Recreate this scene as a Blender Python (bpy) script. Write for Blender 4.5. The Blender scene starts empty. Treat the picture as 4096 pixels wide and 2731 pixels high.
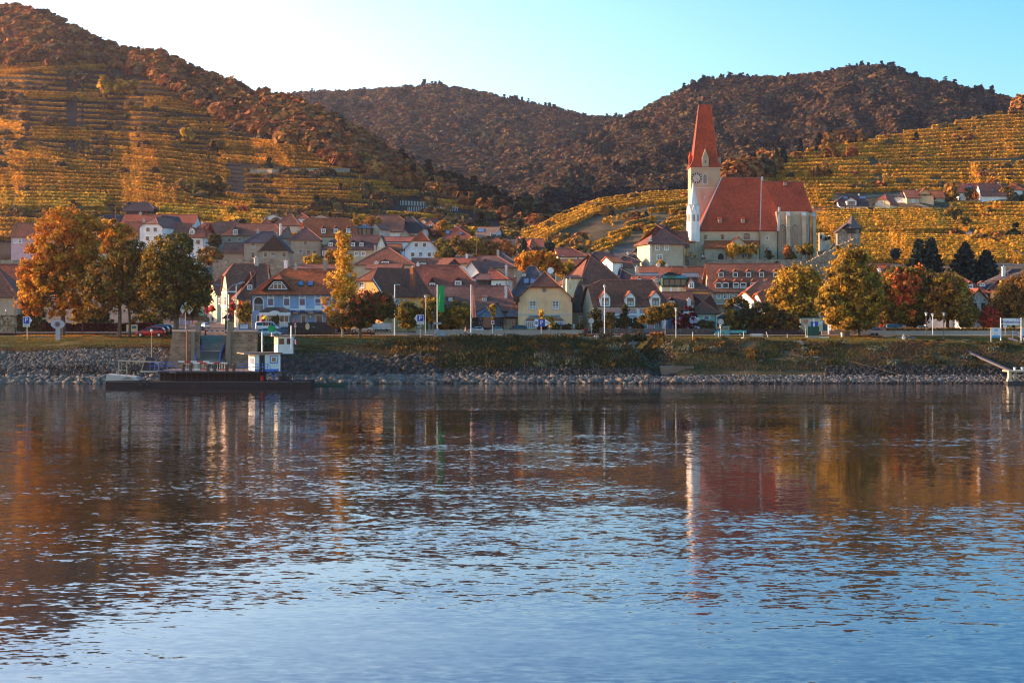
import bpy, bmesh, math, random
import numpy as np
from mathutils import Vector, Matrix
random.seed(7); RNG = np.random.default_rng(7)
F = 6827.0; YH = 1215.0; CH = 11.0; CX = 2048.0      # lens, horizon row, eye height (m), centre column of the photo
sc = bpy.context.scene; COL = sc.collection
R = math.radians
def P(px, py, D): return Vector(((px-CX)*D/F, D, CH-(py-YH)*D/F))
def X(px, D): return (px-CX)*D/F
def Z(py, D): return CH-(py-YH)*D/F
# ------------------------------------------------------------------ camera, sun, sky
cam = bpy.data.cameras.new("camera"); camo = bpy.data.objects.new("camera", cam); COL.objects.link(camo)
camo.location = (0, 0, CH); camo.rotation_euler = (R(90), 0, 0)
cam.sensor_width = 36; cam.lens = F*36/4096
cam.shift_y = -(1365.5-YH)/4096; cam.clip_end = 20000; cam.clip_start = 1
sc.camera = camo
sc.render.resolution_x = 1024; sc.render.resolution_y = 682
sv = Vector((-0.94, 0.20, 0.235)).normalized()
EL = math.asin(sv.z)
sun = bpy.data.lights.new("sun", 'SUN'); sun.energy = 5.0; sun.angle = R(0.55); sun.color = (1.0, 0.64, 0.34)
so = bpy.data.objects.new("sun", sun); COL.objects.link(so)
so.rotation_euler = sv.to_track_quat('Z', 'Y').to_euler()
w = bpy.data.worlds.new("World"); sc.world = w; w.use_nodes = True
nt = w.node_tree; bg = nt.nodes["Background"]
sky = nt.nodes.new("ShaderNodeTexSky"); sky.sky_type = 'NISHITA'; sky.sun_disc = False
sky.sun_elevation = EL; sky.sun_rotation = math.atan2(sv.x, sv.y)
sky.altitude = 200; sky.air_density = 1.15; sky.dust_density = 1.6; sky.ozone_density = 4.0
tn = nt.nodes.new('ShaderNodeMix'); tn.data_type = 'RGBA'; tn.blend_type = 'MULTIPLY'; tn.inputs[0].default_value = 1; tn.inputs[7].default_value = (1.04, .95, 1.0, 1)
nt.links.new(sky.outputs[0], tn.inputs[6]); hsv = nt.nodes.new('ShaderNodeHueSaturation'); hsv.inputs['Saturation'].default_value = 1.4; nt.links.new(tn.outputs[2], hsv.inputs['Color']); 
def wnode(t, op, *a):
 q = nt.nodes.new(t); q.operation = op
 for i, v in enumerate(a):
  if isinstance(v, (int, float, tuple)): q.inputs[i].default_value = v
  else: nt.links.new(v, q.inputs[i])
 return q
# thin bright evening haze in the sky on the sunset side
tcw = nt.nodes.new('ShaderNodeTexCoord'); nrm = wnode('ShaderNodeVectorMath', 'NORMALIZE', tcw.outputs['Generated'])
gd = Vector((-.50, .85, .12)).normalized(); flat = wnode('ShaderNodeVectorMath', 'NORMALIZE', wnode('ShaderNodeVectorMath', 'MULTIPLY', nrm.outputs[0], (1, 1, 2.3)).outputs[0]); dt = wnode('ShaderNodeVectorMath', 'DOT_PRODUCT', flat.outputs[0], tuple(gd))
pw_ = wnode('ShaderNodeMath', 'POWER', wnode('ShaderNodeMath', 'MAXIMUM', dt.outputs['Value'], 0.0).outputs[0], 9.0)
sep = nt.nodes.new('ShaderNodeSeparateXYZ'); nt.links.new(nrm.outputs[0], sep.inputs[0])
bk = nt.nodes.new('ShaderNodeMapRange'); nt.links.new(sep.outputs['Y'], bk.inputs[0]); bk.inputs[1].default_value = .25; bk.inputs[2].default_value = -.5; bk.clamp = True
back_fill = nt.nodes.new('ShaderNodeMix'); back_fill.data_type = 'RGBA'; back_fill.blend_type = 'MULTIPLY'; nt.links.new(bk.outputs[0], back_fill.inputs[0]); nt.links.new(hsv.outputs[0], back_fill.inputs[6]); back_fill.inputs[7].default_value = (3.45, 1.95, 1.2, 1)   # warm fill added to the unseen sky behind the camera, brightens facing walls
gl = nt.nodes.new('ShaderNodeMix'); gl.data_type = 'RGBA'; gl.blend_type = 'ADD'; gl.inputs[0].default_value = 1
gc = nt.nodes.new('ShaderNodeMix'); gc.data_type = 'RGBA'; nt.links.new(pw_.outputs[0], gc.inputs[0]); gc.inputs[6].default_value = (0, 0, 0, 1); gc.inputs[7].default_value = (4.8, 4.3, 3.6, 1)
fr_ = nt.nodes.new('ShaderNodeMapRange'); nt.links.new(sep.outputs['Y'], fr_.inputs[0]); fr_.inputs[1].default_value = .5; fr_.inputs[2].default_value = .85; fr_.clamp = True
cy = nt.nodes.new('ShaderNodeMix'); cy.data_type = 'RGBA'; cy.blend_type = 'MULTIPLY'; nt.links.new(fr_.outputs[0], cy.inputs[0]); nt.links.new(back_fill.outputs[2], cy.inputs[6]); cy.inputs[7].default_value = (.83, 1.03, .99, 1)   # clear turquoise of the northern evening sky
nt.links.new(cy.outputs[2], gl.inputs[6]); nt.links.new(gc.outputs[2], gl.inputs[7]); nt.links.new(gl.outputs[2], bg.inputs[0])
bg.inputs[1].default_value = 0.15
vs = sc.view_settings; vs.view_transform = 'Standard'; vs.look = 'None'; vs.exposure = 1.42; vs.gamma = 1
sc.cycles.max_bounces = 6; sc.cycles.diffuse_bounces = 2; sc.cycles.glossy_bounces = 3
sc.cycles.transmission_bounces = 3; sc.cycles.transparent_max_bounces = 8; sc.cycles.volume_bounces = 0
sc.cycles.pixel_filter_type = 'BLACKMAN_HARRIS'; sc.cycles.filter_width = 1.15; sc.cycles.use_denoising = True; sc.cycles.denoising_prefilter = 'ACCURATE'
sc.cycles.caustics_reflective = False; sc.cycles.caustics_refractive = False
# ------------------------------------------------------------------ materials
MATS = {}
def newmat(name, rough=0.9, spec=0.25):
 m = bpy.data.materials.new(name); m.use_nodes = True
 n = m.node_tree.nodes; b = n["Principled BSDF"]
 b.inputs["Roughness"].default_value = rough; b.inputs["Specular IOR Level"].default_value = spec
 return m, n, m.node_tree.links, b
def c4(c): return (c[0], c[1], c[2], 1)
def ramp(n, l, fac, a, b, p0=0.3, p1=0.7):
 r = n.new("ShaderNodeValToRGB"); r.color_ramp.elements[0].position = p0; r.color_ramp.elements[1].position = p1
 r.color_ramp.elements[0].color = c4(a); r.color_ramp.elements[1].color = c4(b); l.new(fac, r.inputs[0]); return r.outputs[0]
def noise(n, l, scale, detail=4, co='Object', sc3=None, rough=.55):
 tc = n.new("ShaderNodeTexCoord"); t = n.new("ShaderNodeTexNoise"); t.inputs["Scale"].default_value = scale
 t.inputs["Detail"].default_value = detail; t.inputs["Roughness"].default_value = rough
 o = tc.outputs[co]
 if sc3:
  mp = n.new("ShaderNodeMapping"); mp.inputs["Scale"].default_value = sc3; l.new(o, mp.inputs[0]); o = mp.outputs[0]
 l.new(o, t.inputs["Vector"]); return t.outputs["Fac"]
def mulc(n, l, a, b, fac=1.0, mode='MULTIPLY'):
 x = n.new("ShaderNodeMix"); x.data_type = 'RGBA'; x.blend_type = mode; x.inputs[0].default_value = fac
 l.new(a, x.inputs[6]); l.new(b, x.inputs[7]); return x.outputs[2]
def bump(n, l, b, h, s=0.3, d=0.05):
 u = n.new("ShaderNodeBump"); u.inputs["Strength"].default_value = s; u.inputs["Distance"].default_value = d
 l.new(h, u.inputs["Height"]); l.new(u.outputs[0], b.inputs["Normal"])
def M(key, col=None, kind='plain', **k):
 if key in MATS: return MATS[key]
 m, n, l, b = newmat(key, k.get('rough', 0.85), k.get('spec', 0.25))
 c = col
 d = tuple(v*0.62 for v in c)
 if kind == 'plain':
  l.new(ramp(n, l, noise(n, l, 1.7, 3), tuple(v*0.85 for v in c), c), b.inputs["Base Color"])
 elif kind == 'metal':
  b.inputs["Base Color"].default_value = c4(c); b.inputs["Metallic"].default_value = k.get('met', 0.8)
 elif kind == 'wall':
  a = ramp(n, l, noise(n, l, 0.35, 6, rough=.65), tuple(v*k.get('dirt', .72) for v in c), c, .3, .55)
  g = ramp(n, l, noise(n, l, 6, 3), (.86,.86,.86), (1,1,1))
  st = ramp(n, l, noise(n, l, 1.0, 4, sc3=(2.2, 2.2, .3)), (.9,.885,.87), (1,1,1), .25, .5)
  l.new(mulc(n, l, mulc(n, l, a, g), st), b.inputs["Base Color"])
  bump(n, l, b, noise(n, l, 9, 4), .35, .03)
 elif kind == 'stone':
  tc = n.new("ShaderNodeTexCoord"); v = n.new("ShaderNodeTexBrick")
  v.inputs["Scale"].default_value = 1; v.inputs["Brick Width"].default_value = k.get('bw', .5); v.inputs["Row Height"].default_value = k.get('bh', .28)
  v.inputs["Mortar Size"].default_value = .03; v.inputs["Color1"].default_value = c4(tuple(q*1.25 for q in c)); v.inputs["Color2"].default_value = c4(tuple(q*.6 for q in c))
  v.inputs["Mortar"].default_value = c4(tuple(q*k.get('mortar', .8) for q in c)); l.new(tc.outputs["UV"], v.inputs["Vector"])
  a = ramp(n, l, noise(n, l, .5, 6, rough=.7), (.6,.55,.5), (1.1,1.08,1.05), .3, .65)
  l.new(mulc(n, l, v.outputs[0], a), b.inputs["Base Color"]); bump(n, l, b, noise(n, l, 4, 5), .7, .08)
 elif kind == 'roof':
  tc = n.new("ShaderNodeTexCoord"); v = n.new("ShaderNodeTexBrick"); v.offset = .5
  tw, th = k.get('tile', (.26, .34))
  v.inputs["Scale"].default_value = 1; v.inputs["Brick Width"].default_value = tw; v.inputs["Row Height"].default_value = th
  v.inputs["Mortar Size"].default_value = .028; v.inputs["Mortar Smooth"].default_value = .6
  v.inputs["Color1"].default_value = c4(tuple(q*1.22 for q in c)); v.inputs["Color2"].default_value = c4(tuple(q*.74 for q in c))
  v.inputs["Mortar"].default_value = c4(tuple(q*.42 for q in c)); l.new(tc.outputs["UV"], v.inputs["Vector"])
  big = ramp(n, l, noise(n, l, .22, 5, rough=.7), (.66,.64,.66), (1.18,1.12,1.08), .3, .68)
  sp = ramp(n, l, noise(n, l, 1.6, 4, rough=.75), (.72,.76,.8), (1.12,1.05,1.0), .32, .6)
  x = mulc(n, l, mulc(n, l, v.outputs[0], big), sp)
  l.new(x, b.inputs["Base Color"]); bump(n, l, b, v.outputs["Fac"], -.5, .06)
 elif kind == 'wood':
  a = ramp(n, l, noise(n, l, 1.0, 4, sc3=(5, 5, .35)), tuple(v*.55 for v in c), c, .3, .65)
  l.new(a, b.inputs["Base Color"])
 elif kind == 'rock':
  a = ramp(n, l, noise(n, l, .8, 5), tuple(v*.45 for v in c), c, .35, .62)
  oi = n.new("ShaderNodeObjectInfo"); at = n.new("ShaderNodeAttribute"); at.attribute_name = "Col"
  l.new(mulc(n, l, a, at.outputs["Color"]), b.inputs["Base Color"]); bump(n, l, b, noise(n, l, 5, 5), .6, .06)
 elif kind == 'rusty':
  a = ramp(n, l, noise(n, l, .9, 6, rough=.75), (.16,.06,.03), c, .30, .40)
  l.new(a, b.inputs["Base Color"])
 MATS[key] = m; return m
def leafmat(key, trans=.35, tint=1.0):
 if key in MATS: return MATS[key]
 m, n, l, b = newmat(key, .8, .12)
 at = n.new("ShaderNodeAttribute"); at.attribute_name = "Col"
 l.new(at.outputs["Color"], b.inputs["Base Color"])
 t = n.new("ShaderNodeBsdfTranslucent"); l.new(at.outputs["Color"], t.inputs[0])
 x = n.new("ShaderNodeMixShader"); x.inputs[0].default_value = trans
 l.new(b.outputs[0], x.inputs[1]); l.new(t.outputs[0], x.inputs[2]); l.new(x.outputs[0], n["Material Output"].inputs[0])
 MATS[key] = m; return m
def glass(): return MATS.get('pane glass') or M('pane glass', (.035,.042,.055), 'metal', met=0.0, rough=.12, spec=.6)
# ------------------------------------------------------------------ mesh builder
class MB:
 def __init__(s): s.v = []; s.f = []; s.m = []; s.mats = []
 def mi(s, mat):
  if mat not in s.mats: s.mats.append(mat)
  return s.mats.index(mat)
 def poly(s, pts, mat):
  i = len(s.v); s.v += [tuple(p) for p in pts]; s.f.append(tuple(range(i, i+len(pts)))); s.m.append(s.mi(mat)); return s
 def mesh(s, vs, fs, mat):
  i = len(s.v); s.v += [tuple(p) for p in vs]; k = s.mi(mat)
  for f in fs: s.f.append(tuple(i+q for q in f)); s.m.append(k)
  return s
 def box(s, a, b, mat):
  x0,y0,z0 = a; x1,y1,z1 = b
  vs = [(x0,y0,z0),(x1,y0,z0),(x1,y1,z0),(x0,y1,z0),(x0,y0,z1),(x1,y0,z1),(x1,y1,z1),(x0,y1,z1)]
  return s.mesh(vs, [(0,3,2,1),(4,5,6,7),(0,1,5,4),(1,2,6,5),(2,3,7,6),(3,0,4,7)], mat)
 def cyl(s, p0, p1, r0, r1, mat, n=8, cap=True):
  p0 = Vector(p0); p1 = Vector(p1); d = (p1-p0)
  if d.length < 1e-6: return s
  d.normalize(); a = d.orthogonal().normalized(); b = d.cross(a)
  vs = []
  for p, r in ((p0, r0), (p1, r1)):
   for i in range(n):
    t = 2*math.pi*i/n; vs.append(p+a*(r*math.cos(t))+b*(r*math.sin(t)))
  fs = [(i, (i+1) % n, n+(i+1) % n, n+i) for i in range(n)]
  if cap: fs += [tuple(range(n))[::-1], tuple(range(n, 2*n))]
  return s.mesh(vs, fs, mat)
 def beam(s, p0, p1, w_, mat): return s.cyl(p0, p1, w_*.7, w_*.7, mat, 4)
 def prism(s, pts, d, mat):      # pts in one plane, extruded by vector d
  n = len(pts); d = Vector(d); a = [Vector(p) for p in pts]; vs = a+[p+d for p in a]
  fs = [tuple(range(n)), tuple(range(n, 2*n))[::-1]]+[(i, n+i, n+(i+1) % n, (i+1) % n) for i in range(n)]
  return s.mesh(vs, fs, mat)
 def lathe(s, prof, mat, n=12, c=(0,0,0), a0=0.0):     # prof [(r,z)]
  vs = []; fs = []
  for r, z in prof:
   for i in range(n):
    t = a0+2*math.pi*i/n; vs.append((c[0]+r*math.cos(t), c[1]+r*math.sin(t), c[2]+z))
  for k in range(len(prof)-1):
   for i in range(n): fs.append((k*n+i, k*n+(i+1) % n, (k+1)*n+(i+1) % n, (k+1)*n+i))
  fs.append(tuple(range(n))[::-1]); fs.append(tuple((len(prof)-1)*n+i for i in range(n)))
  return s.mesh(vs, fs, mat)
 def build(s, name, parent=None, smooth=False, fix=True, **tags):
  me = bpy.data.meshes.new(name); me.from_pydata(s.v, [], s.f)
  for m in s.mats: me.materials.append(m)
  me.polygons.foreach_set("material_index", s.m)
  if fix:
   bm = bmesh.new(); bm.from_mesh(me)
   if smooth: bmesh.ops.remove_doubles(bm, verts=bm.verts, dist=1e-4)
   bmesh.ops.recalc_face_normals(bm, faces=bm.faces)
   uv = bm.loops.layers.uv.new("UVMap"); up = Vector((0,0,1))
   for f in bm.faces:
    nn = f.normal; u = up.cross(nn)
    if u.length < 1e-3: u = Vector((1,0,0))
    u.normalize(); v_ = nn.cross(u)
    for lo in f.loops: p = lo.vert.co; lo[uv].uv = (p.dot(u), p.dot(v_))
    f.smooth = smooth
   bm.to_mesh(me); bm.free()
  o = bpy.data.objects.new(name, me); COL.objects.link(o)
  if parent is not None: o.parent = parent
  return tag(o, **tags)
def tag(o, label=None, cat=None, group=None, kind=None):
 if label: o['label'] = label
 if cat: o['category'] = cat
 if group: o['group'] = group
 if kind: o['kind'] = kind
 return o
def thing(name, label, cat, loc=(0,0,0), yaw=0, group=None):
 o = bpy.data.objects.new(name, None); COL.objects.link(o); o.location = loc; o.rotation_euler = (0,0,yaw)
 o.empty_display_size = .5
 return tag(o, label, cat, group)
def dup(root, loc, yaw=0, scale=1, label=None, group=None):
 r = root.copy(); COL.objects.link(r); r.location = loc; r.rotation_euler = (0,0,yaw); r.scale = (scale,)*3 if not isinstance(scale, tuple) else scale
 if label: r['label'] = label
 if group: r['group'] = group
 for c in list(root.children):
  k = c.copy(); COL.objects.link(k); k.parent = r
  for g in list(c.children):
   q = g.copy(); COL.objects.link(q); q.parent = k
 return r
def text(s, size, mat, parent=None, loc=(0,0,0), name='lettering', rot=None, depth=.01, sx=1.0, align='CENTER', label=None):
 c = bpy.data.curves.new(name, 'FONT'); c.body = s; c.size = size; c.extrude = depth; c.align_x = align; c.align_y = 'CENTER'
 c.resolution_u = 3
 t = bpy.data.objects.new(name, c); COL.objects.link(t)
 bpy.context.view_layer.update()
 me = bpy.data.meshes.new_from_object(t.evaluated_get(bpy.context.evaluated_depsgraph_get()))
 bpy.data.objects.remove(t); me.name = name
 me.materials.clear(); me.materials.append(mat)
 o = bpy.data.objects.new(name, me); COL.objects.link(o); o.parent = parent; o.location = loc
 o.rotation_euler = rot or (R(90), 0, 0); o.scale = (sx, 1, 1)
 return o
# fast mesh of loose quads with one colour each
def quads(name, cen, ua, va, col, mat, parent=None, **tags):
 n = len(cen); v = np.empty((n, 4, 3), np.float32)
 v[:, 0] = cen-ua-va; v[:, 1] = cen+ua-va; v[:, 2] = cen+ua+va; v[:, 3] = cen-ua+va
 me = bpy.data.meshes.new(name); me.vertices.add(4*n); me.vertices.foreach_set("co", v.ravel())
 me.loops.add(4*n); me.loops.foreach_set("vertex_index", np.arange(4*n, dtype=np.int32))
 me.polygons.add(n); me.polygons.foreach_set("loop_start", np.arange(0, 4*n, 4, dtype=np.int32))
 me.update(calc_edges=True)
 a = me.color_attributes.new("Col", 'FLOAT_COLOR', 'POINT')
 cc = np.ones((n, 4, 4), np.float32); cc[:, :, :3] = col[:, None, :]; a.data.foreach_set("color", cc.ravel())
 me.materials.append(mat)
 o = bpy.data.objects.new(name, me); COL.objects.link(o)
 if parent is not None: o.parent = parent
 return tag(o, **tags)
def rnd_frames(n, size, flat=0.0, asp=1.0):
 a = RNG.normal(size=(n, 3)); a[:, 2] *= (1-flat); a /= np.linalg.norm(a, axis=1)[:, None]
 b = RNG.normal(size=(n, 3)); b -= (a*b).sum(1)[:, None]*a; b /= np.linalg.norm(b, axis=1)[:, None]
 s = (size*(.6+.8*RNG.random(n)))[:, None] if np.ndim(size) else size*(.6+.8*RNG.random(n))[:, None]
 return a*s, b*s*asp
def orient(nrm_, size, rnd=.5, asp=1.0):      # leaf quads that face roughly along nrm_
 n = len(nrm_); a = nrm_/(np.linalg.norm(nrm_, axis=1)[:, None]+1e-6)+RNG.normal(size=(n, 3))*rnd; a /= np.linalg.norm(a, axis=1)[:, None]
 b = RNG.normal(size=(n, 3)); b -= (a*b).sum(1)[:, None]*a; b /= np.linalg.norm(b, axis=1)[:, None]; c = np.cross(a, b); s_ = (size*(.6+.8*RNG.random(n)))[:, None]
 return b*s_, c*s_*asp
def vnoise(x, y, seed=0):            # vectorised value noise -1..1
 x = np.asarray(x, float); y = np.asarray(y, float)
 xi = np.floor(x).astype(np.int64); yi = np.floor(y).astype(np.int64); fx = x-xi; fy = y-yi
 fx = fx*fx*(3-2*fx); fy = fy*fy*(3-2*fy)
 def h(a, b):
  k = (a*374761393+b*668265263+seed*1442695041) & 0xffffffff
  k = ((k ^ (k >> 13))*1274126177) & 0xffffffff
  return ((k ^ (k >> 16)) & 0xffff)/32767.5-1
 return (h(xi, yi)*(1-fx)+h(xi+1, yi)*fx)*(1-fy)+(h(xi, yi+1)*(1-fx)+h(xi+1, yi+1)*fx)*fy
def fbm(x, y, seed=0, o=4):
 s = 0; a = 1; t = 0
 for i in range(o): s = s+a*vnoise(x*2**i, y*2**i, seed+i); t += a; a *= .5
 return s/t
# ------------------------------------------------------------------ terrain
def interp(tab, x): a = np.array(tab, float); return np.interp(x, a[:, 0], a[:, 1])
BANK = [(-2000,1400),(0,1402),(640,1385),(700,1400),(1030,1385),(1300,1395),(1500,1390),(1700,1372),(1900,1362),(2250,1362),(2400,1368),(2520,1372),(2640,1368),(2750,1362),(3400,1372),(3700,1376),(3950,1384),(6000,1384)]
DS = np.array([150, 225, 234, 236.3, 239, 243, 248, 252, 258, 264, 272, 285, 300, 330, 360, 395, 408, 440, 480, 530, 620, 900, 1500, 4000], float)
def gz(px, D):
 px = np.asarray(px, float); D = np.asarray(D, float)
 top = CH-(interp(BANK, px)-YH)*248/F
 top = top+.3*fbm(px/170., px*0, 14)*((px > 1050) | (px < 640))
 # notch of the brook mouth and of the ferry ramp
 ks = []
 for d in DS:
  if d <= 150: z = -6+0*px
  elif d <= 225: z = -3.0+0*px
  elif d <= 234: z = -.6+0*px
  elif d <= 236.3: z = .1+0*px
  elif d <= 239: z = .9+0*px
  elif d <= 243: z = .9+(top-.9)*.5
  elif d <= 248: z = top
  elif d <= 252: z = top+(5.75-top)*.35
  elif d <= 258: z = top+(5.85-top)*.75
  elif d <= 264: z = 5.95+0*px
  elif d <= 272: z = 6.1+0*px
  elif d <= 285: z = 6.3+0*px
  elif d <= 300: z = 6.5+0*px
  else:
   base = {330:7.6, 360:9.5, 395:13.5, 408:14.5, 440:18, 480:25, 530:31, 620:36, 900:42, 1500:60, 4000:80}[int(d)]
   z = base+0*px
   if d <= 440:      # the village street stays low
    k = np.clip(1-np.abs(px-840)/230, 0, 1); k = k*k*(3-2*k)
    z = z+(6.5-z)*k
  ks.append(z)
 ks = np.stack(np.broadcast_arrays(*ks))          # (nd, ...)
 i = np.clip(np.searchsorted(DS, D)-1, 0, len(DS)-2); t = np.clip((D-DS[i])/(DS[i+1]-DS[i]), 0, 1)
 shp = np.broadcast(px, D).shape; i = np.broadcast_to(i, shp); t = np.broadcast_to(t, shp)
 ks = np.broadcast_to(ks.reshape((len(DS),)+(1,)*(len(shp)-ks.ndim+1)+ks.shape[1:]), (len(DS),)+shp)
 z = np.take_along_axis(ks, i[None], 0)[0]*(1-t)+np.take_along_axis(ks, (i+1)[None], 0)[0]*t
 # ramp notch, brook notch
 k = np.clip(1-np.abs(px-845)/75, 0, 1); k = np.clip(k*3, 0, 1)*((D > 236)*(D < 263))
 z = z-k*1.9
 bc = 2700-(D-236)*9.5; k = np.clip(1-np.abs(px-bc)/95, 0, 1); k = k*k*(3-2*k)*np.clip((D-238)/6, 0, 1)*(D < 260.5)
 z = z*(1-k)+(z-2.6-0*D)*k
 # church hill
 k = np.clip((px-2690)/60, 0, 1)*np.clip((3400-px)/110, 0, 1)*(D > 410)*(D < 520)
 z = np.where(k > 0, np.maximum(z, z*(1-k)+21.3*k), z)
 return z
def G(px, D): return float(gz(np.array([float(px)]), np.array([float(D)]))[0])
def GP(px, D): return Vector((X(px, D), D, G(px, D)))
def sheet(name, pts, mats, midx=None, smooth=True, **tags):
 nr, nc, _ = pts.shape; me = bpy.data.meshes.new(name)
 me.vertices.add(nr*nc); me.vertices.foreach_set("co", pts.astype(np.float32).ravel())
 i = np.arange(nr*nc).reshape(nr, nc); q = np.stack([i[:-1, :-1], i[:-1, 1:], i[1:, 1:], i[1:, :-1]], -1).reshape(-1, 4)
 me.loops.add(4*len(q)); me.loops.foreach_set("vertex_index", q.astype(np.int32).ravel())
 me.polygons.add(len(q)); me.polygons.foreach_set("loop_start", np.arange(0, 4*len(q), 4, dtype=np.int32))
 me.polygons.foreach_set("use_smooth", np.full(len(q), smooth))
 for m in mats: me.materials.append(m)
 if midx is not None: me.polygons.foreach_set("material_index", midx.astype(np.int32).ravel())
 me.update(calc_edges=True)
 o = bpy.data.objects.new(name, me); COL.objects.link(o); return tag(o, **tags)
def groundmat(key, cols, s1=.12, s2=2.5):
 if key in MATS: return MATS[key]
 m, n, l, b = newmat(key, .95, .1)
 a = ramp(n, l, noise(n, l, s1, 6, rough=.7), cols[0], cols[1], .35, .62)
 c = ramp(n, l, noise(n, l, s2, 4, rough=.7), (.55,.55,.5), (1.2,1.15,1.1), .3, .7)
 l.new(mulc(n, l, a, c), b.inputs["Base Color"]); bump(n, l, b, noise(n, l, s2*1.5, 4), .8, .15)
 MATS[key] = m; return m
MG = groundmat('lawn grass', ((.045,.055,.012), (.12,.09,.028)))
MBK = groundmat('bank grass', ((.055,.050,.022), (.14,.095,.048)), .15, 3)
MD = groundmat('town ground', ((.10,.08,.06), (.17,.14,.11)))
MW_ = groundmat('wet bank gravel', ((.05,.045,.04), (.11,.10,.09)), .4, 4)
pxs = np.arange(-1600, 5700, 24.0); Dg = np.concatenate([[150, 200, 225, 230], np.arange(234, 262, 1.0), np.arange(262, 300, 2.0), np.arange(300, 404, 6.0), [407, 409.5, 410.5, 413, 420, 440, 460, 480, 505, 530, 580, 620, 700, 900, 1500, 2600, 4000]])
PX, DD = np.meshgrid(pxs, Dg)
zz = gz(PX, DD)+fbm(X(PX, DD)/3.0, DD/3.0, 3)*np.clip((DD-236)/4, 0, .22)
gp = np.stack([X(PX, DD), DD, zz], -1)
mi = np.zeros(PX[:-1, :-1].shape, int); dm_ = (DD[:-1, :-1]+DD[1:, 1:])/2; pm = PX[:-1, :-1]
mi[dm_ < 250] = 1; mi[dm_ < 239.5] = 3; mi[dm_ > 284] = 2; mi[dm_ > 520] = 0
sheet('ground', gp, [MG, MBK, MD, MW_], mi, kind='structure')
def strip(name, px0, px1, Da, Db, mat, lift=.05, step=20, **t):
 a = np.arange(px0, px1+1, step, dtype=float); d = np.linspace(Da, Db, max(3, int(abs(Db-Da)/1.0)))
 A, B = np.meshgrid(a, d); z = gz(A, B)+lift
 return sheet(name, np.stack([X(A, B), B, z], -1), [mat], **t)
MPATH = groundmat('path gravel', ((.22,.17,.13), (.34,.26,.2)), .5, 6)
MROAD = groundmat('asphalt', ((.05,.047,.047), (.075,.07,.068)), .3, 8)
MCOB = groundmat('street setts', ((.16,.11,.09), (.26,.19,.15)), .5, 7)
strip('promenade_path', 930, 5200, 263.2, 265.3, MPATH, .22, kind='structure')
strip('road', -900, 5200, 271, 280, MROAD, .25, kind='structure')
# the village street climbing back from the ferry
def street():
 rows = []
 for D, a, b in ((262, 800, 908), (268, 792, 912), (276, 770, 960), (286, 770, 1000), (300, 760, 985), (330, 752, 940), (370, 758, 880), (430, 765, 830)):
  rows.append([(X(p, D), D, G(p, D)+.34) for p in np.linspace(a, b, 12)])
 sheet('street', np.array(rows), [MCOB], kind='structure')
street()
# ------------------------------------------------------------------ water
m, n, l, b = newmat('river water', .035, .5)
b.inputs["IOR"].default_value = 1.34; b.inputs["Base Color"].default_value = (.022, .016, .014, 1)
def wn(scale, det, s3, dist=0.0):
 tc = n.new("ShaderNodeTexCoord"); mp = n.new("ShaderNodeMapping"); mp.inputs["Scale"].default_value = s3; mp.inputs["Rotation"].default_value = (0, 0, R(4))
 t = n.new("ShaderNodeTexNoise"); t.inputs["Scale"].default_value = scale; t.inputs["Detail"].default_value = det; t.inputs["Distortion"].default_value = dist
 l.new(tc.outputs["Object"], mp.inputs[0]); l.new(mp.outputs[0], t.inputs["Vector"]); return t.outputs["Fac"]
def mth(op, a, c):
 q = n.new("ShaderNodeMath"); q.operation = op
 for i, v in enumerate((a, c)):
  if isinstance(v, (int, float)): q.inputs[i].default_value = v
  else: l.new(v, q.inputs[i])
 return q.outputs[0]
b.inputs["IOR"].default_value = 1.62
patch = n.new("ShaderNodeMapRange"); l.new(wn(.035, 6, (.4, 1.5, 1), 1.0), patch.inputs[0])
patch.inputs[1].default_value = .38; patch.inputs[2].default_value = .62; patch.inputs[3].default_value = .28; patch.inputs[4].default_value = 1.35
def vm(op, a, c, sc_=None):
 q = n.new("ShaderNodeVectorMath"); q.operation = op
 for i, v in enumerate((a, c)):
  if v is None: continue
  if isinstance(v, tuple): q.inputs[i].default_value = v
  else: l.new(v, q.inputs[i])
 if sc_ is not None:
  if isinstance(sc_, float): q.inputs["Scale"].default_value = sc_
  else: l.new(sc_, q.inputs["Scale"])
 return q.outputs[0]
def wv(scale, det, s3, k, seed):       # slopes of one family of ripples
 tc = n.new("ShaderNodeTexCoord"); mp = n.new("ShaderNodeMapping"); mp.inputs["Scale"].default_value = s3; mp.inputs["Location"].default_value = (seed, seed, 0)
 t = n.new("ShaderNodeTexNoise"); t.inputs["Scale"].default_value = scale; t.inputs["Detail"].default_value = det; t.inputs["Distortion"].default_value = .3
 l.new(tc.outputs["Object"], mp.inputs[0]); l.new(mp.outputs[0], t.inputs["Vector"])
 return vm('SCALE', vm('SUBTRACT', t.outputs["Color"], (.5, .5, .5)), None, k)
sl = vm('ADD', vm('ADD', wv(1.35, 4, (.5, 1, 1), .105, 3), wv(4.2, 5, (.5, 1, 1), .18, 17)), wv(.16, 2, (.5, 1, 1), .035, 29))
sl = vm('MULTIPLY', vm('SCALE', sl, None, patch.outputs[0]), (.4, 1.0, 0.0)); nn_ = vm('NORMALIZE', vm('ADD', sl, (0, 0, 1)), None)
l.new(nn_, b.inputs["Normal"])
mw = MB(); mw.poly([(-260, -60, 0), (260, -60, 0), (330, 245, 0), (-330, 245, 0)], m)
mw.build('river', kind='structure')
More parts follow.
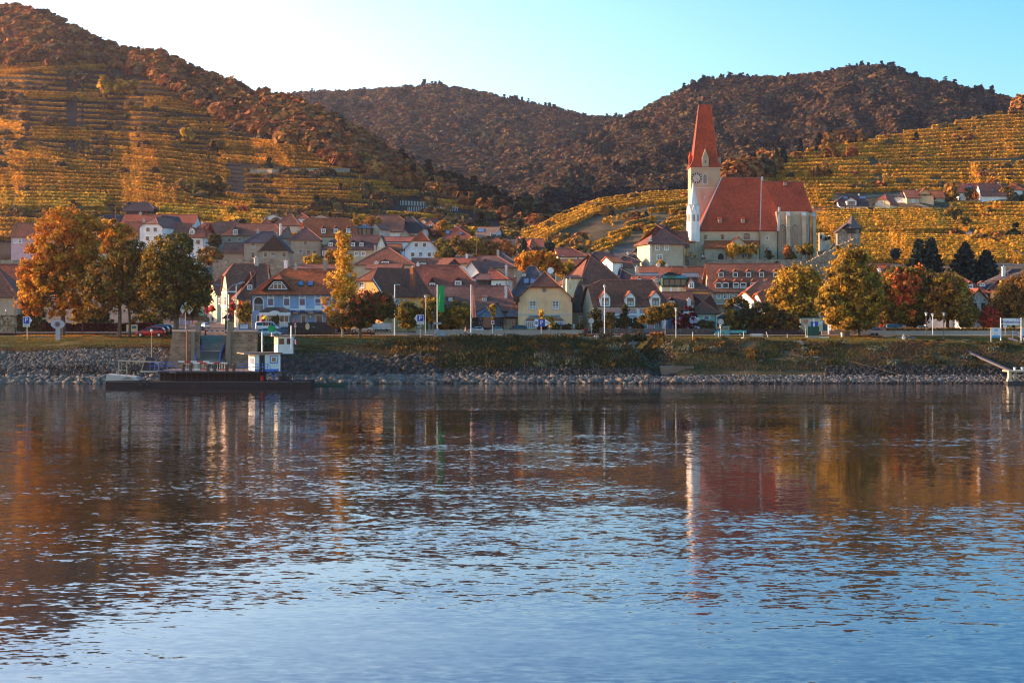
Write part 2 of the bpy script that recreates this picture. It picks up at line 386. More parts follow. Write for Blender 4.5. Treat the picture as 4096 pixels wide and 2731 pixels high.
# ------------------------------------------------------------------ hills
class Hill:
 def __init__(s, name, sky_, Dc, base, D0, px0, px1, mats, relief=18, seed=1, mfun=None, back=1.0, dpx=20, ns=70, terr=0):
  s.sk = np.array(sky_, float); s.Dc = np.array(Dc, float); s.D0 = np.array(D0, float); s.bs = np.array(base, float); s.rel = relief; s.seed = seed; s.lo = terr
  a = np.arange(px0, px1+1, dpx, dtype=float); t = np.linspace(-.12, 1, ns); A, T = np.meshgrid(a, t)
  py = s.base(A)+(s.sky(A)-s.base(A))*T
  p = s.at(A, py)
  # far side
  cr = p[-1]; bk = []
  for k, (dy, dz) in enumerate(((6, .35), (25, -2), (90, -22), (260, -90), (700, -260))):
   q = cr.copy(); q[:, 0] *= (q[:, 1]+dy)/q[:, 1]; q[:, 1] += dy; q[:, 2] = np.maximum(q[:, 2]+dz, -10); bk.append(q)
  p = np.concatenate([p, np.array(bk)])
  mi = None
  if mfun is not None:
   mi = np.zeros((p.shape[0]-1, p.shape[1]-1), int); mi[:ns-1] = mfun(A[:-1, :-1], py[:-1, :-1])
  s.o = sheet(name, p, mats, mi, kind='structure')
 def sky(s, px): return np.interp(px, s.sk[:, 0], s.sk[:, 1])+s.lo
 def base(s, px): return np.interp(px, s.bs[:, 0], s.bs[:, 1])
 def at(s, px, py):
  px = np.asarray(px, float); py = np.asarray(py, float)
  yb = s.base(px); ys = s.sky(px); t = (yb-py)/(yb-ys); drop = np.clip(-t, 0, 1)*250; py = np.minimum(py, yb); t = np.maximum(t, 0)
  D0 = np.interp(px, s.D0[:, 0], s.D0[:, 1]); Dc = np.interp(px, s.Dc[:, 0], s.Dc[:, 1])
  D = D0+(Dc-D0)*t+s.rel*fbm(px/170.0+t*.8, t*2.2+px/900.0, s.seed)*np.clip(np.sin(np.clip(t, 0, 1)*math.pi), 0, 1)
  return np.stack([X(px, D), D, Z(py, D)-drop], -1)
MF = groundmat('forest floor', ((.05,.03,.015), (.09,.05,.025)), .02, .3)
MV = groundmat('vineyard soil', ((.028,.020,.012), (.065,.040,.022)), .06, .8)
MV2 = groundmat('vineyard soil dry', ((.075,.055,.022), (.17,.115,.06)), .09, .9)
SKA = [(-900,-60),(-300,10),(0,42),(100,40),(200,68),(300,120),(400,176),(480,206),(560,212),(650,232),(750,280),(850,322),(1000,372),(1100,396),(1180,412),(1260,452),(1400,522),(1500,582),(1560,632),(1700,702),(1850,770),(1950,808),(2100,868),(2250,915),(2400,950)]
HA = Hill('hill', SKA, [(-900,1100),(0,1000),(1000,860),(1600,760),(2400,640)], [(-900,1040),(0,1035),(1000,1035),(2400,1035)], [(-900,462),(0,465),(2400,480)], -900, 2400,
          [MV, MF], 9, 11)
SKB = [(-600,500),(300,450),(900,400),(1150,378),(1250,360),(1400,362),(1500,356),(1650,342),(1740,336),(1850,352),(2000,382),(2100,406),(2250,436),(2350,462),(2480,474),(2600,505),(2800,600),(3200,700)]
HB = Hill('hill', SKB, [(-600,2300),(1150,2000),(2480,1850),(3200,1700)], [(-600,900),(3200,900)], [(-600,1150),(1500,1100),(3200,1000)], 300, 3200, [MF], 60, 23, terr=10)
SKC = [(1900,760),(2100,660),(2300,570),(2400,520),(2480,480),(2560,442),(2650,398),(2750,348),(2830,318),(2920,308),(3100,306),(3250,298),(3400,268),(3500,260),(3600,276),(3700,320),(3800,336),(3900,362),(4000,384),(4096,412),(4400,470),(5200,600)]
HC = Hill('hill', SKC, [(1900,1500),(3000,1550),(4100,1350),(5200,1300)], [(1900,905),(5200,860)], [(1900,900),(3000,850),(5200,900)], 1900, 5200, [MF], 60, 37, terr=10)
SKD = [(2000,960),(2150,915),(2250,862),(2400,805),(2600,778),(2750,772),(2850,745),(2950,700),(3050,668),(3200,612),(3350,575),(3500,552),(3700,515),(3850,484),(4000,450),(4096,430),(4500,330),(5200,240)]
HD = Hill('hill', SKD, [(2000,540),(2400,600),(2750,610),(3100,700),(4096,850),(5200,950)], [(2000,1110),(3000,1110),(5200,1120)], [(2000,434),(2700,438),(3300,430),(5200,424)], 2000, 5200, [MV2], 12, 51)
def SD(px, py):
 """distance at which the line of sight through a point on the photo meets the land"""
 D = np.arange(250, 640, 1.0); z = Z(py, D); g = gz(np.full_like(D, px), D); k = np.nonzero(z <= g+.02)[0]; best = D[k[0]] if len(k) else 9e9
 for h in (HA, HD):
  if h.sk[0, 0] < px < h.sk[-1, 0] and h.sky(px)+2 < py < h.base(px): best = min(best, float(h.at(px, py)[1]))
 return best
# ------------------------------------------------------------------ palettes
WC = dict(white=(.72,.71,.70), bluewhite=(.60,.64,.70), cream=(.74,.60,.38), blue=(.27,.40,.60), ochre=(.66,.40,.13), yellow=(.80,.50,.28), orange=(.76,.40,.14),
          pink=(.56,.36,.40), salmon=(.66,.36,.26), beige=(.48,.38,.27), stone=(.34,.27,.20), grey=(.42,.38,.34), red=(.50,.10,.06), green=(.42,.60,.46), dark=(.07,.05,.045), lav=(.45,.42,.55), peach=(.66,.48,.36))
def W_(k): return M('wall '+k, WC[k], 'wall')
RC = dict(red=(.33,.075,.028), bright=(.44,.105,.032), church=(.42,.070,.026), brown=(.19,.068,.034), rust=(.29,.088,.036), dark=(.065,.042,.042), slate=(.070,.066,.080), lead=(.16,.18,.21), old=(.21,.085,.055), tan=(.24,.15,.10), orange=(.46,.14,.05))
def R_(k, v=None):
 if v is not None and k not in ('slate', 'dark', 'lead', 'bright', 'orange'):
  r = random.Random(v); g = r.uniform(.85, 1.35); q = r.uniform(0, .2); c = RC[k]; L_ = sum(c)/3; c = tuple((x*(1-q)+L_*1.05*q)*g for x in c)
  return M('roof %s %s' % (k, v), c, 'roof', tile=(.30, .38) if r.random() < .5 else (.24, .32))
 if k in ('slate', 'dark'): return M('roof '+k, RC[k], 'roof', tile=(.4, .3))
 return M('roof '+k, RC[k], 'roof', tile=(.30, .38) if k in ('red', 'bright', 'rust', 'brown') else (.22, .3))
FW = M('white paint', (.74,.74,.73)); FB = M('brown paint', (.10,.045,.03)); FG = M('green paint', (.02,.07,.05)); FBL = M('blue paint', (.03,.12,.42))
FST = M('stone surround', (.45,.42,.38)); FGY = M('grey paint', (.35,.36,.38)); BLK = M('black paint', (.012,.012,.014), rough=.5); SHT = M('shutter wood', (.12,.06,.045), 'wood')
CURT = M('curtain', (.38,.37,.36)); DARKWOOD = M('dark wood', (.055,.035,.028), 'wood'); WOOD = M('wood', (.22,.11,.055), 'wood'); METAL = M('galvanised steel', (.42,.43,.45), 'metal', rough=.45)
GUT = M('gutter metal', (.12,.09,.08), 'metal', rough=.5, met=.5)
ST = dict(w=(FW, FW), d=(None, FB), wb=(FW, FB), sw=(FST, FW), g=(FW, FG), b=(FW, FBL), s=(FST, FB), wg=(FW, FGY), n=(None, FW), k=(None, BLK))
def win(mb_parent, pl, x0, x1, z0, z1, st='w', arch=False, bars=(1, 1), sh=False, eps=.03, name='window', glassm=None):
 """pl(a, z, out) -> local point; window frame mesh with a pane as its child"""
 sur, fr = ST[st]; m = MB()
 def bar(a0, a1, b0, b1, o0, o1, mat):
  vs = [pl(a, z, o) for o in (o0, o1) for a, z in ((a0, b0), (a1, b0), (a1, b1), (a0, b1))]
  m.mesh(vs, [(0,1,2,3),(7,6,5,4),(0,4,5,1),(1,5,6,2),(2,6,7,3),(3,7,4,0)], mat)
 w_ = x1-x0; h = z1-z0; s = .13
 if sur:
  bar(x0-s, x0, z0-s, z1+s, .0, .06, sur); bar(x1, x1+s, z0-s, z1+s, 0, .06, sur)
  bar(x0, x1, z1, z1+s, 0, .06, sur); bar(x0, x1, z0-s, z0, 0, .09, sur)
 f = .07
 bar(x0, x0+f, z0, z1, .01, .045, fr); bar(x1-f, x1, z0, z1, .01, .045, fr); bar(x0+f, x1-f, z1-f, z1, .01, .045, fr); bar(x0+f, x1-f, z0, z0+f, .01, .045, fr)
 nb, nh = bars
 for i in range(nb):
  c = x0+w_*(i+1)/(nb+1); bar(c-.035, c+.035, z0+f, z1-f, .01, .042, fr)
 for i in range(nh):
  c = z0+h*(i+1)/(nh+1)+(.12*h if nh == 1 else 0); bar(x0+f, x1-f, c-.025, c+.025, .012, .038, fr)
 if arch:
  N = 8; cx = (x0+x1)/2; r = w_/2; rr = min(r*.75, r)
  pts = [(cx+r*math.cos(math.pi*i/N), z1+f+rr*math.sin(math.pi*i/N)) for i in range(N+1)]
  m.poly([pl(a, z, .02) for a, z in pts], glass())
  po = [(cx+(r+s)*math.cos(math.pi*i/N), z1+f+(rr+s)*math.sin(math.pi*i/N)) for i in range(N+1)]
  for i in range(N):
   m.poly([pl(*pts[i], .06), pl(*pts[i+1], .06), pl(*po[i+1], .06), pl(*po[i], .06)], sur or fr)
 if sh:
  for a0, a1 in ((x0-s-w_*.5, x0-s), (x1+s, x1+s+w_*.5)): bar(a0, a1, z0, z1, .01, .06, SHT if sh is True else sh)
 o = m.build(name, mb_parent)
 g = MB(); q = [(x0+f, z0+f), (x1-f, z0+f), (x1-f, z1-f), (x0+f, z1-f)]
 g.poly([pl(a, z, .022) for a, z in q], glassm or glass())
 if RNG.random() < .35 and h > .8:     # a drawn curtain behind the lower part of the glass
  zc = z0+f+(h-2*f)*(.35+.3*RNG.random()); g.poly([pl(a, z, .026) for a, z in ((x0+f, z0+f), (x1-f, z0+f), (x1-f, zc), (x0+f, zc))], CURT)
 g.build('pane', o)
 return o
class House:
 def __init__(h, name, label, D, x0, x1, base, eave, ridge, W=8., ax='x', kl=1., al=0., kr=1., ar=0., yaw=0., wall='cream', roof='brown', win_=(), lwin=(), rwin=(), ch=(), dm=(), sk=(), o=.35, st='w', cat='house', group=None, gut=True, lwall=None, below=6.0):
  if D == 0: D = SD((x0+x1)/2, base)-1
  yaw = R(yaw); c, s = math.cos(yaw), math.sin(yaw); q = (x1-CX)/F; X0 = X(x0, D)
  L = (q*D-X0)/(c-q*s); zb = Z(base, D); h.ze = ze = Z(eave, D)-zb
  h.D = D; h.yaw = yaw; h.loc = Vector((X0, D, zb)); h.L, h.W = L, W; h.ax = ax
  if ax == 'x': Dr = D+c*W/2+s*L/2
  else: Dr = D+s*L/2+al*c
  zr = Z(ridge, Dr)-zb; h.H = H = zr-ze; h.zr = zr
  h.rt = thing(name, label, cat, h.loc, yaw, group)
  h.inv = Matrix.Rotation(-yaw, 3, 'Z'); h.o = o
  (a_, b_) = (L, W) if ax == 'x' else (W, L)
  mp = (lambda a, b, z: (a, b, z)) if ax == 'x' else (lambda a, b, z: (b, a, z))
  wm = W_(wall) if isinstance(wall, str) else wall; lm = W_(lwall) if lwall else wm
  # walls
  m = MB(); g = -below
  if ax == 'x': sides = ((mp(0,0,0), mp(a_,0,0), wm), (mp(a_,b_,0), mp(0,b_,0), wm))
  else: sides = ((mp(0,0,0), mp(a_,0,0), lm), (mp(a_,b_,0), mp(0,b_,0), wm))
  for p, r, mt in sides:
   m.poly([(p[0],p[1],g), (r[0],r[1],g), (r[0],r[1],ze), (p[0],p[1],ze)], mt)
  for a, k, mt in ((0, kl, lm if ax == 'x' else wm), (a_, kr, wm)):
   pts = [mp(a,0,g), mp(a,b_,g), mp(a,b_,ze)]
   if k > 0: pts += [mp(a,b_-k*b_/2,ze+k*H)]
   if 0 < k < 1 or k == 0: pts += [mp(a,k*b_/2,ze+k*H)] if k > 0 else []
   pts += [mp(a,0,ze)]; m.poly(pts, mt)
  m.build('wall', h.rt)
  # roof
  rm = R_(roof, label) if isinstance(roof, str) else roof
  sl = H/(b_/2); h.sl = sl; zo = ze-o*sl+.12; T = .16; m = MB()
  A0, A1, B0, B1 = -o, a_+o, -o, b_+o; Hh = H+o*sl; mid = b_/2; top = zo+Hh
  def K(a, k, side): return mp(a, (B0+k*(mid-B0)) if side == 0 else (B1-k*(B1-mid)), zo+k*Hh)
  al_ = A0 if kl >= 1 else max(al, .05); ar_ = A1 if kr >= 1 else a_-max(ar, .05)
  R0, R1 = mp(al_, mid, top), mp(ar_, mid, top)
  polys = []
  for sd in (0, 1):
   p = [K(A0, 0, sd), K(A1, 0, sd)]
   if 0 < kr < 1: p.append(K(A1, kr, sd))
   p += [R1, R0]
   if 0 < kl < 1: p.append(K(A0, kl, sd))
   polys.append(p)
  if kl < 1: polys.append([K(A0, kl, 0), R0, K(A0, kl, 1)])
  if kr < 1: polys.append([K(A1, kr, 0), R1, K(A1, kr, 1)])
  for p in polys: m.prism(p, (0, 0, -T), rm)
  h.roof = m.build('roof', h.rt)
  cap = MB(); rcap = M('ridge tile', (.26,.09,.06)) if roof not in ('slate', 'dark', 'lead') else M('ridge lead', (.10,.10,.11))
  cap.cyl(R0, R1, .13, .13, rcap, 5)
  for k, a, Rr in ((kl, A0, R0), (kr, A1, R1)):
   if k < 1:
    for sd in (0, 1): cap.cyl(K(a, k, sd), Rr, .11, .11, rcap, 5)
  cap.build('ridge_cap', h.roof)
  if gut:
   gm = MB(); z_ = zo-.12
   if ax == 'x': gm.cyl((A0, B0-.05, z_), (A1, B0-.05, z_), .08, .08, GUT, 5); gm.cyl((a_-.25, -.08, z_), (a_-.25, -.08, 0), .05, .05, GUT, 5)
   else: gm.cyl((-.12, -.05, ze), (-.12, -.05, 0), .05, .05, GUT, 5)
   gm.build('gutter', h.rt)
  for q_ in win_: h.window(q_, 'f', st)
  for q_ in lwin: h.window(q_, 'l', st)
  for q_ in rwin: h.window(q_, 'r', st)
  for q_ in ch: h.chimney(*q_)
  for q_ in dm: h.dormer(*q_)
  for q_ in sk: h.skylight(*q_)
 def ray(h, px, py): return h.inv @ (Vector((0, 0, CH))-h.loc), h.inv @ Vector(((px-CX)/F, 1, -(py-YH)/F))
 def on(h, px, py, pl='f'):
  o, d = h.ray(px, py)
  if pl == 'f': t = -o.y/d.y
  elif pl == 'l': t = -o.x/d.x
  elif pl == 'r': t = (h.L-o.x)/d.x
  elif pl == 'roof': # front plane z = ze+.12 + sl*y
   t = (h.ze+.12+h.sl*o.y-o.z)/(d.z-h.sl*d.y)
  elif pl == 'ridge': t = (h.W/2-o.y)/d.y
  return o+d*t
 def pl(h, w_):
  if w_ == 'f': return lambda a, z, o: (a, -o, z)
  if w_ == 'l': return lambda a, z, o: (-o, -a, z)
  return lambda a, z, o: (h.L+o, a, z)
 def window(h, q, w_='f', st='w'):
  x0, y0, x1, y1 = q[:4]; k = q[4] if len(q) > 4 else {}
  p, r = h.on(x0, y1, w_), h.on(x1, y0, w_)
  a0, a1 = (p.x, r.x) if w_ == 'f' else ((-p.y, -r.y) if w_ == 'l' else (p.y, r.y))
  if a0 > a1: a0, a1 = a1, a0
  kk = dict(k); s_ = kk.pop('st', st); return win(h.rt, h.pl(w_), a0, a1, p.z, r.z, s_, **kk)
 def chimney(h, px, pt, wpx=10, col='white', back=.5):
  p = h.on(px, pt, 'ridge') if h.ax == 'x' else h.on(px, pt, 'f')
  y = h.W*back; w2 = wpx*h.D/F/2; m = MB(); mt = dict(white=W_('white'), brick=M('brick', (.36,.12,.06), 'stone', bw=.25, bh=.09), grey=W_('grey'), dark=W_('dark'), stone=W_('stone'))[col]
  zt = p.z; zb = zt-3.2; x = p.x
  m.box((x-w2, y-w2, zb), (x+w2, y+w2, zt-.15), mt); m.box((x-w2-.08, y-w2-.08, zt-.15), (x+w2+.08, y+w2+.08, zt), mt)
  m.cyl((x, y, zt), (x, y, zt+.28), w2*.4, w2*.4, W_('grey'), 6)
  m.build('chimney', h.roof)
 def dormer(h, x0, x1, yt, yb, wallk='white', roofk=None, st='w', flat=False, roofm=None):
  cx = (x0+x1)/2; p = h.on(cx, yb, 'roof'); a0 = h.on(x0, yb, 'roof').x; a1 = h.on(x1, yb, 'roof').x
  d_ = h.loc.y+p.y; hh = (yb-yt)*d_/F; y = p.y; z0 = p.z-.1; z1 = z0+hh*(.62 if not flat else .9); zr = z0+hh; wd = a1-a0
  wm = W_(wallk); rm = R_(roofk) if roofk else (roofm or h.roof.data.materials[0])
  m = MB(); ly = (z1-z0)/h.sl+.2; lr = (zr-z0)/h.sl+.3
  m.mesh([(a0,y,z0),(a1,y,z0),(a1,y,z1),(cx_:=(a0+a1)/2, y, zr-.05),(a0,y,z1),(a1,y+ly,z1),(a0,y+ly,z1),(a0,y+.1,z0),(a1,y+.1,z0)], [(0,1,2,3,4),(1,8,5,2),(0,4,6,7)], wm)
  e = .18
  if flat: m.prism([(a0-e, y-e, z1), (a1+e, y-e, z1), (a1+e, y+lr+1, zr+.25), (a0-e, y+lr+1, zr+.25)], (0,0,.12), rm)
  else:
   dz = (zr-z1)/(wd/2)*e
   for sgn, a in ((-1, a0-e), (1, a1+e)):
    m.prism([(a, y-e, z1-dz), (cx_, y-e, zr), (cx_, y+lr, zr), (a, y+ly, z1-dz)], (0,0,.12), rm)
  dd = m.build('dormer', h.rt)
  f = .16*wd
  win(dd, lambda a, z, o: (a, y-o, z), a0+f, a1-f, z0+.12*(z1-z0), z1-.06*(z1-z0), st)
  return dd
 def skylight(h, x0, x1, yt, yb):
  ps = [h.on(x0, yb, 'roof'), h.on(x1, yb, 'roof'), h.on(x1, yt, 'roof'), h.on(x0, yt, 'roof')]
  n_ = Vector((0, -h.sl, 1)).normalized(); m = MB(); m.prism([p+n_*.12 for p in ps], -n_*.14, M('skylight frame', (.05,.05,.06)))
  o = m.build('skylight', h.roof); c = sum(ps, Vector())/4; g = MB(); g.poly([c+(p-c)*.8+n_*.14 for p in ps], M('skylight glass', (.25,.30,.36), 'metal', met=.6, rough=.12)); g.build('pane', o)
def auto(x0, x1, n, y0, y1, w_=None):
 sp = (x1-x0)/n; ww = w_ or sp*.42
 return [(x0+sp*(i+.5)-ww/2, y0, x0+sp*(i+.5)+ww/2, y1) for i in range(n)]
# ------------------------------------------------------------------ the village, front row
# cafe
h = House('cafe_house', 'light blue two storey cafe with white window bands and bright red tiled roof', 281, 1009, 1345, 1292, 1170, 1079, 11, kl=0, al=4.6, wall='blue', roof='bright', o=.5,
  ch=[(1183,1058,11,'grey'),(1302,1040,16,'stone')], sk=[(1192,1215,1126,1145),(1230,1254,1126,1145),(1308,1328,1124,1146)])
for cx in (1083, 1147, 1209, 1272, 1345-7):
 a0, a1 = h.on(cx-14, 1200).x, h.on(cx+14, 1200).x; z0, z1 = h.on(cx, 1235).z, h.on(cx, 1175).z
 b_ = MB(); b_.box((a0, -.04, z0), (a1, 0, z1), FW)
 c = (a0+a1)/2; zc = h.on(cx, 1185).z; b_.poly([(c-.5, -.05, zc), (c, -.05, zc-.27), (c+.5, -.05, zc), (c, -.05, zc+.27)], W_('blue')); b_.build('white_panel', h.rt)
 h.window((cx-10.5, 1196, cx+10.5, 1220), st='n') if False else win(h.rt, lambda a, z, o: (a, -.045-o, z), h.on(cx-10.5, 1200).x, h.on(cx+10.5, 1200).x, h.on(cx, 1221).z, h.on(cx, 1195).z, 'b', bars=(1, 1))
m = MB(); zt = h.on(1100, 1172).z; m.box((-.1, -.12, zt-.25), (h.L+.1, -.0, zt+.05), FW)
m.box((h.on(1167,1240).x, -.1, h.on(1167,1240).z), (h.L, 0, h.on(1167,1236).z), FW); m.build('cornice', h.rt)
m = MB(); xa = h.on(1167,1245).x; za, zb_ = h.on(1167,1247).z, h.on(1167,1240).z; m.box((xa, -1.5, za), (h.L, -.05, zb_), FBL)
m.box((xa-.1, -1.6, zb_), (h.L, 0, zb_+.22), FW); aw = m.build('sign_band', h.rt)
for s_, px in (('CAFÉ', 1194), ('Elisabeth', 1241), ('KONDITOREI', 1293)):
 p = h.on(px, 1243.5); text(s_, .36, FW, aw, (p.x*(1+1.5/281*0)+0, -1.52, p.z))
for px in (1185, 1245, 1305):
 p = h.on(px, 1252); m = MB(); m.prism([(p.x-.9, -.9, p.z+.4), (p.x+.9, -.9, p.z+.4), (p.x+.25, -.9, p.z-.1), (p.x-.25, -.9, p.z-.1)], (0,.85,0), FW); m.build('bracket', h.rt)
# arched balcony
m = MB(); cx = h.on(1034.5, 1200).x; r = .72; z0, z1 = h.on(1034, 1241).z, h.on(1034, 1206).z; N = 10
pts = [(cx-r, z0), (cx+r, z0)]+[(cx+r*math.cos(math.pi*i/N), z1+r*math.sin(math.pi*i/N)) for i in range(N+1)]
m.poly([(a, -.02, z) for a, z in pts], W_('dark')); o_ = [(cx+(a-cx)*1.2, z if z > z1 else z) for a, z in pts]
for i in range(2, len(pts)-1):
 a, c_ = pts[i], pts[i+1]; q = lambda p: (cx+(p[0]-cx)*1.2, -.06, z1+(p[1]-z1)*1.2)
 m.poly([(a[0], -.06, a[1]), (c_[0], -.06, c_[1]), q(c_), q(a)], FW)
for sx in (-1, 1): m.box((cx+sx*r*1.1-.08, -.07, z0-.15), (cx+sx*r*1.1+.08, 0, z1), FW)
for i in range(9): m.cyl((cx-r+2*r*i/8, -.12, z0), (cx-r+2*r*i/8, -.12, z0+.95), .025, .025, FW, 4)
m.box((cx-r, -.15, z0+.92), (cx+r, -.1, z0+1), FW); m.build('balcony', h.rt)
# trapezoid dormer
p = h.on(1113, 1166, 'roof'); a0, a1, b0, b1 = (h.on(q, 1166, 'roof').x for q in (1054, 1168, 1093, 1133)); y = p.y; z0 = p.z+.05; z1 = z0+(1166-1122)*284/F; c = (a0+a1)/2
m = MB(); m.mesh([(a0,y,z0),(a1,y,z0),(b1,y,z1),(b0,y,z1)], [(0,1,2,3)], W_('dark'))
rm = R_('bright'); lb = (z1-z0)/h.sl+.2; zt_ = z1+1.0; lt = (zt_-z0)/h.sl
m.prism([(a0-.4,y-.3,z0-.05),(b0,y-.3,z1+.05),(b0,y+lb,z1+.05),(a0-.4,y+.1,z0-.05)], (0,0,.15), rm); m.prism([(a1+.4,y-.3,z0-.05),(b1,y-.3,z1+.05),(b1,y+lb,z1+.05),(a1+.4,y+.1,z0-.05)], (0,0,.15), rm)
m.mesh([(b0,y-.3,z1+.1),(b1,y-.3,z1+.1),(c,y+lt*.55,zt_),(c,y+lt+.5,zt_),(b0,y+lb,z1+.1),(b1,y+lb,z1+.1)], [(0,1,2),(0,2,3,4),(1,5,3,2)], rm)
dd = m.build('dormer', h.rt); m = MB()
za, zb2 = z0+.35, z1-.3; q0, q1, r0, r1 = c-1.55, c+1.55, c-.65, c+.65
for A, B in (((q0,za),(q1,za)), ((q0,za),(r0,zb2)), ((q1,za),(r1,zb2)), ((r0,zb2),(r1,zb2)), ((r0,za),(r0,zb2)), ((r1,za),(r1,zb2)), ((c,za),(c,zb2)), ((r0,zb2-.35),(r1,zb2-.35))):
 m.beam((A[0], y-.06, A[1]), (B[0], y-.06, B[1]), .1, FW)
wn_ = m.build('window', dd); g_ = MB(); g_.poly([(q0,y-.03,za),(q1,y-.03,za),(r1,y-.03,zb2),(r0,y-.03,zb2)], glass()); g_.build('pane', wn_)
# porch
xa, xb = h.on(1045,1250).x, h.on(1170,1250).x; za, zb_ = h.on(1100,1249).z, h.on(1100,1229).z; m = MB()
m.mesh([(xa,-2.6,za),(xb,-2.6,za),(xb,0,za),(xa,0,za),(xa+1.2,-1.0,zb_),(xb-1.4,-1.0,zb_),(xb-1.4,0,zb_),(xa+1.2,0,zb_)], [(0,1,5,4),(1,2,6,5),(0,4,7,3),(4,5,6,7)], M('sheet roof', (.06,.05,.05)))
for i in range(12):
 t = i/11; m.beam((xa+(xb-xa)*t, -2.62, za+.03), (xa+1.2+(xb-xa-2.6)*t, -1.0, zb_+.03), .05, M('sheet seam', (.09,.08,.08)))
m.box((xa, -2.7, za-.55), (xb, -2.5, za), FW); m.box((xa+.1, -2.6, -.3), (xa+.3, -2.4, za-.5), FW)
N = 10; m.prism([((xa+xb)/2+1.1*math.cos(math.pi*i/N), -2.75, za-.45+.75*math.sin(math.pi*i/N)) for i in range(N+1)], (0,.1,0), FW)
for a in np.linspace(xa+.5, xb-.3, 7): m.box((a-.05, -2.5, 0), (a+.05, -2.4, za-.5), FW)
m.poly([(xa+.4,-2.42,0),(xb-.2,-2.42,0),(xb-.2,-2.42,za-.5),(xa+.4,-2.42,za-.5)], glass()); m.build('porch', h.rt)
for x0, x1, y0, y1 in ((1028,1045,1262,1290), (1207,1222,1262,1292), (1265,1288,1262,1290)):
 p, q = h.on(x0, y1), h.on(x1, y0); m = MB(); m.box((p.x-.12, -.05, p.z), (q.x+.12, 0, q.z+.12), FW); m.poly([(p.x,-.06,p.z),(q.x,-.06,p.z),(q.x,-.06,q.z),(p.x,-.06,q.z)], glass()); m.build('shop_door', h.rt)
for px in (1243, 1309): p = h.on(px, 1268); m = MB(); m.lathe([(.02,-.2),(.16,-.1),(.13,.2),(.02,.3)], M('lamp glow', (.9,.6,.3)), 8, (p.x, -.3, p.z)); m.build('wall_lamp', h.rt)
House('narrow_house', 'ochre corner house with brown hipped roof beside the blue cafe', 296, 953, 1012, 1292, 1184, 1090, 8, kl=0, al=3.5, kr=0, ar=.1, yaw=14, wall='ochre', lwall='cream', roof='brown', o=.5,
  win_=[(969,1198,984,1222),(1003,1198,1011,1222)], lwin=[(934,1200,938,1221),(944,1200,949,1221)], st='wb', dm=[(988,1010,1125,1157,'dark')])
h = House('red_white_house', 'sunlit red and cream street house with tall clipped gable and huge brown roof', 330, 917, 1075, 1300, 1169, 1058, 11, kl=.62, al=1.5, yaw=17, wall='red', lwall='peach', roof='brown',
  win_=[(936,1196,946,1212),(955,1199,966,1218)], lwin=[(884,1187,890,1222),(898,1187,904,1222),(908,1187,913,1222),(875,1195,880,1215),(886,1248,891,1290),(902,1250,906,1275)], st='w', ch=[(1025,1030,16,'grey')])
m = MB(); 
for py in (1168, 1228): z = h.on(917, py).z; m.box((-.12, -.12, z-.18), (h.L, -.0, z+.18), FW); m.box((-.12, 0, z-.18), (0, h.W, z+.18), FW)
for y in (0, h.W-.3): m.box((-.1, y, 0), (0, y+.35, h.ze), FW)
m.build('cornice', h.rt)
h = House('cream_house', 'sunlit cream street house with flower boxes, farthest white gable up the street', 372, 868, 900, 1297, 1176, 1118, 12, kl=.7, al=1.5, yaw=20, wall='cream', lwall='cream', roof='brown',
  lwin=[(842,1138,847,1170),(836,1202,840,1228),(850,1202,854,1222),(859,1202,862,1222),(846,1250,850,1270)], st='w')
for px, k in ((835, (.5,.08,.14)), (849, (.45,.09,.10))): pass
House('street_house', 'pale ochre house across the street half hidden by the dark tree', 400, 735, 822, 1290, 1182, 1120, 9, wall='cream', roof='brown', win_=[(748,1200,757,1222),(773,1200,782,1222),(798,1202,809,1222)], st='w')
House('street_house', 'pink low house behind the parked cars at the street corner', 330, 690, 762, 1305, 1262, 1215, 7, wall='pink', roof='brown', win_=[(705,1272,716,1288)], st='w')
House('town_house', 'long brown roofed house at the top of the street, red ridge above the cream gable', 400, 845, 1060, 1290, 1140, 1062, 10, wall='cream', roof='rust', kl=0, al=4)
House('town_house', 'house under a low dark red roof behind the cafe chimneys', 345, 1122, 1340, 1200, 1092, 1060, 9, wall='beige', roof='rust', kl=0, al=2.5, ch=[(1143,1042,14,'white')])
h = House('gable_house', 'orange rendered house with clipped brown gable roof behind the red maple', 278, 1398, 1530, 1315, 1176, 1074, 13, ax='y', kl=.58, al=3.0, yaw=-33, wall='orange', roof='brown', o=.45, st='sw',
  win_=[(1439,1130,1457,1153),(1421,1195,1436,1222),(1468,1195,1483,1222)], rwin=[(1524,1194,1536,1224),(1577,1195,1587,1224),(1589,1195,1598,1224),(1613,1197,1622,1224)], ch=[(1545,1066,16,'brick',.55)])
p = h.on(1450, 1176); text("MALER'S STUB · ISTHEKES", .5, M('sign black', (.03,.02,.02)), h.rt, (p.x-.1, -.03, p.z))
m = MB(); z = h.ze; m.box((-.05, -.06, z-1.3), (0.25, -.0, z), FW); m.box((h.L-.02, -.05, z-.35), (h.L+.06, h.W, z-.1), FW)
for s in (0, 1):
 x0_ = 0 if s == 0 else h.L; x1_ = h.L*.29 if s == 0 else h.L*.71
 m.beam((x0_, -.06, z), (x1_, -.06, z+h.H*.58), .2, FW)
m.build('trim_band', h.rt)
h = House('inn', 'big house with long bright red roof and white chimney behind the orange house', 296, 1640, 1908, 1318, 1182, 1063, 14, kl=.02, al=.5, kr=.3, ar=3.5, wall='beige', roof='red', o=.5,
  win_=[(1680,1202,1700,1228),(1716,1202,1726,1228)], st='wb', ch=[(1672,1053,12,'white')], dm=[(1716,1742,1108,1166,'dark'),(1817,1848,1108,1146,'dark')])
m = MB()
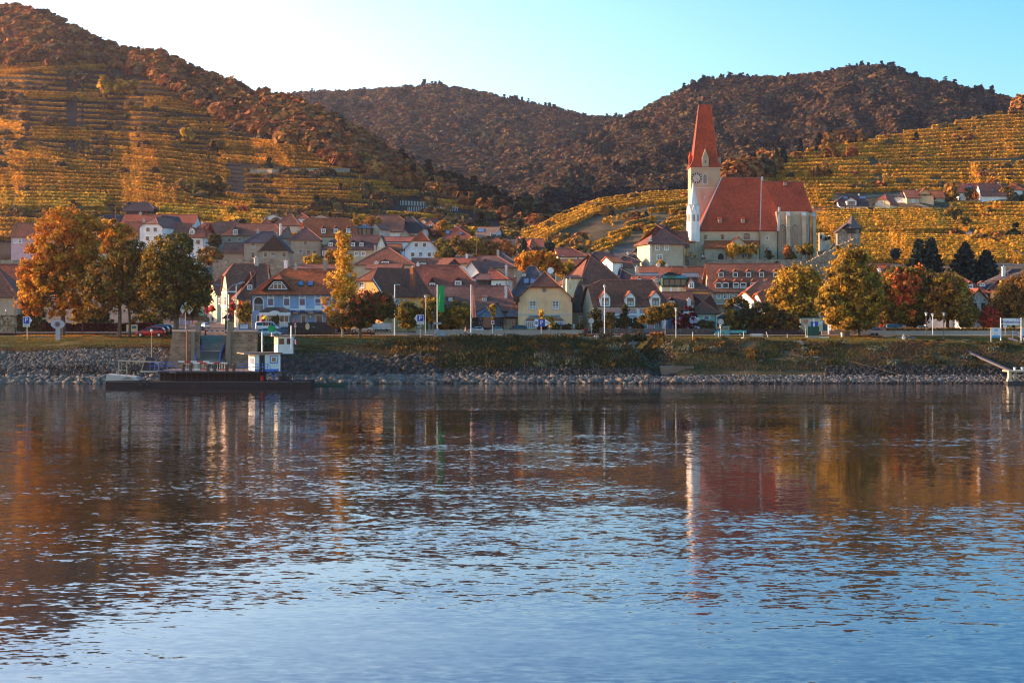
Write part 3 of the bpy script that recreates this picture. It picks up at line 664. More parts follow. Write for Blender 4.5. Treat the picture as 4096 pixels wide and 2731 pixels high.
for i in range(14): p = h.on(1664, 1192+i*5); m.box((p.x, -.04, p.z-.14), (p.x+.34, 0, p.z+.04), W_('red') if i % 2 else FW)
m.build('painted_quoins', h.rt)
House('town_house', 'house with low tiled ridge between the maple and the big red roof', 335, 1468, 1600, 1200, 1075, 1057, 8, wall='beige', roof='rust', ch=[(1506,1048,16,'white')])
House('barn_house', 'long low house with huge weathered brown roof behind the flagpoles', 284, 1712, 2063, 1318, 1239, 1146, 12, kl=1, kr=.02, ar=1.2, wall='beige', roof='old', o=.4,
  win_=[(1893,1283,1911,1300)], st='wb', dm=[(1794,1810,1186,1203,'white',None,'n',True),(1929,1947,1186,1203,'white',None,'n',True)], ch=[(2024,1146,11,'white',.25)])
# shop pavilion and its red roofed wing
h = House('shop', 'small shop wing with bright red roof joined to the yellow house', 283, 1988, 2072, 1318, 1266, 1214, 6, kl=.02, al=.3, wall='cream', roof='orange', o=.3, win_=[(2044,1279,2068,1310,dict(bars=(1,2)))], st='sw')
m = MB(); p, q = h.on(1993, 1300), h.on(2027, 1274); m.box((p.x, -.08, p.z), (q.x, 0, q.z), W_('grey')); sb = m.build('sign_board', h.rt)
text('Weinkultur', .2, BLK, sb, ((p.x+q.x)/2, -.1, q.z-.3)); m = MB(); m.box((p.x+.2, -.1, p.z+.15), (p.x+.7, -.08, p.z+.4), FBL); m.build('emblem', sb)
m = MB(); a, b2 = h.on(2020,1268).x, h.on(2072,1268).x; z0, z1 = h.on(2030,1268).z, h.on(2030,1244).z
m.prism([(a, -.9, z0), (b2, -.9, z0), (b2, .4, z1), (a+.6, .4, z1)], (0,0,.1), R_('lead')); m.build('porch_roof', h.rt)
pv = thing('pavilion', 'glass pavilion with folded dark metal roof left of the shop', 'pavilion', (X(1942,281), 281, Z(1318,281)))
m = MB(); rr = 1.9; zt, ze = Z(1213,281)-Z(1318,281), Z(1268,281)-Z(1318,281); N = 8
ring = [(3.1*math.cos(2*math.pi*i/N+.39), 2.4*math.sin(2*math.pi*i/N+.39)) for i in range(N)]
for i in range(N):
 a, b2 = ring[i], ring[(i+1) % N]; m.mesh([(a[0]*1.15,a[1]*1.15,ze),(b2[0]*1.15,b2[1]*1.15,ze),(2.0,0,zt)], [(0,1,2)], R_('lead')); m.beam((a[0]*1.15,a[1]*1.15,ze+.05), (2.0,0,zt+.05), .08, BLK)
m.build('roof', pv); m = MB()
for i in range(N):
 a, b2 = ring[i], ring[(i+1) % N]; m.poly([(a[0]*.9,a[1]*.9,.3),(b2[0]*.9,b2[1]*.9,.3),(b2[0]*.9,b2[1]*.9,ze),(a[0]*.9,a[1]*.9,ze)], glass())
m.build('glazing', pv)
for i in range(N): m = MB(); a = ring[i]; m.box((a[0]-.07,a[1]-.07,-1),(a[0]+.07,a[1]+.07,ze), BLK); m.build('post', pv)
# yellow gable house
h = House('yellow_house', 'pale yellow gable house with round attic window behind the parking sign', 278, 2073, 2289, 1322, 1193, 1089, 14, ax='y', kl=.48, al=3.2, wall='yellow', roof='brown', o=.55, st='sw',
  win_=[(2118,1204,2144,1236,dict(bars=(1,2))),(2210,1204,2235,1236,dict(bars=(1,2))),(2101,1287,2143,1311,dict(bars=(4,2), arch=True)),(2214,1287,2256,1311,dict(bars=(4,2), arch=True)),(2164,1283,2192,1322,dict(bars=(1,0), arch=True))])
m = MB(); p = h.on(2177, 1160)
for r0, r1, o1, mt in ((0, .33, .05, glass()), (.33, .45, .07, FST)):
 N = 14
 for i in range(N):
  a, b2 = 2*math.pi*i/N, 2*math.pi*(i+1)/N; m.poly([(p.x+r*math.cos(t), -o1, p.z+r*math.sin(t)) for r, t in ((r0+1e-3,a),(r1,a),(r1,b2),(r0+1e-3,b2))], mt)
m.build('round_window', h.rt)
m = MB(); z = h.on(2100,1258).z; m.box((-.05, -.05, z-.12), (h.L+.05, 0, z+.12), FST); m.build('string_course', h.rt)
m = MB(); p, q = h.on(2115,1274), h.on(2240,1261); m.box((p.x, -.12, p.z), (q.x, -.02, q.z), M('sign grey', (.22,.21,.20))); sg = m.build('sign_board', h.rt)
text('WEINHOF   Gasthof · Pension', .3, M('sign dark', (.04,.04,.05)), sg, ((p.x+q.x)/2, -.13, (p.z+q.z)/2))
m = MB()
for s in (0, 1):
 x_ = -.3 if s == 0 else h.L+.3; m.box((x_-.5, -.7, h.ze-.6), (x_+.5, .3, h.ze+.1), DARKWOOD)
m.build('eave_box', h.rt)
House('side_house', 'small brown roofed house with zigzag painted frieze right of the yellow house', 286, 2288, 2349, 1322, 1239, 1140, 9, kl=0, al=1.2, kr=0, ar=.8, wall='beige', roof='brown', win_=[(2318,1266,2334,1294)], st='w')
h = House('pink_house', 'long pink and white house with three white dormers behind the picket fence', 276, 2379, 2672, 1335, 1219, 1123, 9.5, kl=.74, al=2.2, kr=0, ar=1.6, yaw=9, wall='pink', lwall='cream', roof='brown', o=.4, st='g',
  win_=[(2413,1272,2433,1312),(2463,1272,2485,1312),(2515,1272,2529,1305),(2563,1272,2588,1312),(2620,1272,2638,1312)],
  dm=[(2402,2441,1163,1224,'white','rust','g'),(2502,2541,1163,1224,'white','rust','g'),(2602,2642,1163,1224,'white','rust','g')])
m = MB(); z0, z1, z2, z3 = (h.on(2500, q).z for q in (1235, 1222, 1262, 1254)); m.box((-.05,-.06,z0), (h.L,0,z1), FW); m.box((-.05,-.05,z2), (h.L,0,z3), FW)
for px in (2384, 2496, 2552, 2655): x_ = h.on(px, 1240).x; m.box((x_-.25,-.055,0), (x_+.25,0,z0), FW)
m.build('white_band', h.rt)
h = House('villa', 'green and white house under a brown pyramid roof right of the pink house', 284, 2770, 2868, 1318, 1247, 1180, 9, kl=0, al=3.6, kr=0, ar=3.6, wall='green', roof='brown', o=.5, win_=[(2817,1265,2834,1279)], st='b', ch=[(2745,1196,13,'white',.0)])
m = MB(); m.box((-.05,-.05,h.ze-.5), (h.L,0,h.ze), FW)
for x_ in (0, h.L*.42, h.L*.66, h.L-.3): m.box((x_,-.05,0), (x_+.3,0,h.ze), FW)
m.build('white_band', h.rt)
House('town_house', 'low brown roof joining the pink house and the green villa', 284, 2664, 2772, 1318, 1225, 1171, 9, wall='lav', roof='brown', dm=[(2674,2700,1188,1224,'dark','brown')])
th = thing('terrace', 'lavender terrace wall with dark balustrade and sloping parapet between shrubs', 'terrace', GP(2700, 279)); b0 = th.location
m = MB(); x0, x1, x2 = X(2690,279)-b0.x, X(2770,279)-b0.x, X(2808,279)-b0.x; zt, zs = Z(1250,279)-b0.z, Z(1300,279)-b0.z
m.prism([(x0,0,-1),(x2,0,-1),(x2,0,zs),(x1,0,zt),(x0,0,zt)], (0,3,0), W_('lav')); m.beam((x1,-.05,zt+.1), (x2,-.05,zs+.1), .3, FW); m.box((x0,-.08,zt-.05),(x1,.2,zt+.12), FW); m.build('wall', th)
m = MB(); zb_ = Z(1227,279)-b0.z
for i in range(18): a = x0+(x1-x0)*i/17; m.cyl((a,0,zt), (a,0,zb_), .06, .06, DARKWOOD, 5)
m.box((x0,-.08,zb_-.06),(x1,.08,zb_+.06), DARKWOOD)
for a in (x0, x1): m.box((a-.15,-.15,zt),(a+.15,.15,zb_+.3), W_('grey'))
m.build('balustrade', th)
# yellow house with green conservatory
h = House('yellow_house', 'tall yellow house topped by a dark green glass conservatory', 312, 2648, 2752, 1300, 1147, 1139, 10, wall='yellow', roof='dark', o=.1, gut=False)
m = MB(); p, q = h.on(2650,1146), h.on(2748,1113); m.box((p.x,-.1,p.z), (q.x,4,q.z), FG)
for i in range(4):
 a = p.x+.25+(q.x-p.x-.3)*i/4; m.poly([(a,-.13,p.z+.25),(a+.85,-.13,p.z+.25),(a+.85,-.13,q.z-.25),(a,-.13,q.z-.25)], glass())
zz_ = h.on(2650,1106).z; m.prism([(p.x,-.3,q.z),(q.x,-.3,q.z),(q.x-.2,1.4,zz_+.15),(p.x+.2,1.4,zz_+.15)], (0,0,.1), M('green glass', (.03,.10,.07), 'metal', met=.2, rough=.15))
a_, b_ = h.on(2642,1104).x, h.on(2748,1104).x; z5, z6 = h.on(2650,1107).z, h.on(2650,1087).z
m.mesh([(a_,1.5,z5),(b_,1.5,z5),(a_+1.6,1.5,z6),(b_-2.6,1.5,z6),(a_,7,z5),(b_,7,z5),(a_+1.6,7,z6),(b_-2.6,7,z6)], [(0,1,3,2),(2,3,7,6),(0,2,6,4),(1,5,7,3)], BLK); m.build('conservatory', h.rt)
m = MB()
for px in (2650, 2684, 2714, 2746): x_ = h.on(px,1160).x; m.box((x_-.16,-.06,0), (x_+.16,0,h.ze), FW)
m.build('pilaster', h.rt)
House('yellow_house', 'yellow house with hipped brown roof and white dormer left of the hotel', 310, 2752, 2842, 1290, 1160, 1112, 9, kl=1, kr=0, ar=3.5, wall='ochre', roof='brown', o=.4, win_=[(2804,1183,2822,1207)], st='w', dm=[(2755,2777,1114,1152,'white','brown','w')])
House('flat_roof_house', 'black flat roofed attic with lead edge left of the green conservatory', 326, 2568, 2632, 1180, 1108, 1094, 6, wall='dark', roof='lead', gut=False)
House('flat_roof_house', 'black flat roofed attic with lead edge right of the green conservatory', 326, 2746, 2791, 1180, 1108, 1094, 6, wall='dark', roof='lead', gut=False)
House('red_dormer_house', 'cluster of small red tiled dormer roofs behind the long pink house', 318, 2538, 2644, 1200, 1122, 1108, 7, wall='white', roof='red', dm=[(2546,2566,1106,1124,'dark'),(2614,2642,1106,1124,'white')])
# hotel
ups = [(x_-11, x_+11, 1076, 1107, 'dark', 'rust', 'g') for x_ in (2884,2941,2994,3046,3102,3160)]; los = [(x_-14, x_+14, 1116, 1151, 'red', 'rust', 'g') for x_ in (2874,2902,2944,2973,3014,3071,3118,3150)]
h = House('hotel', 'long hotel with two rows of small dormers in its red brown roof below the church', 322, 2851, 3190, 1250, 1161, 1057, 15, kl=1, kr=.5, ar=2, wall='beige', roof='rust', o=.6, dm=ups+los, st='w',
  win_=[(2868,1177,2882,1194),(2894,1177,2908,1194),(2918,1176,2928,1196),(2937,1176,2950,1196),(2965,1176,2978,1196)])
m = MB(); p, q = h.on(2857,1217), h.on(2906,1212); m.box((p.x,-2,p.z),(q.x,-1.8,q.z), FW); text('HOTEL', .3, M('sign black', (.03,.02,.02)), h.rt, ((p.x+q.x)/2+2,-2.02,(p.z+q.z)/2)); m.box((p.x-1,-2,q.z),(q.x,-.1,q.z+.1), R_('old'))
for a in (p.x, q.x): m.box((a-.1,-2,0),(a+.1,-1.8,q.z), WOOD)
m.build('porch', h.rt)
House('town_house', 'salmon walled house with faded orange roof between yellow house and hotel', 340, 2702, 2852, 1260, 1134, 1068, 11, wall='salmon', roof='rust', o=.3, win_=[(2827,1142,2836,1151)], st='wb', ch=[(2741,1068,13,'grey')], dm=[(2806,2828,1095,1116,'dark')])
House('town_house', 'low house with bright orange roof and tall white chimney under the church wall', 345, 2564, 2702, 1200, 1100, 1068, 9, wall='beige', roof='orange', ch=[(2634,1056,13,'white'),(2668,1060,9,'white')])
House('courtyard_house', 'house with plain dark red roof in front of the hotel', 305, 2992, 3170, 1275, 1196, 1126, 9, kl=.35, al=2.5, wall='white', roof='rust', ch=[(3057,1122,8,'grey')])
House('cottage', 'white cottage with bright red roof and narrow white gable, front of the hotel', 296, 3062, 3160, 1300, 1227, 1165, 7.5, kl=.8, al=1, yaw=14, wall='white', roof='bright', lwin=[(3058,1200,3061,1222)], st='d')
House('cottage', 'small white lean-to with red roof left of the white gable cottage', 300, 3018, 3064, 1290, 1200, 1164, 7, kl=.8, al=.5, yaw=20, wall='white', roof='bright')
House('cottage', 'low cottage with swept dark slate roof behind the parked teal truck', 287, 2900, 3020, 1320, 1266, 1220, 8, kl=0, al=3, kr=0, ar=3, wall='cream', roof='slate', o=.7)
House('service_house', 'service building with dark slate mansard roof beside the two teal vents', 290, 3168, 3272, 1325, 1273, 1226, 9, kl=0, al=3, kr=0, ar=3, wall='beige', roof='slate', o=.9)
h = thing('toilet_block', 'flat roofed cream service block with blue doors and two teal roof vents', 'building', (X(3201,281), 281, Z(1331,281))); wx = (3291-3201)*281/F; zt = (1331-1273)*281/F
m = MB(); m.box((0,0,-1.5),(wx,4,zt), W_('cream')); m.build('wall', h); m = MB(); m.box((-.1,-.1,zt),(wx+.1,4.1,zt+.12), M('teal paint', (.04,.17,.20))); m.build('roof', h)
m = MB(); m.box((1.75,-.04,0),(2.9,0,zt*.78), FBL); m.build('door', h); m = MB(); m.box((3.0,-.05,1.35),(3.6,0,1.85), FW); m.build('notice', h)
for a in (.45, 3.2): m = MB(); m.lathe([(.24,0),(.24,.25),(.36,.3),(.36,.45),(.2,.58),(.02,.6)], MATS['teal paint'], 12, (a,2,zt+.12)); m.build('vent', h)
# left edge
House('farm_house', 'red roofed house at the left edge with grey hip ridge', 300, -120, 118, 1300, 1147, 1060, 11, kr=.02, ar=.4, wall='ochre', roof='red', win_=[(84,1180,96,1200)], st='w')
House('farm_house', 'brown roofed wing in front at the far left edge', 286, -180, 66, 1300, 1178, 1060, 8, kr=0, ar=4.8, wall='beige', roof='brown')
# right edge
House('restaurant', 'long house with plum red roof behind the round trees on the right', 300, 3705, 3950, 1320, 1168, 1096, 10, kl=.5, al=1.5, kr=0, ar=4.4, wall='white', roof='red', dm=[(3866,3894,1126,1152,'dark'),(3916,3942,1124,1142,'dark')])
House('gable_cottage', 'timber braced white gable under a dark overhanging red roof, right side', 291, 3868, 3952, 1320, 1200, 1158, 8, ax='y', wall='white', roof='rust', o=.9, win_=[(3890,1212,3908,1250),(3925,1212,3940,1235)], st='d')
h = House('manor', 'ochre manor with charcoal roof and white chimney at the right edge', 300, 3962, 4250, 1320, 1150, 1080, 12, kl=0, al=5.5, wall='yellow', roof='dark', o=.6, win_=[(4055,1166,4078,1190)], st='wb', ch=[(3999,1068,12,'white',.3)])
House('manor_wing', 'projecting ochre wing of the manor with two shuttered windows', 296, 4036, 4300, 1320, 1113, 1078, 9, kl=0, al=6, wall='yellow', roof='dark', o=.6, win_=[(4056,1126,4076,1148,dict(sh=True)),(4060,1172,4078,1196)], st='wb')
House('villa', 'small house with red pyramid roof and white chimney between the autumn trees', 320, 3500, 3572, 1250, 1112, 1060, 8, kl=0, al=3.6, kr=0, ar=3.6, wall='white', roof='bright', ch=[(3506,1076,9,'white',.2)], st='w', win_=[(3520,1130,3532,1150)])
House('villa', 'low red roofed annex among the trees left of the orange maple', 325, 3270, 3420, 1250, 1130, 1104, 8, wall='white', roof='red')
# ------------------------------------------------------------------ the village behind
def w3(*a): return [(x-10, y-11, x+10, y+11) for x, y in a]
def w2(*a, s=8): return [(x-s, y-s*1.15, x+s, y+s*1.15) for x, y in a]
House('town_house', 'old grey pyramid roofed corner house with patched plaster, left of the purple roof', 445, 1162, 1284, 1060, 958, 911, 12, kl=0, al=3.6, kr=0, ar=3.8, yaw=6, wall='stone', roof='old', win_=w2((1222,972),(1202,1008),(1235,1008),(1259,1008), s=7), st='s', ch=[(1192,922,9,'stone')])
House('timber_gable_house', 'low cream house under a dark timber boarded gable, three square windows', 428, 1037, 1154, 1075, 1004, 942, 9, ax='y', wall='stone', roof='dark', o=.3, win_=w2((1062,1019),(1092,1019),(1136,1019), s=7), st='s', ch=[(1098,930,10,'stone')])
_h = bpy.data.objects
m = MB(); D_ = 427.6; m.prism([P(1040,1003,D_), P(1151,1003,D_), P(1095,945,D_)], (0,.1,0), DARKWOOD); bg_ = m.build('boarded_gable', None)
par = [o for o in COL.objects if o.name.startswith('timber_gable_house')][0]; bg_.parent = par; bg_.matrix_parent_inverse = Matrix.Translation(-par.location)
House('town_house', 'dark slate roofed stone house between the long brown barn and the timber gable', 450, 976, 1090, 1050, 969, 928, 9, kl=0, al=4, kr=.9, ar=.3, wall='stone', roof='slate', win_=[(1005,972,1021,991),(1006,1010,1018,1030)], st='s', ch=[(1031,918,8,'grey')])
House('shed', 'low shed with sagging dark tile roof below the brown barn', 455, 892, 976, 1030, 1010, 972, 8, wall='stone', roof='old')
House('barn', 'long stone barn with wide brown tiled roof and one hoist dormer', 468, 872, 1145, 1000, 941, 897, 12, kl=0, al=4, kr=0, ar=4, wall='stone', roof='rust', win_=[(913,954,923,966),(954,953,964,966)], st='s', dm=[(930,952,905,938,'dark')])
House('barn', 'orange lit gable end of a high brown roof behind the white chimney house', 490, 838, 960, 980, 938, 888, 11, kl=.5, al=2.5, yaw=16, wall='peach', lwall='peach', roof='rust')
House('town_house', 'white house with deep red hipped roof, one dormer and a white chimney', 456, 745, 818, 1010, 947, 893, 10, kl=0, al=5, kr=0, ar=2.4, yaw=-8, wall='white', roof='red', win_=w2((762,968),(792,968), s=7), st='d', dm=[(757,778,908,935,'white')], ch=[(811,890,12,'white')])
House('town_house', 'low red roof running left from the white dormer house', 462, 680, 748, 1000, 938, 895, 9, wall='white', roof='red', win_=w2((700,960),(725,960)), st='d')
House('gable_house', 'tall white house with clipped brown gable and four windows above the dark trees', 458, 559, 648, 1015, 908, 871, 12, ax='y', kl=.35, al=2.8, yaw=-14, wall='white', roof='old', win_=w2((592,919),(621,919),(590,954),(622,954), s=7), st='wb')
House('town_house', 'white balconied wing with brown roof left of the tall white gable house', 464, 488, 562, 1015, 944, 889, 10, wall='white', roof='rust', win_=[(530,946,557,962),(505,950,520,972)], st='d', ch=[(576,876,9,'salmon' if 0 else 'grey')])
House('town_house', 'long dark red roof stretching behind the white gable houses at the upper left', 492, 486, 775, 960, 895, 860, 11, wall='white', roof='red', ch=[(562,850,10,'grey'),(702,876,12,'white')])
House('gable_house', 'black slated gable rising between the red roofs at the upper left', 480, 628, 668, 960, 905, 864, 9, ax='y', yaw=-20, wall='dark', roof='slate')
House('town_house', 'house with pale pink gable and dark roof behind the small orange tree', 498, 424, 492, 960, 888, 862, 9, kl=.9, al=.3, yaw=20, wall='pink', lwall='pink', roof='dark', ch=[(474,862,6,'white')])
House('town_house', 'peach house with brown hipped roof and white chimney behind the large orange tree', 462, 352, 425, 1010, 915, 886, 9, kl=0, al=3, kr=0, ar=3, wall='peach', roof='brown', ch=[(420,880,14,'white')], win_=w2((365,930),(380,930),(392,930), s=6), st='w')
House('farm_house', 'pink walled house with brown roof at the far left above the terrace wall', 452, 44, 150, 1030, 945, 894, 9, kl=.8, al=.5, wall='pink', roof='rust', win_=w2((62,965),(80,965), s=6), st='w')
House('town_house', 'brown roofed house hidden behind the big orange tree, upper left', 462, 160, 345, 1030, 950, 893, 10, wall='peach', roof='brown')
bn = House('field_barn', 'black timber field barn with open sides on the lowest vineyard terrace', 0, 505, 602, 868, 838, 811, 9, kl=.3, al=1.5, kr=.3, ar=1.5, wall='dark', roof='dark', o=1.2, gut=False)
House('field_hut', 'tiny brick hut with flat brown roof among bright vines at the left edge', 0, 44, 66, 800, 786, 778, 4, wall='salmon', roof='brown', gut=False, o=.5)
House('long_house', 'long house with deep purple brown roof and three dormers above a beige wall', 440, 1296, 1512, 1060, 996, 943, 13, kl=0, al=3, kr=.95, ar=.2, wall='beige', roof='old', st='w',
  win_=w2((1298,1013),(1322,1013),(1385,1013),(1425,1016),(1453,1016), s=7), dm=[(1313,1332,960,984,'dark'),(1403,1421,960,985,'dark'),(1437,1455,960,985,'dark')])
House('gable_house', 'narrow cream gable at the right end of the long purple roof', 436, 1506, 1544, 1060, 990, 944, 9, ax='y', wall='cream', roof='slate', win_=[(1516,970,1521,986),(1525,970,1530,986)], st='w', o=.25)
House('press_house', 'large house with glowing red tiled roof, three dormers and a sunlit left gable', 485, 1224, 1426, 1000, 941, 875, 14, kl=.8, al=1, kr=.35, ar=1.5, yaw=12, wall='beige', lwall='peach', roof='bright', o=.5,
  dm=[(1283,1304,903,932,'dark'),(1333,1353,903,932,'dark'),(1383,1402,903,932,'dark')])
House('glass_hall', 'dark glazed hall with pale blue metal roof right of the glowing red roof', 492, 1424, 1486, 960, 912, 898, 10, kl=0, al=3, kr=0, ar=3, wall='dark', roof='lead', win_=[(1430,915,1445,940),(1450,915,1465,940),(1468,915,1480,940)], st='k')
House('gable_house', 'small beige gable house between the glass hall and the big brown barn', 498, 1480, 1520, 960, 915, 894, 9, ax='y', yaw=-15, wall='peach', roof='brown')
House('barn', 'very large dark brown barn roof with one brick chimney at the foot of the hill', 525, 1474, 1606, 960, 920, 863, 13, kl=.75, al=2, kr=.7, ar=1.5, wall='white', roof='brown', ch=[(1564,868,9,'brick')], o=.8)
House('barn', 'dark clipped gable barn standing right behind the very large brown roof', 530, 1604, 1680, 962, 924, 866, 12, kl=.7, al=2, kr=.3, ar=4, wall='white', roof='dark', o=.9, yaw=-10)
House('gable_house', 'house with timber scaffolded gable under construction at the foot of the hill', 560, 1664, 1722, 950, 906, 876, 10, ax='y', yaw=-25, wall='cream', roof='brown', gut=False)
House('town_house', 'pale blue narrow house with orange lit roof beside the scaffolded gable', 552, 1700, 1740, 955, 905, 883, 8, kl=.4, al=1.5, kr=0, ar=2, wall='bluewhite', roof='orange', win_=w2((1722,903),(1734,930), s=4), st='w')
House('modern_house', 'flat roofed white and brown modern block at the edge of the village', 556, 1738, 1760, 950, 902, 899, 6, wall='white', roof='lead', gut=False, win_=[(1741,925,1756,938)], st='k')
House('town_house', 'wide dark red flat pitched roof behind the white gable house', 470, 1528, 1652, 1000, 966, 949, 9, wall='bluewhite', roof='red')
House('gable_house', 'small brown pyramid gable roof above the dark red flat roof', 500, 1594, 1646, 970, 950, 921, 8, ax='y', wall='beige', roof='rust')
House('outbuilding', 'low orange tiled outbuilding at the foot of the white gable house', 448, 1545, 1600, 1050, 1000, 977, 7, wall='beige', roof='orange')
House('gable_house', 'white house with broad clipped red gable and five windows above the village', 436, 1620, 1747, 1062, 993, 926, 12, ax='y', kl=.48, al=3, wall='bluewhite', roof='red', o=.5, st='wb', win_=w2((1665,980),(1698,980),(1651,1018),(1683,1018),(1717,1018), s=6.5))
House('great_house', 'house with great patched orange brown hipped roof and eyebrow opening', 400, 1420, 1655, 1110, 1058, 991, 17, kl=0, al=6.5, kr=0, ar=6.5, wall='beige', roof='rust', ch=[(1500,984,8,'grey')], dm=[(1522,1560,1036,1060,'dark')])
House('outbuilding', 'long low red roof with a small hatch right of the great hipped roof', 405, 1648, 1785, 1110, 1063, 1035, 8, wall='dark', roof='rust', dm=[(1680,1706,1046,1060,'dark')])
House('villa', 'villa with bright red hipped roof and white chimney above the orchard', 520, 1775, 1890, 985, 951, 905, 13, kl=0, al=5.5, kr=0, ar=5.5, wall='peach', roof='red', o=.8, ch=[(1820,905,8,'white')], sk=[(1782,1800,922,937),(1838,1850,930,940)])
House('gable_house', 'white house with solar panels on its tan roof and a blue white gable', 540, 1900, 1976, 975, 947, 911, 10, kr=1, yaw=-18, wall='bluewhite', roof='tan', o=.5, sk=[(1908,1940,915,930)], st='w', rwin=[(1962,936,1980,945)])
House('town_house', 'wide red roof half covered by the orchard trees', 500, 1950, 2040, 1020, 985, 954, 10, kl=.5, al=2, kr=0, ar=4, wall='beige', roof='red')
House('chapel_house', 'red roofed house with pointed turret roof and glazed corner', 500, 2070, 2172, 1030, 988, 957, 10, kl=.9, al=.2, wall='cream', roof='red', o=.3, win_=[(2140,990,2168,1010,dict(bars=(3,1)))], st='n')
House('turret_house', 'sunlit pyramid turret roof in front of the glazed corner house', 492, 2120, 2150, 1030, 988, 956, 6, kl=0, al=2, kr=0, ar=.1, yaw=25, wall='white', roof='bright', gut=False)
House('gable_house', 'low red roof just behind the turret with a sunlit edge', 530, 2095, 2130, 1000, 960, 947, 7, yaw=20, wall='white', roof='orange')
House('town_house', 'brown tiled long roof with two dormers below the orchard', 375, 1898, 2060, 1130, 1068, 1025, 11, kl=.1, al=1, kr=0, ar=4, wall='stone', roof='old', dm=[(1927,1953,1034,1068,'dark')])
House('town_house', 'dull slate blue roof tucked behind the long brown tiled roof', 400, 1990, 2055, 1100, 1045, 1012, 8, kl=.1, al=2, kr=0, ar=3, wall='grey', roof='slate', ch=[(1992,1003,11,'grey')])
House('town_house', 'house with fresh red roof and whitewashed wall left of the big black roof', 345, 1952, 2030, 1200, 1115, 1070, 9, kl=.9, al=.2, kr=0, ar=4, yaw=-6, wall='white', roof='red', ch=[(2025,1062,9,'white')], win_=w2((1988,1138),(2000,1138), s=3), st='d')
House('town_house', 'narrow house with grey weathered gable roof behind the baroque gable', 350, 1846, 1925, 1190, 1100, 1045, 10, ax='y', yaw=-22, wall='white', roof='old', ch=[(1850,1048,9,'brick')])
House('town_house', 'plain red roof showing behind the white chimney and television aerial', 385, 1822, 1908, 1120, 1052, 1033, 7, wall='beige', roof='red', ch=[(1867,1018,9,'white')])
House('outbuilding', 'small red gable roof with dark end wall above the big red roofed inn', 352, 1747, 1784, 1120, 1062, 1036, 7, kr=1, yaw=-22, wall='dark', roof='rust')
House('shed', 'brick and dark tile shed roofs squeezed beside the baroque gable', 322, 1890, 1955, 1200, 1118, 1098, 6, kl=.1, al=1, wall='dark', roof='old', ch=[(1925,1100,15,'brick'),(1937,1120,12,'white'),(1960,1115,11,'dark')])
h = House('baroque_house', 'house with white curved baroque gable beside the big red roof', 312, 1822, 1902, 1200, 1128, 1095, 7, kl=.3, al=.5, kr=.1, ar=2.5, wall='white', roof='dark')
m = MB(); N = 14; c = P(1838,1100,310)-h.loc; r = 1.6
m.prism([(c.x+1.6*math.cos(math.pi*i/N), 0, c.z+1.55*math.sin(math.pi*i/N)) for i in range(N+1)]+[(c.x-1.6,0,c.z-2)] + [(c.x+1.6,0,c.z-2)], (0,.5,0), W_('cream'))
for i in range(N): a, b2 = math.pi*i/N, math.pi*(i+1)/N; m.beam((c.x+1.65*math.cos(a),-.05,c.z+1.6*math.sin(a)), (c.x+1.65*math.cos(b2),-.05,c.z+1.6*math.sin(b2)), .2, FW)
q = [P(px,py,310)-h.loc for px, py in ((1866,1100),(1868,1105),(1873,1112),(1882,1118),(1893,1120),(1901,1126))]
for a, b2 in zip(q, q[1:]): m.beam(a, b2, .25, FW)
m.build('curved_gable', h.rt)
h = House('black_roof_house', 'yellow walled house under a huge mossy black roof with skylight band', 318, 2056, 2205, 1260, 1170, 1068, 13, kl=0, al=2.8, kr=0, ar=2.8, wall='yellow', roof='slate', o=.9,
  sk=[(2094,2117,1115,1136),(2119,2143,1115,1136)], dm=[(2087,2105,1086,1105,'grey','lead','n'),(2158,2174,1086,1105,'grey','lead','n')], ch=[(2060,1110,12,'brick',.1)])
m = MB(); p = h.on(2202, 1082, 'ridge'); m.cyl((p.x,p.y,p.z-1.6),(p.x,p.y,p.z),.04,.04,METAL,5); m.lathe([(.02,0),(.42,.08),(.5,.14)], FW, 14, (0,0,0)); o_ = m
di = MB(); di.cyl((p.x,p.y,p.z-2),(p.x,p.y,p.z-.3),.04,.04,METAL,5); di.cyl((p.x,p.y-.1,p.z),(p.x,p.y+.02,p.z),.62,.5,FW,16); di.build('satellite_dish', h.rt)
House('town_house', 'steep brown pyramid roof behind the round orange tree', 372, 2055, 2170, 1150, 1068, 987, 14, kl=0, al=4.5, kr=0, ar=3, wall='stone', roof='brown', ch=[(2069,1012,11,'brick',.2)])
House('great_house', 'huge dark mossy pyramid roof with sunlit orange left slope', 330, 2325, 2488, 1230, 1126, 1018, 15, kl=0, al=4.4, kr=0, ar=4.6, yaw=14, wall='grey', roof='brown', o=.6, win_=[(2356,1142,2372,1160)], st='d')
House('town_house', 'low dark roof between the two small white spires and the great pyramid', 330, 2268, 2330, 1220, 1112, 1105, 8, kl=.8, al=.3, wall='cream', roof='dark')
sp = thing('spire', 'pair of little white gothic spires lit by the sun beside the yellow house', 'spire', (X(2268,300), 300, Z(1200,300)))
for dx in (-.55, .55):
 m = MB(); z0 = 0; z1 = Z(1130,300)-Z(1200,300); z2 = Z(1106,300)-Z(1200,300); m.box((dx-.28,-.28,0),(dx+.28,.28,z1), W_('cream')); m.mesh([(dx-.34,-.34,z1),(dx+.34,-.34,z1),(dx+.34,.34,z1),(dx-.34,.34,z1),(dx,0,z2)], [(0,1,4),(1,2,4),(2,3,4),(3,0,4)], W_('peach')); m.box((dx-.12,-.3,z1-1.1),(dx+.12,-.27,z1-.15), W_('salmon')); m.build('turret', sp)
House('town_house', 'long dull red roof left of the slim antenna mast', 395, 2224, 2352, 1120, 1066, 1041, 9, wall='stone', roof='rust')
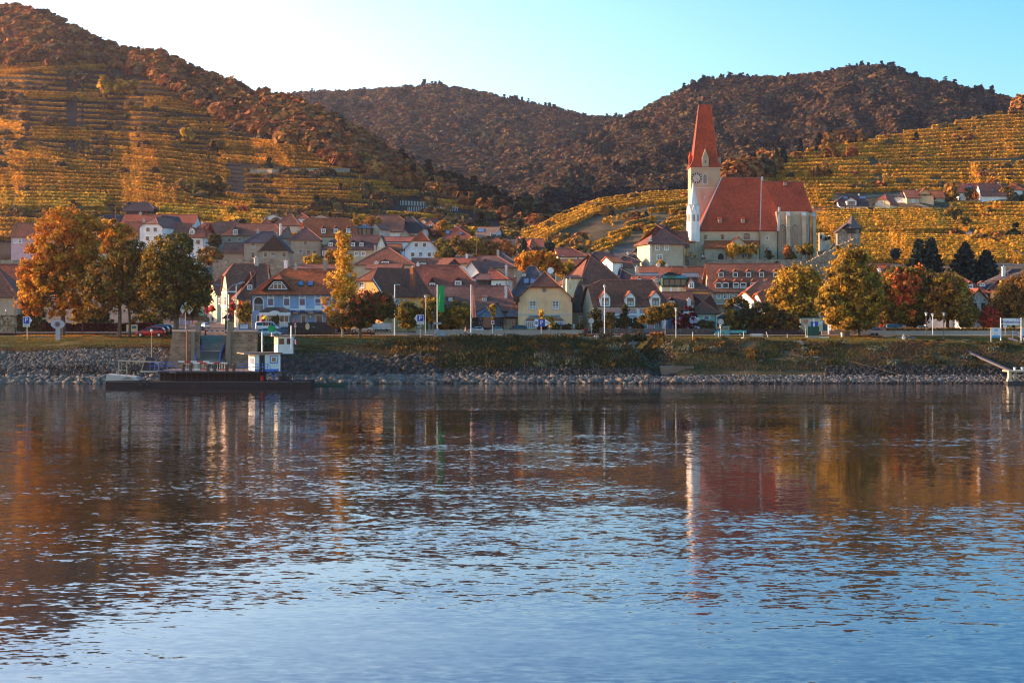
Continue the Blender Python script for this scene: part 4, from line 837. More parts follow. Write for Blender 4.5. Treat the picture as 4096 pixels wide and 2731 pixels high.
House('town_house', 'cream villa with double red roof at the edge of the vineyards', 450, 2236, 2348, 1062, 1025, 996, 9, kl=1, kr=0, ar=3, yaw=8, wall='cream', roof='red', win_=w2((2312,1032),(2335,1032), s=5)+[(2248,1024,2254,1038)], st='w')
House('town_house', 'house with plain red roof and round dormer behind the great pyramid', 392, 2432, 2528, 1130, 1068, 1047, 8, kr=.95, wall='stone', roof='red', ch=[(2512,1062,9,'dark')])
House('town_house', 'small dark pitched roof house with white chimney below the vines', 400, 2478, 2560, 1100, 1046, 1022, 8, kl=0, al=4, kr=0, ar=3.5, wall='stone', roof='dark', ch=[(2511,1010,6,'white')])
House('town_house', 'half timber cream cottage with dark gable left of the rectory', 430, 2524, 2588, 1060, 1017, 990, 8, ax='y', kl=.4, al=2, wall='cream', roof='dark', win_=[(2545,1010,2556,1019),(2562,1010,2570,1019)], st='w')
House('town_house', 'dark brown hipped roof and white flared chimney right of the great pyramid', 345, 2484, 2560, 1200, 1118, 1073, 9, kl=.05, al=.5, kr=0, ar=4, wall='white', roof='dark', ch=[(2548,1066,14,'white')])
House('town_house', 'grey brown gable with small belfry chimney behind the great pyramid', 388, 2362, 2452, 1110, 1040, 1010, 8, kl=0, al=1, wall='white', roof='dark', ch=[(2430,1004,16,'stone')])
House('town_house', 'red side roofs under the church hill left of the rectory', 372, 2450, 2490, 1100, 1048, 1028, 7, yaw=18, wall='white', roof='orange')
House('town_house', 'dark red pyramid roof with white chimney on the upper edge of the village', 0, 1092, 1200, 940, 900, 853, 10, kl=0, al=5, kr=0, ar=3.5, wall='peach', roof='rust', ch=[(1132,874,10,'white')])
House('modern_house', 'low white modern villa at the foot of the left vineyard', 0, 1056, 1128, 900, 872, 858, 8, ax='y', yaw=0, wall='white', roof='lead', gut=False)
House('turret_house', 'pointed conical red turret roof among the yellow vines', 0, 1050, 1076, 930, 895, 870, 5, kl=0, al=1.1, kr=0, ar=1.1, wall='beige', roof='red', gut=False)
House('villa', 'red roofed villa with sky blue wall behind the dark pyramid roof', 0, 1190, 1236, 905, 872, 853, 8, kl=0, al=2, kr=0, ar=3, wall='bluewhite', roof='red')
House('modern_house', 'beige bungalow with flat grey gable roof and tilted solar collector', 0, 1242, 1322, 900, 873, 859, 9, ax='y', wall='peach', roof='slate', gut=False)
House('town_house', 'ochre brown hipped house left of the tower like house with sunlit roof slope', 462, 1118, 1165, 1000, 950, 908, 9, kl=0, al=3, kr=0, ar=1, yaw=12, wall='stone', roof='tan', ch=[(1122,896,8,'white')])
# houses on the right vineyard hill
House('villa', 'white villa with black roof and solar panels standing in the right vineyard', 0, 3362, 3468, 842, 818, 784, 9, kl=.5, al=2, kr=.5, ar=2, wall='white', roof='dark', o=.8, win_=w2((3382,830),(3398,834),(3408,834),(3419,834), s=3.5), st='wb', sk=[(3372,3392,787,797),(3436,3468,786,797)], dm=[(3386,3426,790,822,'white',None,'wb')], ch=[(3436,776,5,'white')])
House('villa', 'cream cottage with clipped bright red roof, second on the vineyard lane', 0, 3498, 3560, 842, 812, 778, 10, ax='y', kl=.5, al=3.5, yaw=-28, wall='cream', roof='red', win_=w2((3509,809),(3530,809), s=5), st='w', o=.6)
House('villa', 'small white house with charcoal gable roof, third on the vineyard lane', 0, 3572, 3620, 808, 796, 770, 9, ax='y', kl=.4, al=3, yaw=-25, wall='white', roof='slate', win_=w2((3582,798),(3600,798), s=3.5), st='w', o=.5)
House('villa', 'yellow gable house with flat red side roofs, highest on the vineyard lane', 0, 3665, 3735, 812, 786, 752, 9, ax='y', yaw=-8, wall='yellow', roof='rust', win_=[(3682,776,3696,784,dict(sh=True)),(3702,776,3716,784,dict(sh=True))], st='d', o=.9)
House('villa', 'low stone wing with pale red roof left of the yellow gable house', 0, 3628, 3680, 812, 790, 762, 9, wall='beige', roof='rust', ch=[(3668,758,5,'white')], win_=w2((3652,803), s=4))
House('villa', 'low garage wing with salmon red roof right of the yellow gable house', 0, 3728, 3778, 806, 790, 764, 8, wall='beige', roof='orange')
House('villa', 'long bungalow with red roof and solar panel at the upper right lane', 0, 3834, 3936, 800, 768, 737, 10, wall='white', roof='red', sk=[(3862,3888,745,756)], ch=[(3870,736,6,'brick')])
House('villa', 'long bungalow with grey brown roof and skylights at the upper right lane', 0, 3928, 4030, 800, 782, 735, 10, kr=.5, ar=2, wall='white', roof='old', sk=[(3968,3975,760,766)], ch=[(3994,731,5,'white')])
House('villa', 'small red pyramid roofed house at the extreme upper right', 0, 4052, 4092, 790, 758, 735, 8, kl=0, al=3, kr=0, ar=3, wall='white', roof='bright')
House('villa', 'low red roofs just right of the church choir among the vines', 0, 3248, 3310, 860, 846, 833, 7, wall='cream', roof='rust', ch=[(3252,828,5,'white'),(3300,828,5,'brick')])
# rectory
h = House('rectory', 'tall rectory with brown hipped roof and white quoins left of the church', 400, 2600, 2738, 1075, 968, 902, 12, kl=0, al=5.6, kr=0, ar=5.2, yaw=10, wall='beige', lwall='cream', roof='old', o=.7, st='w',
  win_=[(2622,981,2636,1000),(2659,981,2674,1000),(2628,1020,2648,1038)], lwin=[(2588,985,2591,1000),(2594,985,2597,1000),(2588,1020,2591,1035)])
m = MB()
for i in range(22): m.box((-.06,-.06,i*.34), (.5 if i % 2 else .3,.0,i*.34+.22), FW)
m.build('quoins', h.rt)
House('town_house', 'dark brown roof between the rectory and the white church turret', 412, 2690, 2752, 1060, 985, 928, 8, wall='ochre', roof='brown')
# ------------------------------------------------------------------ the church
CD = 420.
def cz(py, D=CD): return Z(py, D)-Z(1040, CD)
def cx_(px, D=CD): return X(px, D)-X(2800, CD)
ch = thing('church', 'large fortified church with steep red roof, clock tower and small white turret', 'church', (X(2800, CD), CD, Z(1040, CD)))
WCH = M('church plaster', (.50,.39,.27), 'wall', dirt=.68); RCH = R_('church'); WTW = M('tower plaster', (.42,.32,.22), 'wall', dirt=.7); WPK = M('tower lower plaster', (.47,.33,.25), 'wall'); STN = M('church stone', (.46,.43,.38))
def cbox(m, x0, x1, yt, yb, d0, d1, mat, D=CD): m.box((cx_(x0, D+d0), d0+D-CD, cz(yb, D+d0)), (cx_(x1, D+d0), d1+D-CD, cz(yt, D+d0)), mat)
# nave walls and aisle
m = MB(); cbox(m, 2797, 3037, 922, 1062, 0, 14, WCH); m.build('nave_wall', ch)
m = MB(); cbox(m, 3037, 3108, 922, 1062, -.6, 12, WCH); m.build('chapel_wall', ch)
m = MB(); cbox(m, 2818, 3037, 988, 1062, -4, 0, WCH); m.build('aisle_wall', ch)
def npt(px, py, d): return (cx_(px, CD+d), d, cz(py, CD+d))
def rpoly(m, pts, mat, t=.25):
 p = [Vector(q) for q in pts]; n_ = (p[1]-p[0]).cross(p[2]-p[0]).normalized(); m.prism(p, -n_*t if n_.z > 0 else n_*t, mat)
# nave roof: ridge at depth +9
m = MB(); d1 = 8.5
A, B, C, E = npt(2793,923,-.5), npt(3040,923,-.5), npt(3046,711,d1), npt(2886,711,d1)
rpoly(m, [A,B,C,E], RCH); bk = lambda p: (p[0], 2*d1+.5-p[1]-.0, p[2]); rpoly(m, [bk(B),bk(A),bk(E),bk(C)], RCH); m.prism([A, E, bk(A)], (.25,0,0), RCH); m.prism([B, C, bk(B)], (-.2,0,0), WCH); m.build('nave_roof', ch)
m = MB(); e1 = Vector(B)+Vector((.15,0,.1)); e2 = Vector(C)+Vector((.15,0,.15)); m.beam(e1, e2, .5, STN); m.beam(Vector(A), Vector(E), .25, STN); m.beam(Vector(E), Vector(C), .25, M('ridge tile', (.26,.09,.06))); m.build('verge_stone', ch)
# choir roof
m = MB(); F0, F1 = npt(3043,923,-1.0), npt(3114,923,-1.0); F2 = npt(3116,847,1.6); F3 = npt(3248,847,1.8); F4 = npt(3209,728,d1-1.2); F5 = npt(3048,725,d1-1.2)
rpoly(m, [F0,F1,F2,F5], RCH); rpoly(m, [F2,F3,F4,F5], RCH)
X5 = (F3[0]+1.5, 9, F3[2]); rpoly(m, [F3, X5, F4], RCH); Y5 = (F3[0]-1, 14, F3[2]); rpoly(m, [X5, Y5, F4], RCH); rpoly(m, [Y5, (F5[0],14,F3[2]), F5, F4], RCH); m.build('choir_roof', ch)
m = MB(); m.beam(npt(3117,830,1.2), npt(3113,925,-1.2), .5, STN); m.beam(F5, F4, .22, M('ridge tile', (.26,.09,.06))); m.beam(F4, F3, .2, M('ridge tile', (.26,.09,.06))); m.build('verge_stone', ch)
# choir walls (polygonal apse)
m = MB(); pw = [(cx_(3106),.2),(cx_(3212),.2),(cx_(3250),2.6),(cx_(3262),8),(cx_(3240),13),(cx_(3106),14)]; zt, zb_ = cz(846), -1.5
for i in range(len(pw)): a, b2 = pw[i], pw[(i+1) % len(pw)]; m.poly([(a[0],a[1],zb_),(b2[0],b2[1],zb_),(b2[0],b2[1],zt),(a[0],a[1],zt)], WCH)
m.build('choir_wall', ch)
m = MB(); zs = cz(1003); m.box((cx_(3106),0.05,zs-.15),(cx_(3213),.2,zs+.1), STN); m.build('string_course', ch)
for px, y0, s in ((3150,-.2,1), (3213,-.1,1), (3261,2.4,1)):
 m = MB(); x_ = cx_(px); w_ = .42
 for zt_, zb2, dd in ((860, 905, 1.0), (905, 950, 1.3), (950, 1062, 1.6)): m.box((x_-w_, y0-dd, cz(zb2)), (x_+w_, y0+.6, cz(zt_)), WCH)
 for py, dd in ((905, 1.38), (950, 1.7)): m.box((x_-w_-.08, y0-dd, cz(py)-.1), (x_+w_+.08, y0+.3, cz(py)+.15), STN)
 m.mesh([(x_-w_-.1,y0-1.15,cz(862)),(x_+w_+.1,y0-1.15,cz(862)),(x_+w_+.1,y0+.5,cz(846)),(x_-w_-.1,y0+.5,cz(846)),(x_-w_-.1,y0-1.15,cz(866)),(x_+w_+.1,y0-1.15,cz(866))], [(0,1,2,3),(0,4,5,1)], STN)
 m.build('buttress', ch)
def gothic(m, xc, z0, z1, w_, y, mat, fr=None, ext=.22):      # pointed window outline
 def out(hw, e):
  pts = [(xc-hw, z0-e), (xc+hw, z0-e)]; zs_ = z1-hw*1.6
  N = 5
  pts += [(xc+hw-hw*(1-math.cos(t*math.pi/2/N*1.0))*1.0, zs_+(z1+e-zs_)*math.sin(t*math.pi/2/N)) for t in range(N)]
  pts.append((xc, z1+e)); pts += [(xc-hw+hw*(1-math.cos(t*math.pi/2/N)), zs_+(z1+e-zs_)*math.sin(t*math.pi/2/N)) for t in range(N-1, -1, -1)]
  return pts
 if fr: m.prism([(a, y-.04, z) for a, z in out(w_/2+ext, ext)], (0,.06,0), fr)
 m.poly([(a, y-.07, z) for a, z in out(w_/2, 0)], mat)
for px, xw, yy in ((3130,1.5,.2), (3180,1.5,.2), (3228,.95,1.15)):
 m = MB(); xc = cx_(px); z0, z1 = cz(989), cz(896); gothic(m, xc, z0, z1, xw, yy-.02, glass(), STN, .2)
 for k in (-1, 0, 1): m.box((xc+k*xw/3.2-.05, yy-.14, z0), (xc+k*xw/3.2+.05, yy-.09, z1-1.3-abs(k)*.3), STN)
 for k in range(1, 9): zz_ = z0+(z1-z0)*k/11.5; m.box((xc-xw/2, yy-.13, zz_-.025), (xc+xw/2, yy-.1, zz_+.025), FGY)
 for a, b2, r_ in ((-.26,-1.15,.26), (.26,-1.15,.26), (0,-.75,.26)):
  for i in range(8): t, t2 = math.pi*i/4, math.pi*(i+1)/4; q = xw/1.5; m.beam((xc+(a+r_*math.cos(t))*q, yy-.12, z1+b2+r_*math.sin(t)), (xc+(a+r_*math.cos(t2))*q, yy-.12, z1+b2+r_*math.sin(t2)), .07, STN)
 m.build('tracery_window', ch)
for px in (3110, 3159, 3208): m = MB(); m.box((cx_(px)-.1,.14,cz(856)),(cx_(px)+.1,.17,cz(850)), glass()); m.build('slit_window', ch)
# nave details
cp = lambda yy: (lambda a, z, o: (a, yy-o, z))
for px, y0, y1, w_ in ((2823,957,941,.65), (2890,957,940,.65), (2987,957,939,1.35)): win(ch, cp(0), cx_(px)-w_/2*1.05, cx_(px)+w_/2*1.05, cz(y0), cz(y1)-.35, 'k', arch=True, bars=(1,1))
win(ch, cp(-.6), cx_(3068)-.32, cx_(3068)+.32, cz(959), cz(946), 'sw', bars=(0,0))
win(ch, cp(-.6), cx_(3068)-.6, cx_(3068)+.6, cz(1008), cz(998), 'sw', arch=True, bars=(1,1))
m = MB(); rpoly(m, [npt(2814,990,-4.6), npt(2912,990,-4.6), npt(2940,962,-.2), npt(2818,962,-.2)], R_('bright')); rpoly(m, [npt(2985,990,-4.6), npt(3040,990,-4.6), npt(3037,962,-.2), npt(2970,962,-.2)], R_('bright')); m.build('aisle_roof', ch)
m = MB(); m.prism([npt(2908,1062,-4.9), npt(2997,1062,-4.9), npt(2997,988,-4.9), npt(2953,948,-4.9), npt(2908,988,-4.9)], (0,4.9,0), WCH); m.build('porch', ch)
m = MB(); a, b2, c = (Vector(npt(*q)) for q in ((2904,990,-5.1),(2953,945,-5.1),(3001,990,-5.1))); rpoly(m, [a, b2, b2+Vector((0,5.5,0)), a+Vector((0,5.5,0))], R_('bright'), .15); rpoly(m, [b2, c, c+Vector((0,5.5,0)), b2+Vector((0,5.5,0))], R_('bright'), .15); m.build('porch_roof', ch)
m = MB(); gothic(m, cx_(2883,CD-4), cz(1040,CD-4)-.2, cz(1013,CD-4), 1.4, -4.0, DARKWOOD, STN, .3); m.build('portal', ch)
for px, D_, y0, y1, w_ in ((2851,-4,1025,1012,.4),(2936,-4.9,1035,1008,.5),(2973,-4.9,1032,1012,.5)):
 m = MB(); gothic(m, cx_(px,CD+D_), cz(y0,CD+D_), cz(y1,CD+D_), w_, D_, glass(), STN, .15); m.build('pointed_window', ch)
for px, py in ((2879,886),(2971,886)):
 m = MB(); t = (923-py)/(923-711.); d = -.5+(d1+.5)*t; p = npt(px, py+4, d-.4); m.box((p[0]-.4,p[1]-.35,p[2]-.1),(p[0]+.4,p[1]+.9,p[2]+.8), WCH); m.poly([(p[0]-.17,p[1]-.37,p[2]+.1),(p[0]+.17,p[1]-.37,p[2]+.1),(p[0]+.17,p[1]-.37,p[2]+.55),(p[0]-.17,p[1]-.37,p[2]+.55)], glass()); m.prism([(p[0]-.55,p[1]-.6,p[2]+.8),(p[0]+.55,p[1]-.6,p[2]+.8),(p[0]+.55,p[1]+1.2,p[2]+1.35),(p[0]-.55,p[1]+1.2,p[2]+1.35)], (0,0,.1), RCH); m.build('roof_dormer', ch)
m = MB(); t = (847-741)/(847-727.); p = npt(3140, 741, 1.6+(d1-2.8)*t-.5); m.box((p[0]-.35,p[1]-.3,p[2]-.1),(p[0]+.35,p[1]+.8,p[2]+.7), WCH); m.poly([(p[0]-.15,p[1]-.32,p[2]+.1),(p[0]+.15,p[1]-.32,p[2]+.1),(p[0]+.15,p[1]-.32,p[2]+.5),(p[0]-.15,p[1]-.32,p[2]+.5)], glass()); m.prism([(p[0]-.45,p[1]-.5,p[2]+.7),(p[0]+.45,p[1]-.5,p[2]+.7),(p[0]+.45,p[1]+1,p[2]+1.1),(p[0]-.45,p[1]+1,p[2]+1.1)], (0,0,.1), RCH); m.build('roof_dormer', ch)
# annex left
m = MB(); cbox(m, 2752, 2815, 966, 1062, -2.0, 6, WCH); m.build('annex_wall', ch)
m = MB(); rpoly(m, [npt(2753,968,-2.3), npt(2782,968,-2.3), npt(2796,936,1), npt(2760,941,1)], R_('orange')); rpoly(m, [npt(2782,968,-2.3), npt(2782,953,-.8), npt(2800,953,-.8), npt(2796,936,1)], R_('orange')); m.build('annex_roof', ch)
m = MB(); gothic(m, cx_(2779,CD-2), cz(1002,CD-2), cz(972,CD-2), .35, -2.02, glass(), STN, .3); m.build('pointed_window', ch)
for px, y0, y1, w_ in ((2762,1024,1008,.8),(2779,1033,1021,.7),(2811,1033,1015,.8)):
 win(ch, cp(-2.02), cx_(px,CD-2)-w_/2, cx_(px,CD-2)+w_/2, cz(y0,CD-2), cz(y1,CD-2), 'k', bars=(1,1))
# white turret, octagonal
TW = M('turret whitewash', (.74,.73,.71)); tx, ty = cx_(2772,CD), -.4; sc_ = CD/F; hw = 27*sc_
m = MB(); m.lathe([(hw*1.0,-1.5),(hw*1.0,cz(940)),(hw,cz(850))], TW, 8, (tx,ty,0), math.pi/8); m.box((tx-hw*1.0,ty-hw*.6,-1.5),(tx+hw*.4,ty+hw*.6,cz(950)), TW); m.build('turret_wall', ch)
m = MB(); m.lathe([(hw*.88,cz(852)),(hw*.78,cz(822)),(hw*.2,cz(752)),(.03,cz(728))], M('turret spire stone', (.62,.62,.60)), 8, (tx,ty,0), math.pi/8); m.build('turret_spire', ch)
for i in range(8):
 t = i*math.pi/4; ux, uy = math.cos(t), math.sin(t); vx, vy = -uy, ux; ap = hw*.93; g2 = hw*.40
 m = MB(); P1 = lambda s, z, o=0: (tx+ux*(ap+o)+vx*s, ty+uy*(ap+o)+vy*s, z)
 m.mesh([P1(-g2,cz(852)),P1(g2,cz(852)),P1(0,cz(822)),P1(-g2,cz(852),-.3),P1(g2,cz(852),-.3),P1(0,cz(818),-.5)], [(0,1,2),(0,2,5,3),(1,4,5,2)], TW)
 m.lathe([(.08,0),(.16,.15),(.05,.35)], STN, 6, P1(0, cz(822), -.05)); m.build('turret_gable', ch)
 for s in (-.17, .17):
  if i in (4, 5, 6, 7): m = MB(); m.mesh([P1(s-.1,cz(886),.02),P1(s+.1,cz(886),.02),P1(s+.1,cz(862),.02),P1(s,cz(857),.02),P1(s-.1,cz(862),.02)], [(0,1,2,3,4)], glass()); m.build('lancet', ch)
# tower
m = MB(); td = CD+9.3; X0, X1 = cx_(2764,td), cx_(2881,td); yd = 9.3; zL, zM, zT = cz(1040,td), cz(858,td), cz(668,td); tm = (X0+X1)/2; dep = X1-X0
m.box((X0,yd,-2),(X1,yd+dep,cz(752,td)), WPK) if 0 else m.box((X0,yd,-2),(X1,yd+dep,zM+.0), WPK); m.box((X0-.02,yd-.02,zM),(X1+.02,yd+dep+.02,cz(752,td)), WPK); m.box((X0,yd,cz(752,td)),(X1,yd+dep,zT), WTW); m.build('tower_wall', ch)
m = MB(); z = cz(752,td); m.box((X0-.12,yd-.12,z-.1),(X1+.12,yd+dep+.12,z+.12), STN); m.box((X0-.1,yd-.1,zT-.35),(X1+.1,yd+dep+.1,zT-.05), STN); m.build('string_course', ch)
m = MB(); z0, z1, z2 = zT-.1, cz(640,td), cz(419,td+3); e = .35; w1 = (cx_(2872,td)-cx_(2774,td))/2; w2_ = (cx_(2851,td)-cx_(2802,td))/2; yc = yd+dep/2; dh = dep/2; xs = tm+.25*0
r0 = [(-dh-e,-dh-e),(dh+e,-dh-e),(dh+e,dh+e),(-dh-e,dh+e)]; r1 = [(-w1,-w1),(w1,-w1),(w1,w1),(-w1,w1)]; sft = cx_(2826,td)-tm
r2 = [(-w2_+sft,-.35),(w2_+sft,-.35),(w2_+sft,.35),(-w2_+sft,.35)]; vs_ = [(tm+a,yc+b2,z0) for a,b2 in r0]+[(tm+a+sft*.2,yc+b2,z1) for a,b2 in r1]+[(tm+a,yc+b2,z2) for a,b2 in r2]
m.mesh(vs_, [(i,(i+1)%4,4+(i+1)%4,4+i) for i in range(4)]+[(4+i,4+(i+1)%4,8+(i+1)%4,8+i) for i in range(4)]+[(8,9,10,11),(3,2,1,0)], RCH); rf_ = m.build('tower_roof', ch)
m = MB()
for i in range(4): m.cyl(vs_[4+i], vs_[8+i], .13, .13, M('ridge tile', (.26,.09,.06)), 5); m.cyl(vs_[i], vs_[4+i], .13, .13, MATS['ridge tile'], 5)
m.build('ridge_cap', rf_)
m = MB()
for s in (-1, 1):
 x_ = tm+sft+s*w2_; m.lathe([(.05,-.2),(.26,.1),(.1,.45),(.28,.75),(.05,1.1)], BLK, 8, (x_,yc,z2)); m.cyl((x_,yc,z2),(x_,yc,z2+(2.9 if s<0 else 2.1)),.05,.04,BLK,5)
 m.box((x_,yc-.03,z2+(2.2 if s<0 else 1.6)),(x_+.7*(-1 if s>0 else 1),yc+.03,z2+(2.55 if s<0 else 1.95)), BLK)
m.build('weather_vane', rf_)
# clock
kx, kz, kr = cx_(2786,td), cz(713,td), 21.5*td/F
m = MB(); N = 24; y_ = yd-.08
m.cyl((kx,yd,kz),(kx,yd-.07,kz),kr*.66,kr*.66,M('clock face', (.50,.44,.36)),28)
for i in range(N):
 a, b2 = 2*math.pi*i/N, 2*math.pi*(i+1)/N; m.poly([(kx+r*math.cos(t), y_, kz+r*math.sin(t)) for r, t in ((kr*.68,a),(kr,a),(kr,b2),(kr*.68,b2))], BLK)
ck = m.build('clock_face', ch)
m = MB()
for i in range(12):
 t = 2*math.pi*(i+.0)/12; c = Vector((kx+kr*.84*math.cos(t), yd-.1, kz+kr*.84*math.sin(t))); u_ = Vector((math.cos(t),0,math.sin(t)))*.11; v_ = Vector((-math.sin(t),0,math.cos(t)))*.11; m.poly([c-u_-v_,c+u_-v_,c+u_+v_,c-u_+v_], FW)
m.build('numeral_block', ck)
for t, r_, w_ in ((118, .62, .06), (-62, .5, .1)): m = MB(); m.beam((kx,yd-.16,kz),(kx+kr*r_*math.cos(R(t)),yd-.16,kz+kr*r_*math.sin(R(t))), w_, M('gilt', (.35,.18,.05))); m.build('clock_hand', ck)
m = MB(); gothic(m, cx_(2820,td), cz(735,td), cz(698,td), .85, yd-.03, glass(), STN, .25); m.build('belfry_window', ch)
win(ch, cp(yd-.03), cx_(2821,td)-.18, cx_(2821,td)+.18, cz(793,td), cz(786,td), 'sw', bars=(0,0))
# tower roof dormer and side turrets
m = MB(); p0, p1 = cx_(2808,td), cx_(2834,td); z0, z1, z2_ = cz(668,td), cz(636,td), cz(596,td); m.box((p0,yd-.3,z0),(p1,yd+2,z1), WTW); m.mesh([(p0-.1,yd-.35,z1),(p1+.1,yd-.35,z1),((p0+p1)/2,yd-.3,z2_),(p0-.1,yd+2,z1),(p1+.1,yd+2,z1),((p0+p1)/2,yd+2.2,z2_)], [(0,1,2),(0,2,5,3),(1,4,5,2)], WTW); q0 = (p0+p1)/2; m.poly([(q0-.2,yd-.36,z0+.9),(q0+.2,yd-.36,z0+.9),(q0+.2,yd-.36,z0+1.7),(q0-.2,yd-.36,z0+1.7)], glass()); m.cyl((q0,yd,z2_),(q0,yd,z2_+1.2),.05,.05,BLK,5); m.build('tower_dormer', ch)
for x_ in (X0+.15, X1+.1):
 m = MB(); m.box((x_-.3,yc-.7,z0+.2),(x_+.4,yc+.7,z1+.6), RCH if x_ < tm else WTW); m.lathe([(.6,0),(.5,.3),(.05,1.7)], RCH, 6, (x_+.05,yc,z1+.6)); m.build('side_turret', ch)
for px in (3037, 3108): m = MB(); m.cyl((cx_(px),-1.0,0),(cx_(px),-1.0,cz(924)),.09,.09,BLK,6); m.build('downpipe', ch)
# retaining wall with round bastion
rw = thing('retaining_wall', 'long rough stone retaining wall with round bastion below the church', 'wall', (X(2740,408),408,Z(1085,408)))
MS_ = M('rubble stone', (.27,.22,.17), 'stone', bw=.55, bh=.3, mortar=1.05)
b0 = rw.location; lx = lambda px, D=408: X(px,D)-b0.x; lz = lambda py, D=408: Z(py,D)-b0.z
m = MB(); n_ = 40
top = [(lx(2738+(3330-2738)*i/n_), 0, lz(1039+1.2*math.sin(i*1.7)+(0 if i < 34 else -(i-34)*2.0))) for i in range(n_+1)]
for a, b2 in zip(top, top[1:]): m.box((a[0],0,-7),(b2[0],1.2,(a[2]+b2[2])/2), MS_)
m.build('wall', rw)
m = MB(); m.lathe([(2.35,-7),(2.2,lz(1028)),(2.5,lz(1026))], MS_, 18, (lx(2722),1.5,0)); m.box((lx(2738),-.0-.3,lz(1036)),(lx(2800),1.4,lz(1030)), MS_); m.build('bastion', rw)
for px, py in ((3107,1052),(3181,1070)): m = MB(); m.cyl((lx(px),-.15,lz(py)),(lx(px),.1,lz(py)),.5,.5,M('ivy dark', (.02,.02,.02)),10); m.build('drain_hole', rw)
# pillars and broken walls left of the church
rn = thing('ruin', 'broken stone pillars and crumbling parapet above the round bastion', 'ruin', (X(2690,404),404,Z(1065,404))); b1 = rn.location
m = MB(); q = lambda px, py: (X(px,404)-b1.x, Z(py,404)-b1.z)
for x0, x1, yt in ((2673,2690,955),(2683,2697,966),(2694,2714,992)):
 a, z = q(x0, yt); b2, _ = q(x1, yt); m.box((a,0,-2),(b2,1.2,z), W_('peach')); m.box((a-.1,-.1,z),(b2+.1,1.3,z+.25), MS_)
for i in range(14): a, z = q(2702+i*4, 985+i*3.6+random.random()*6); m.box((a,.2,-2),(a+.35,1.2,z), MS_)
m.build('wall', rn)
m = MB(); a, z = q(2642,1068); b2, z2_ = q(2690,1022); m.prism([(a,.3,z),(b2,.3,z),(b2-.4,2.4,z2_),(a,2.4,z2_)], (0,0,.15), R_('brown')); m.build('lean_to_roof', rn)
# stair wall and corner tower on the right
sw_ = thing('sloping_wall', 'crumbling stone wall stepping up from the church to the hexagonal tower', 'wall', (X(3300,404),404,Z(1100,404))); b1 = sw_.location
m = MB(); N = 46
for i in range(N):
 t = i/N; px = 3205+(3425-3205)*t; py = 1048-(1048-950)*max(0, (t-.12)/.88)**.9+random.uniform(-3,3); a = X(px,404)-b1.x; b2 = X(px+(220/N)+.3,404)-b1.x; z = Z(py,404)-b1.z
 m.box((a, random.uniform(0,.25), -7), (b2, 1.4, z), MS_)
m.build('wall', sw_)
tw = thing('corner_tower', 'hexagonal stone defence tower with pointed shingle roof above the right trees', 'tower', (X(3408,410),410,Z(1060,410))); b1 = tw.location; sc_ = 410/F
MS3 = M('tower rubble', (.25,.22,.18), 'stone', bw=.6, bh=.35, mortar=1.1); SHN = M('shingle roof', (.13,.11,.11), 'roof', tile=(.18,.3))
m = MB(); m.lathe([(37*sc_,-6),(35*sc_,Z(962,410)-b1.z),(34*sc_,Z(962,410)-b1.z),(33*sc_,Z(916,410)-b1.z)], MS3, 6, (0,0,0), R(12)); m.box((-62*sc_,-1.2,-6),(-20*sc_,2,Z(925,410)-b1.z), MS3); m.build('wall', tw)
m = MB(); zt, ze, zm = Z(860,410)-b1.z, Z(915,410)-b1.z, Z(893,410)-b1.z; m.lathe([(46*sc_,ze),(24*sc_,zm),(.05,zt)], SHN, 6, (0,0,0), R(12)); m.cyl((0,0,zt-.1),(0,0,zt+.7),.08,.02,BLK,5); m.prism([(-24*sc_,-2,zm-.2),(-24*sc_,2.4,zm-.2),(-70*sc_,2.4,ze-1.0),(-70*sc_,-2,ze-1.0)], (0,0,.15), SHN); m.build('roof', tw)
def tq(px, py): return (X(px,408)-b1.x, Z(py,408)-b1.z)
for x0, y0, x1, y1, yy, mt in ((3390,932,3420,916,-2.3,DARKWOOD),(3366,960,3374,949,-1.25,glass()),(3370,975,3374,970,-1.25,glass()),(3415,975,3421,966,-2.35,glass()),(3436,932,3444,917,-1.2,DARKWOOD),(3374,918,3382,926,-1.25,glass())):
 a, z = tq(x0, y0); b2, z2_ = tq(x1, y1); m = MB(); 
 if z > z2_: z, z2_ = z2_, z
 m.box((a-.08,yy,z-.08),(b2+.08,yy+.3,z2_+.08), FST if mt is not DARKWOOD else BLK); m.box((a,yy-.02,z),(b2,yy,z2_), mt); m.build('window', tw)
rl = thing('ruin', 'sunlit broken battlement wall between the choir and the hexagonal tower', 'ruin', (X(3296,440),440,Z(990,440))); b1 = rl.location; m = MB()
for i in range(13):
 px = 3272+i*3.9; a = X(px,440)-b1.x; b2 = X(px+3.95,440)-b1.x; yt = (932 if i < 6 else 940)+random.choice((0,0,4,7)); m.mesh([(a,i*.22-2,-3),(b2,i*.22-1.78,-3),(b2,i*.22-1.78,Z(yt,440)-b1.z),(a,i*.22-2,Z(yt,440)-b1.z),(a,i*.22-.8,-3),(b2,i*.22-.6,-3),(b2,i*.22-.6,Z(yt,440)-b1.z),(a,i*.22-.8,Z(yt,440)-b1.z)], [(0,1,2,3),(3,2,6,7),(0,3,7,4),(1,5,6,2)], W_('peach'))
for px, py in ((3280,948),(3300,955),(3314,952)): a = X(px,440)-b1.x; z = Z(py,440)-b1.z; m.box((a-.12,-2.2,z-.5),(a+.12,1.0,z+.4), BLK)
m.build('wall', rl)
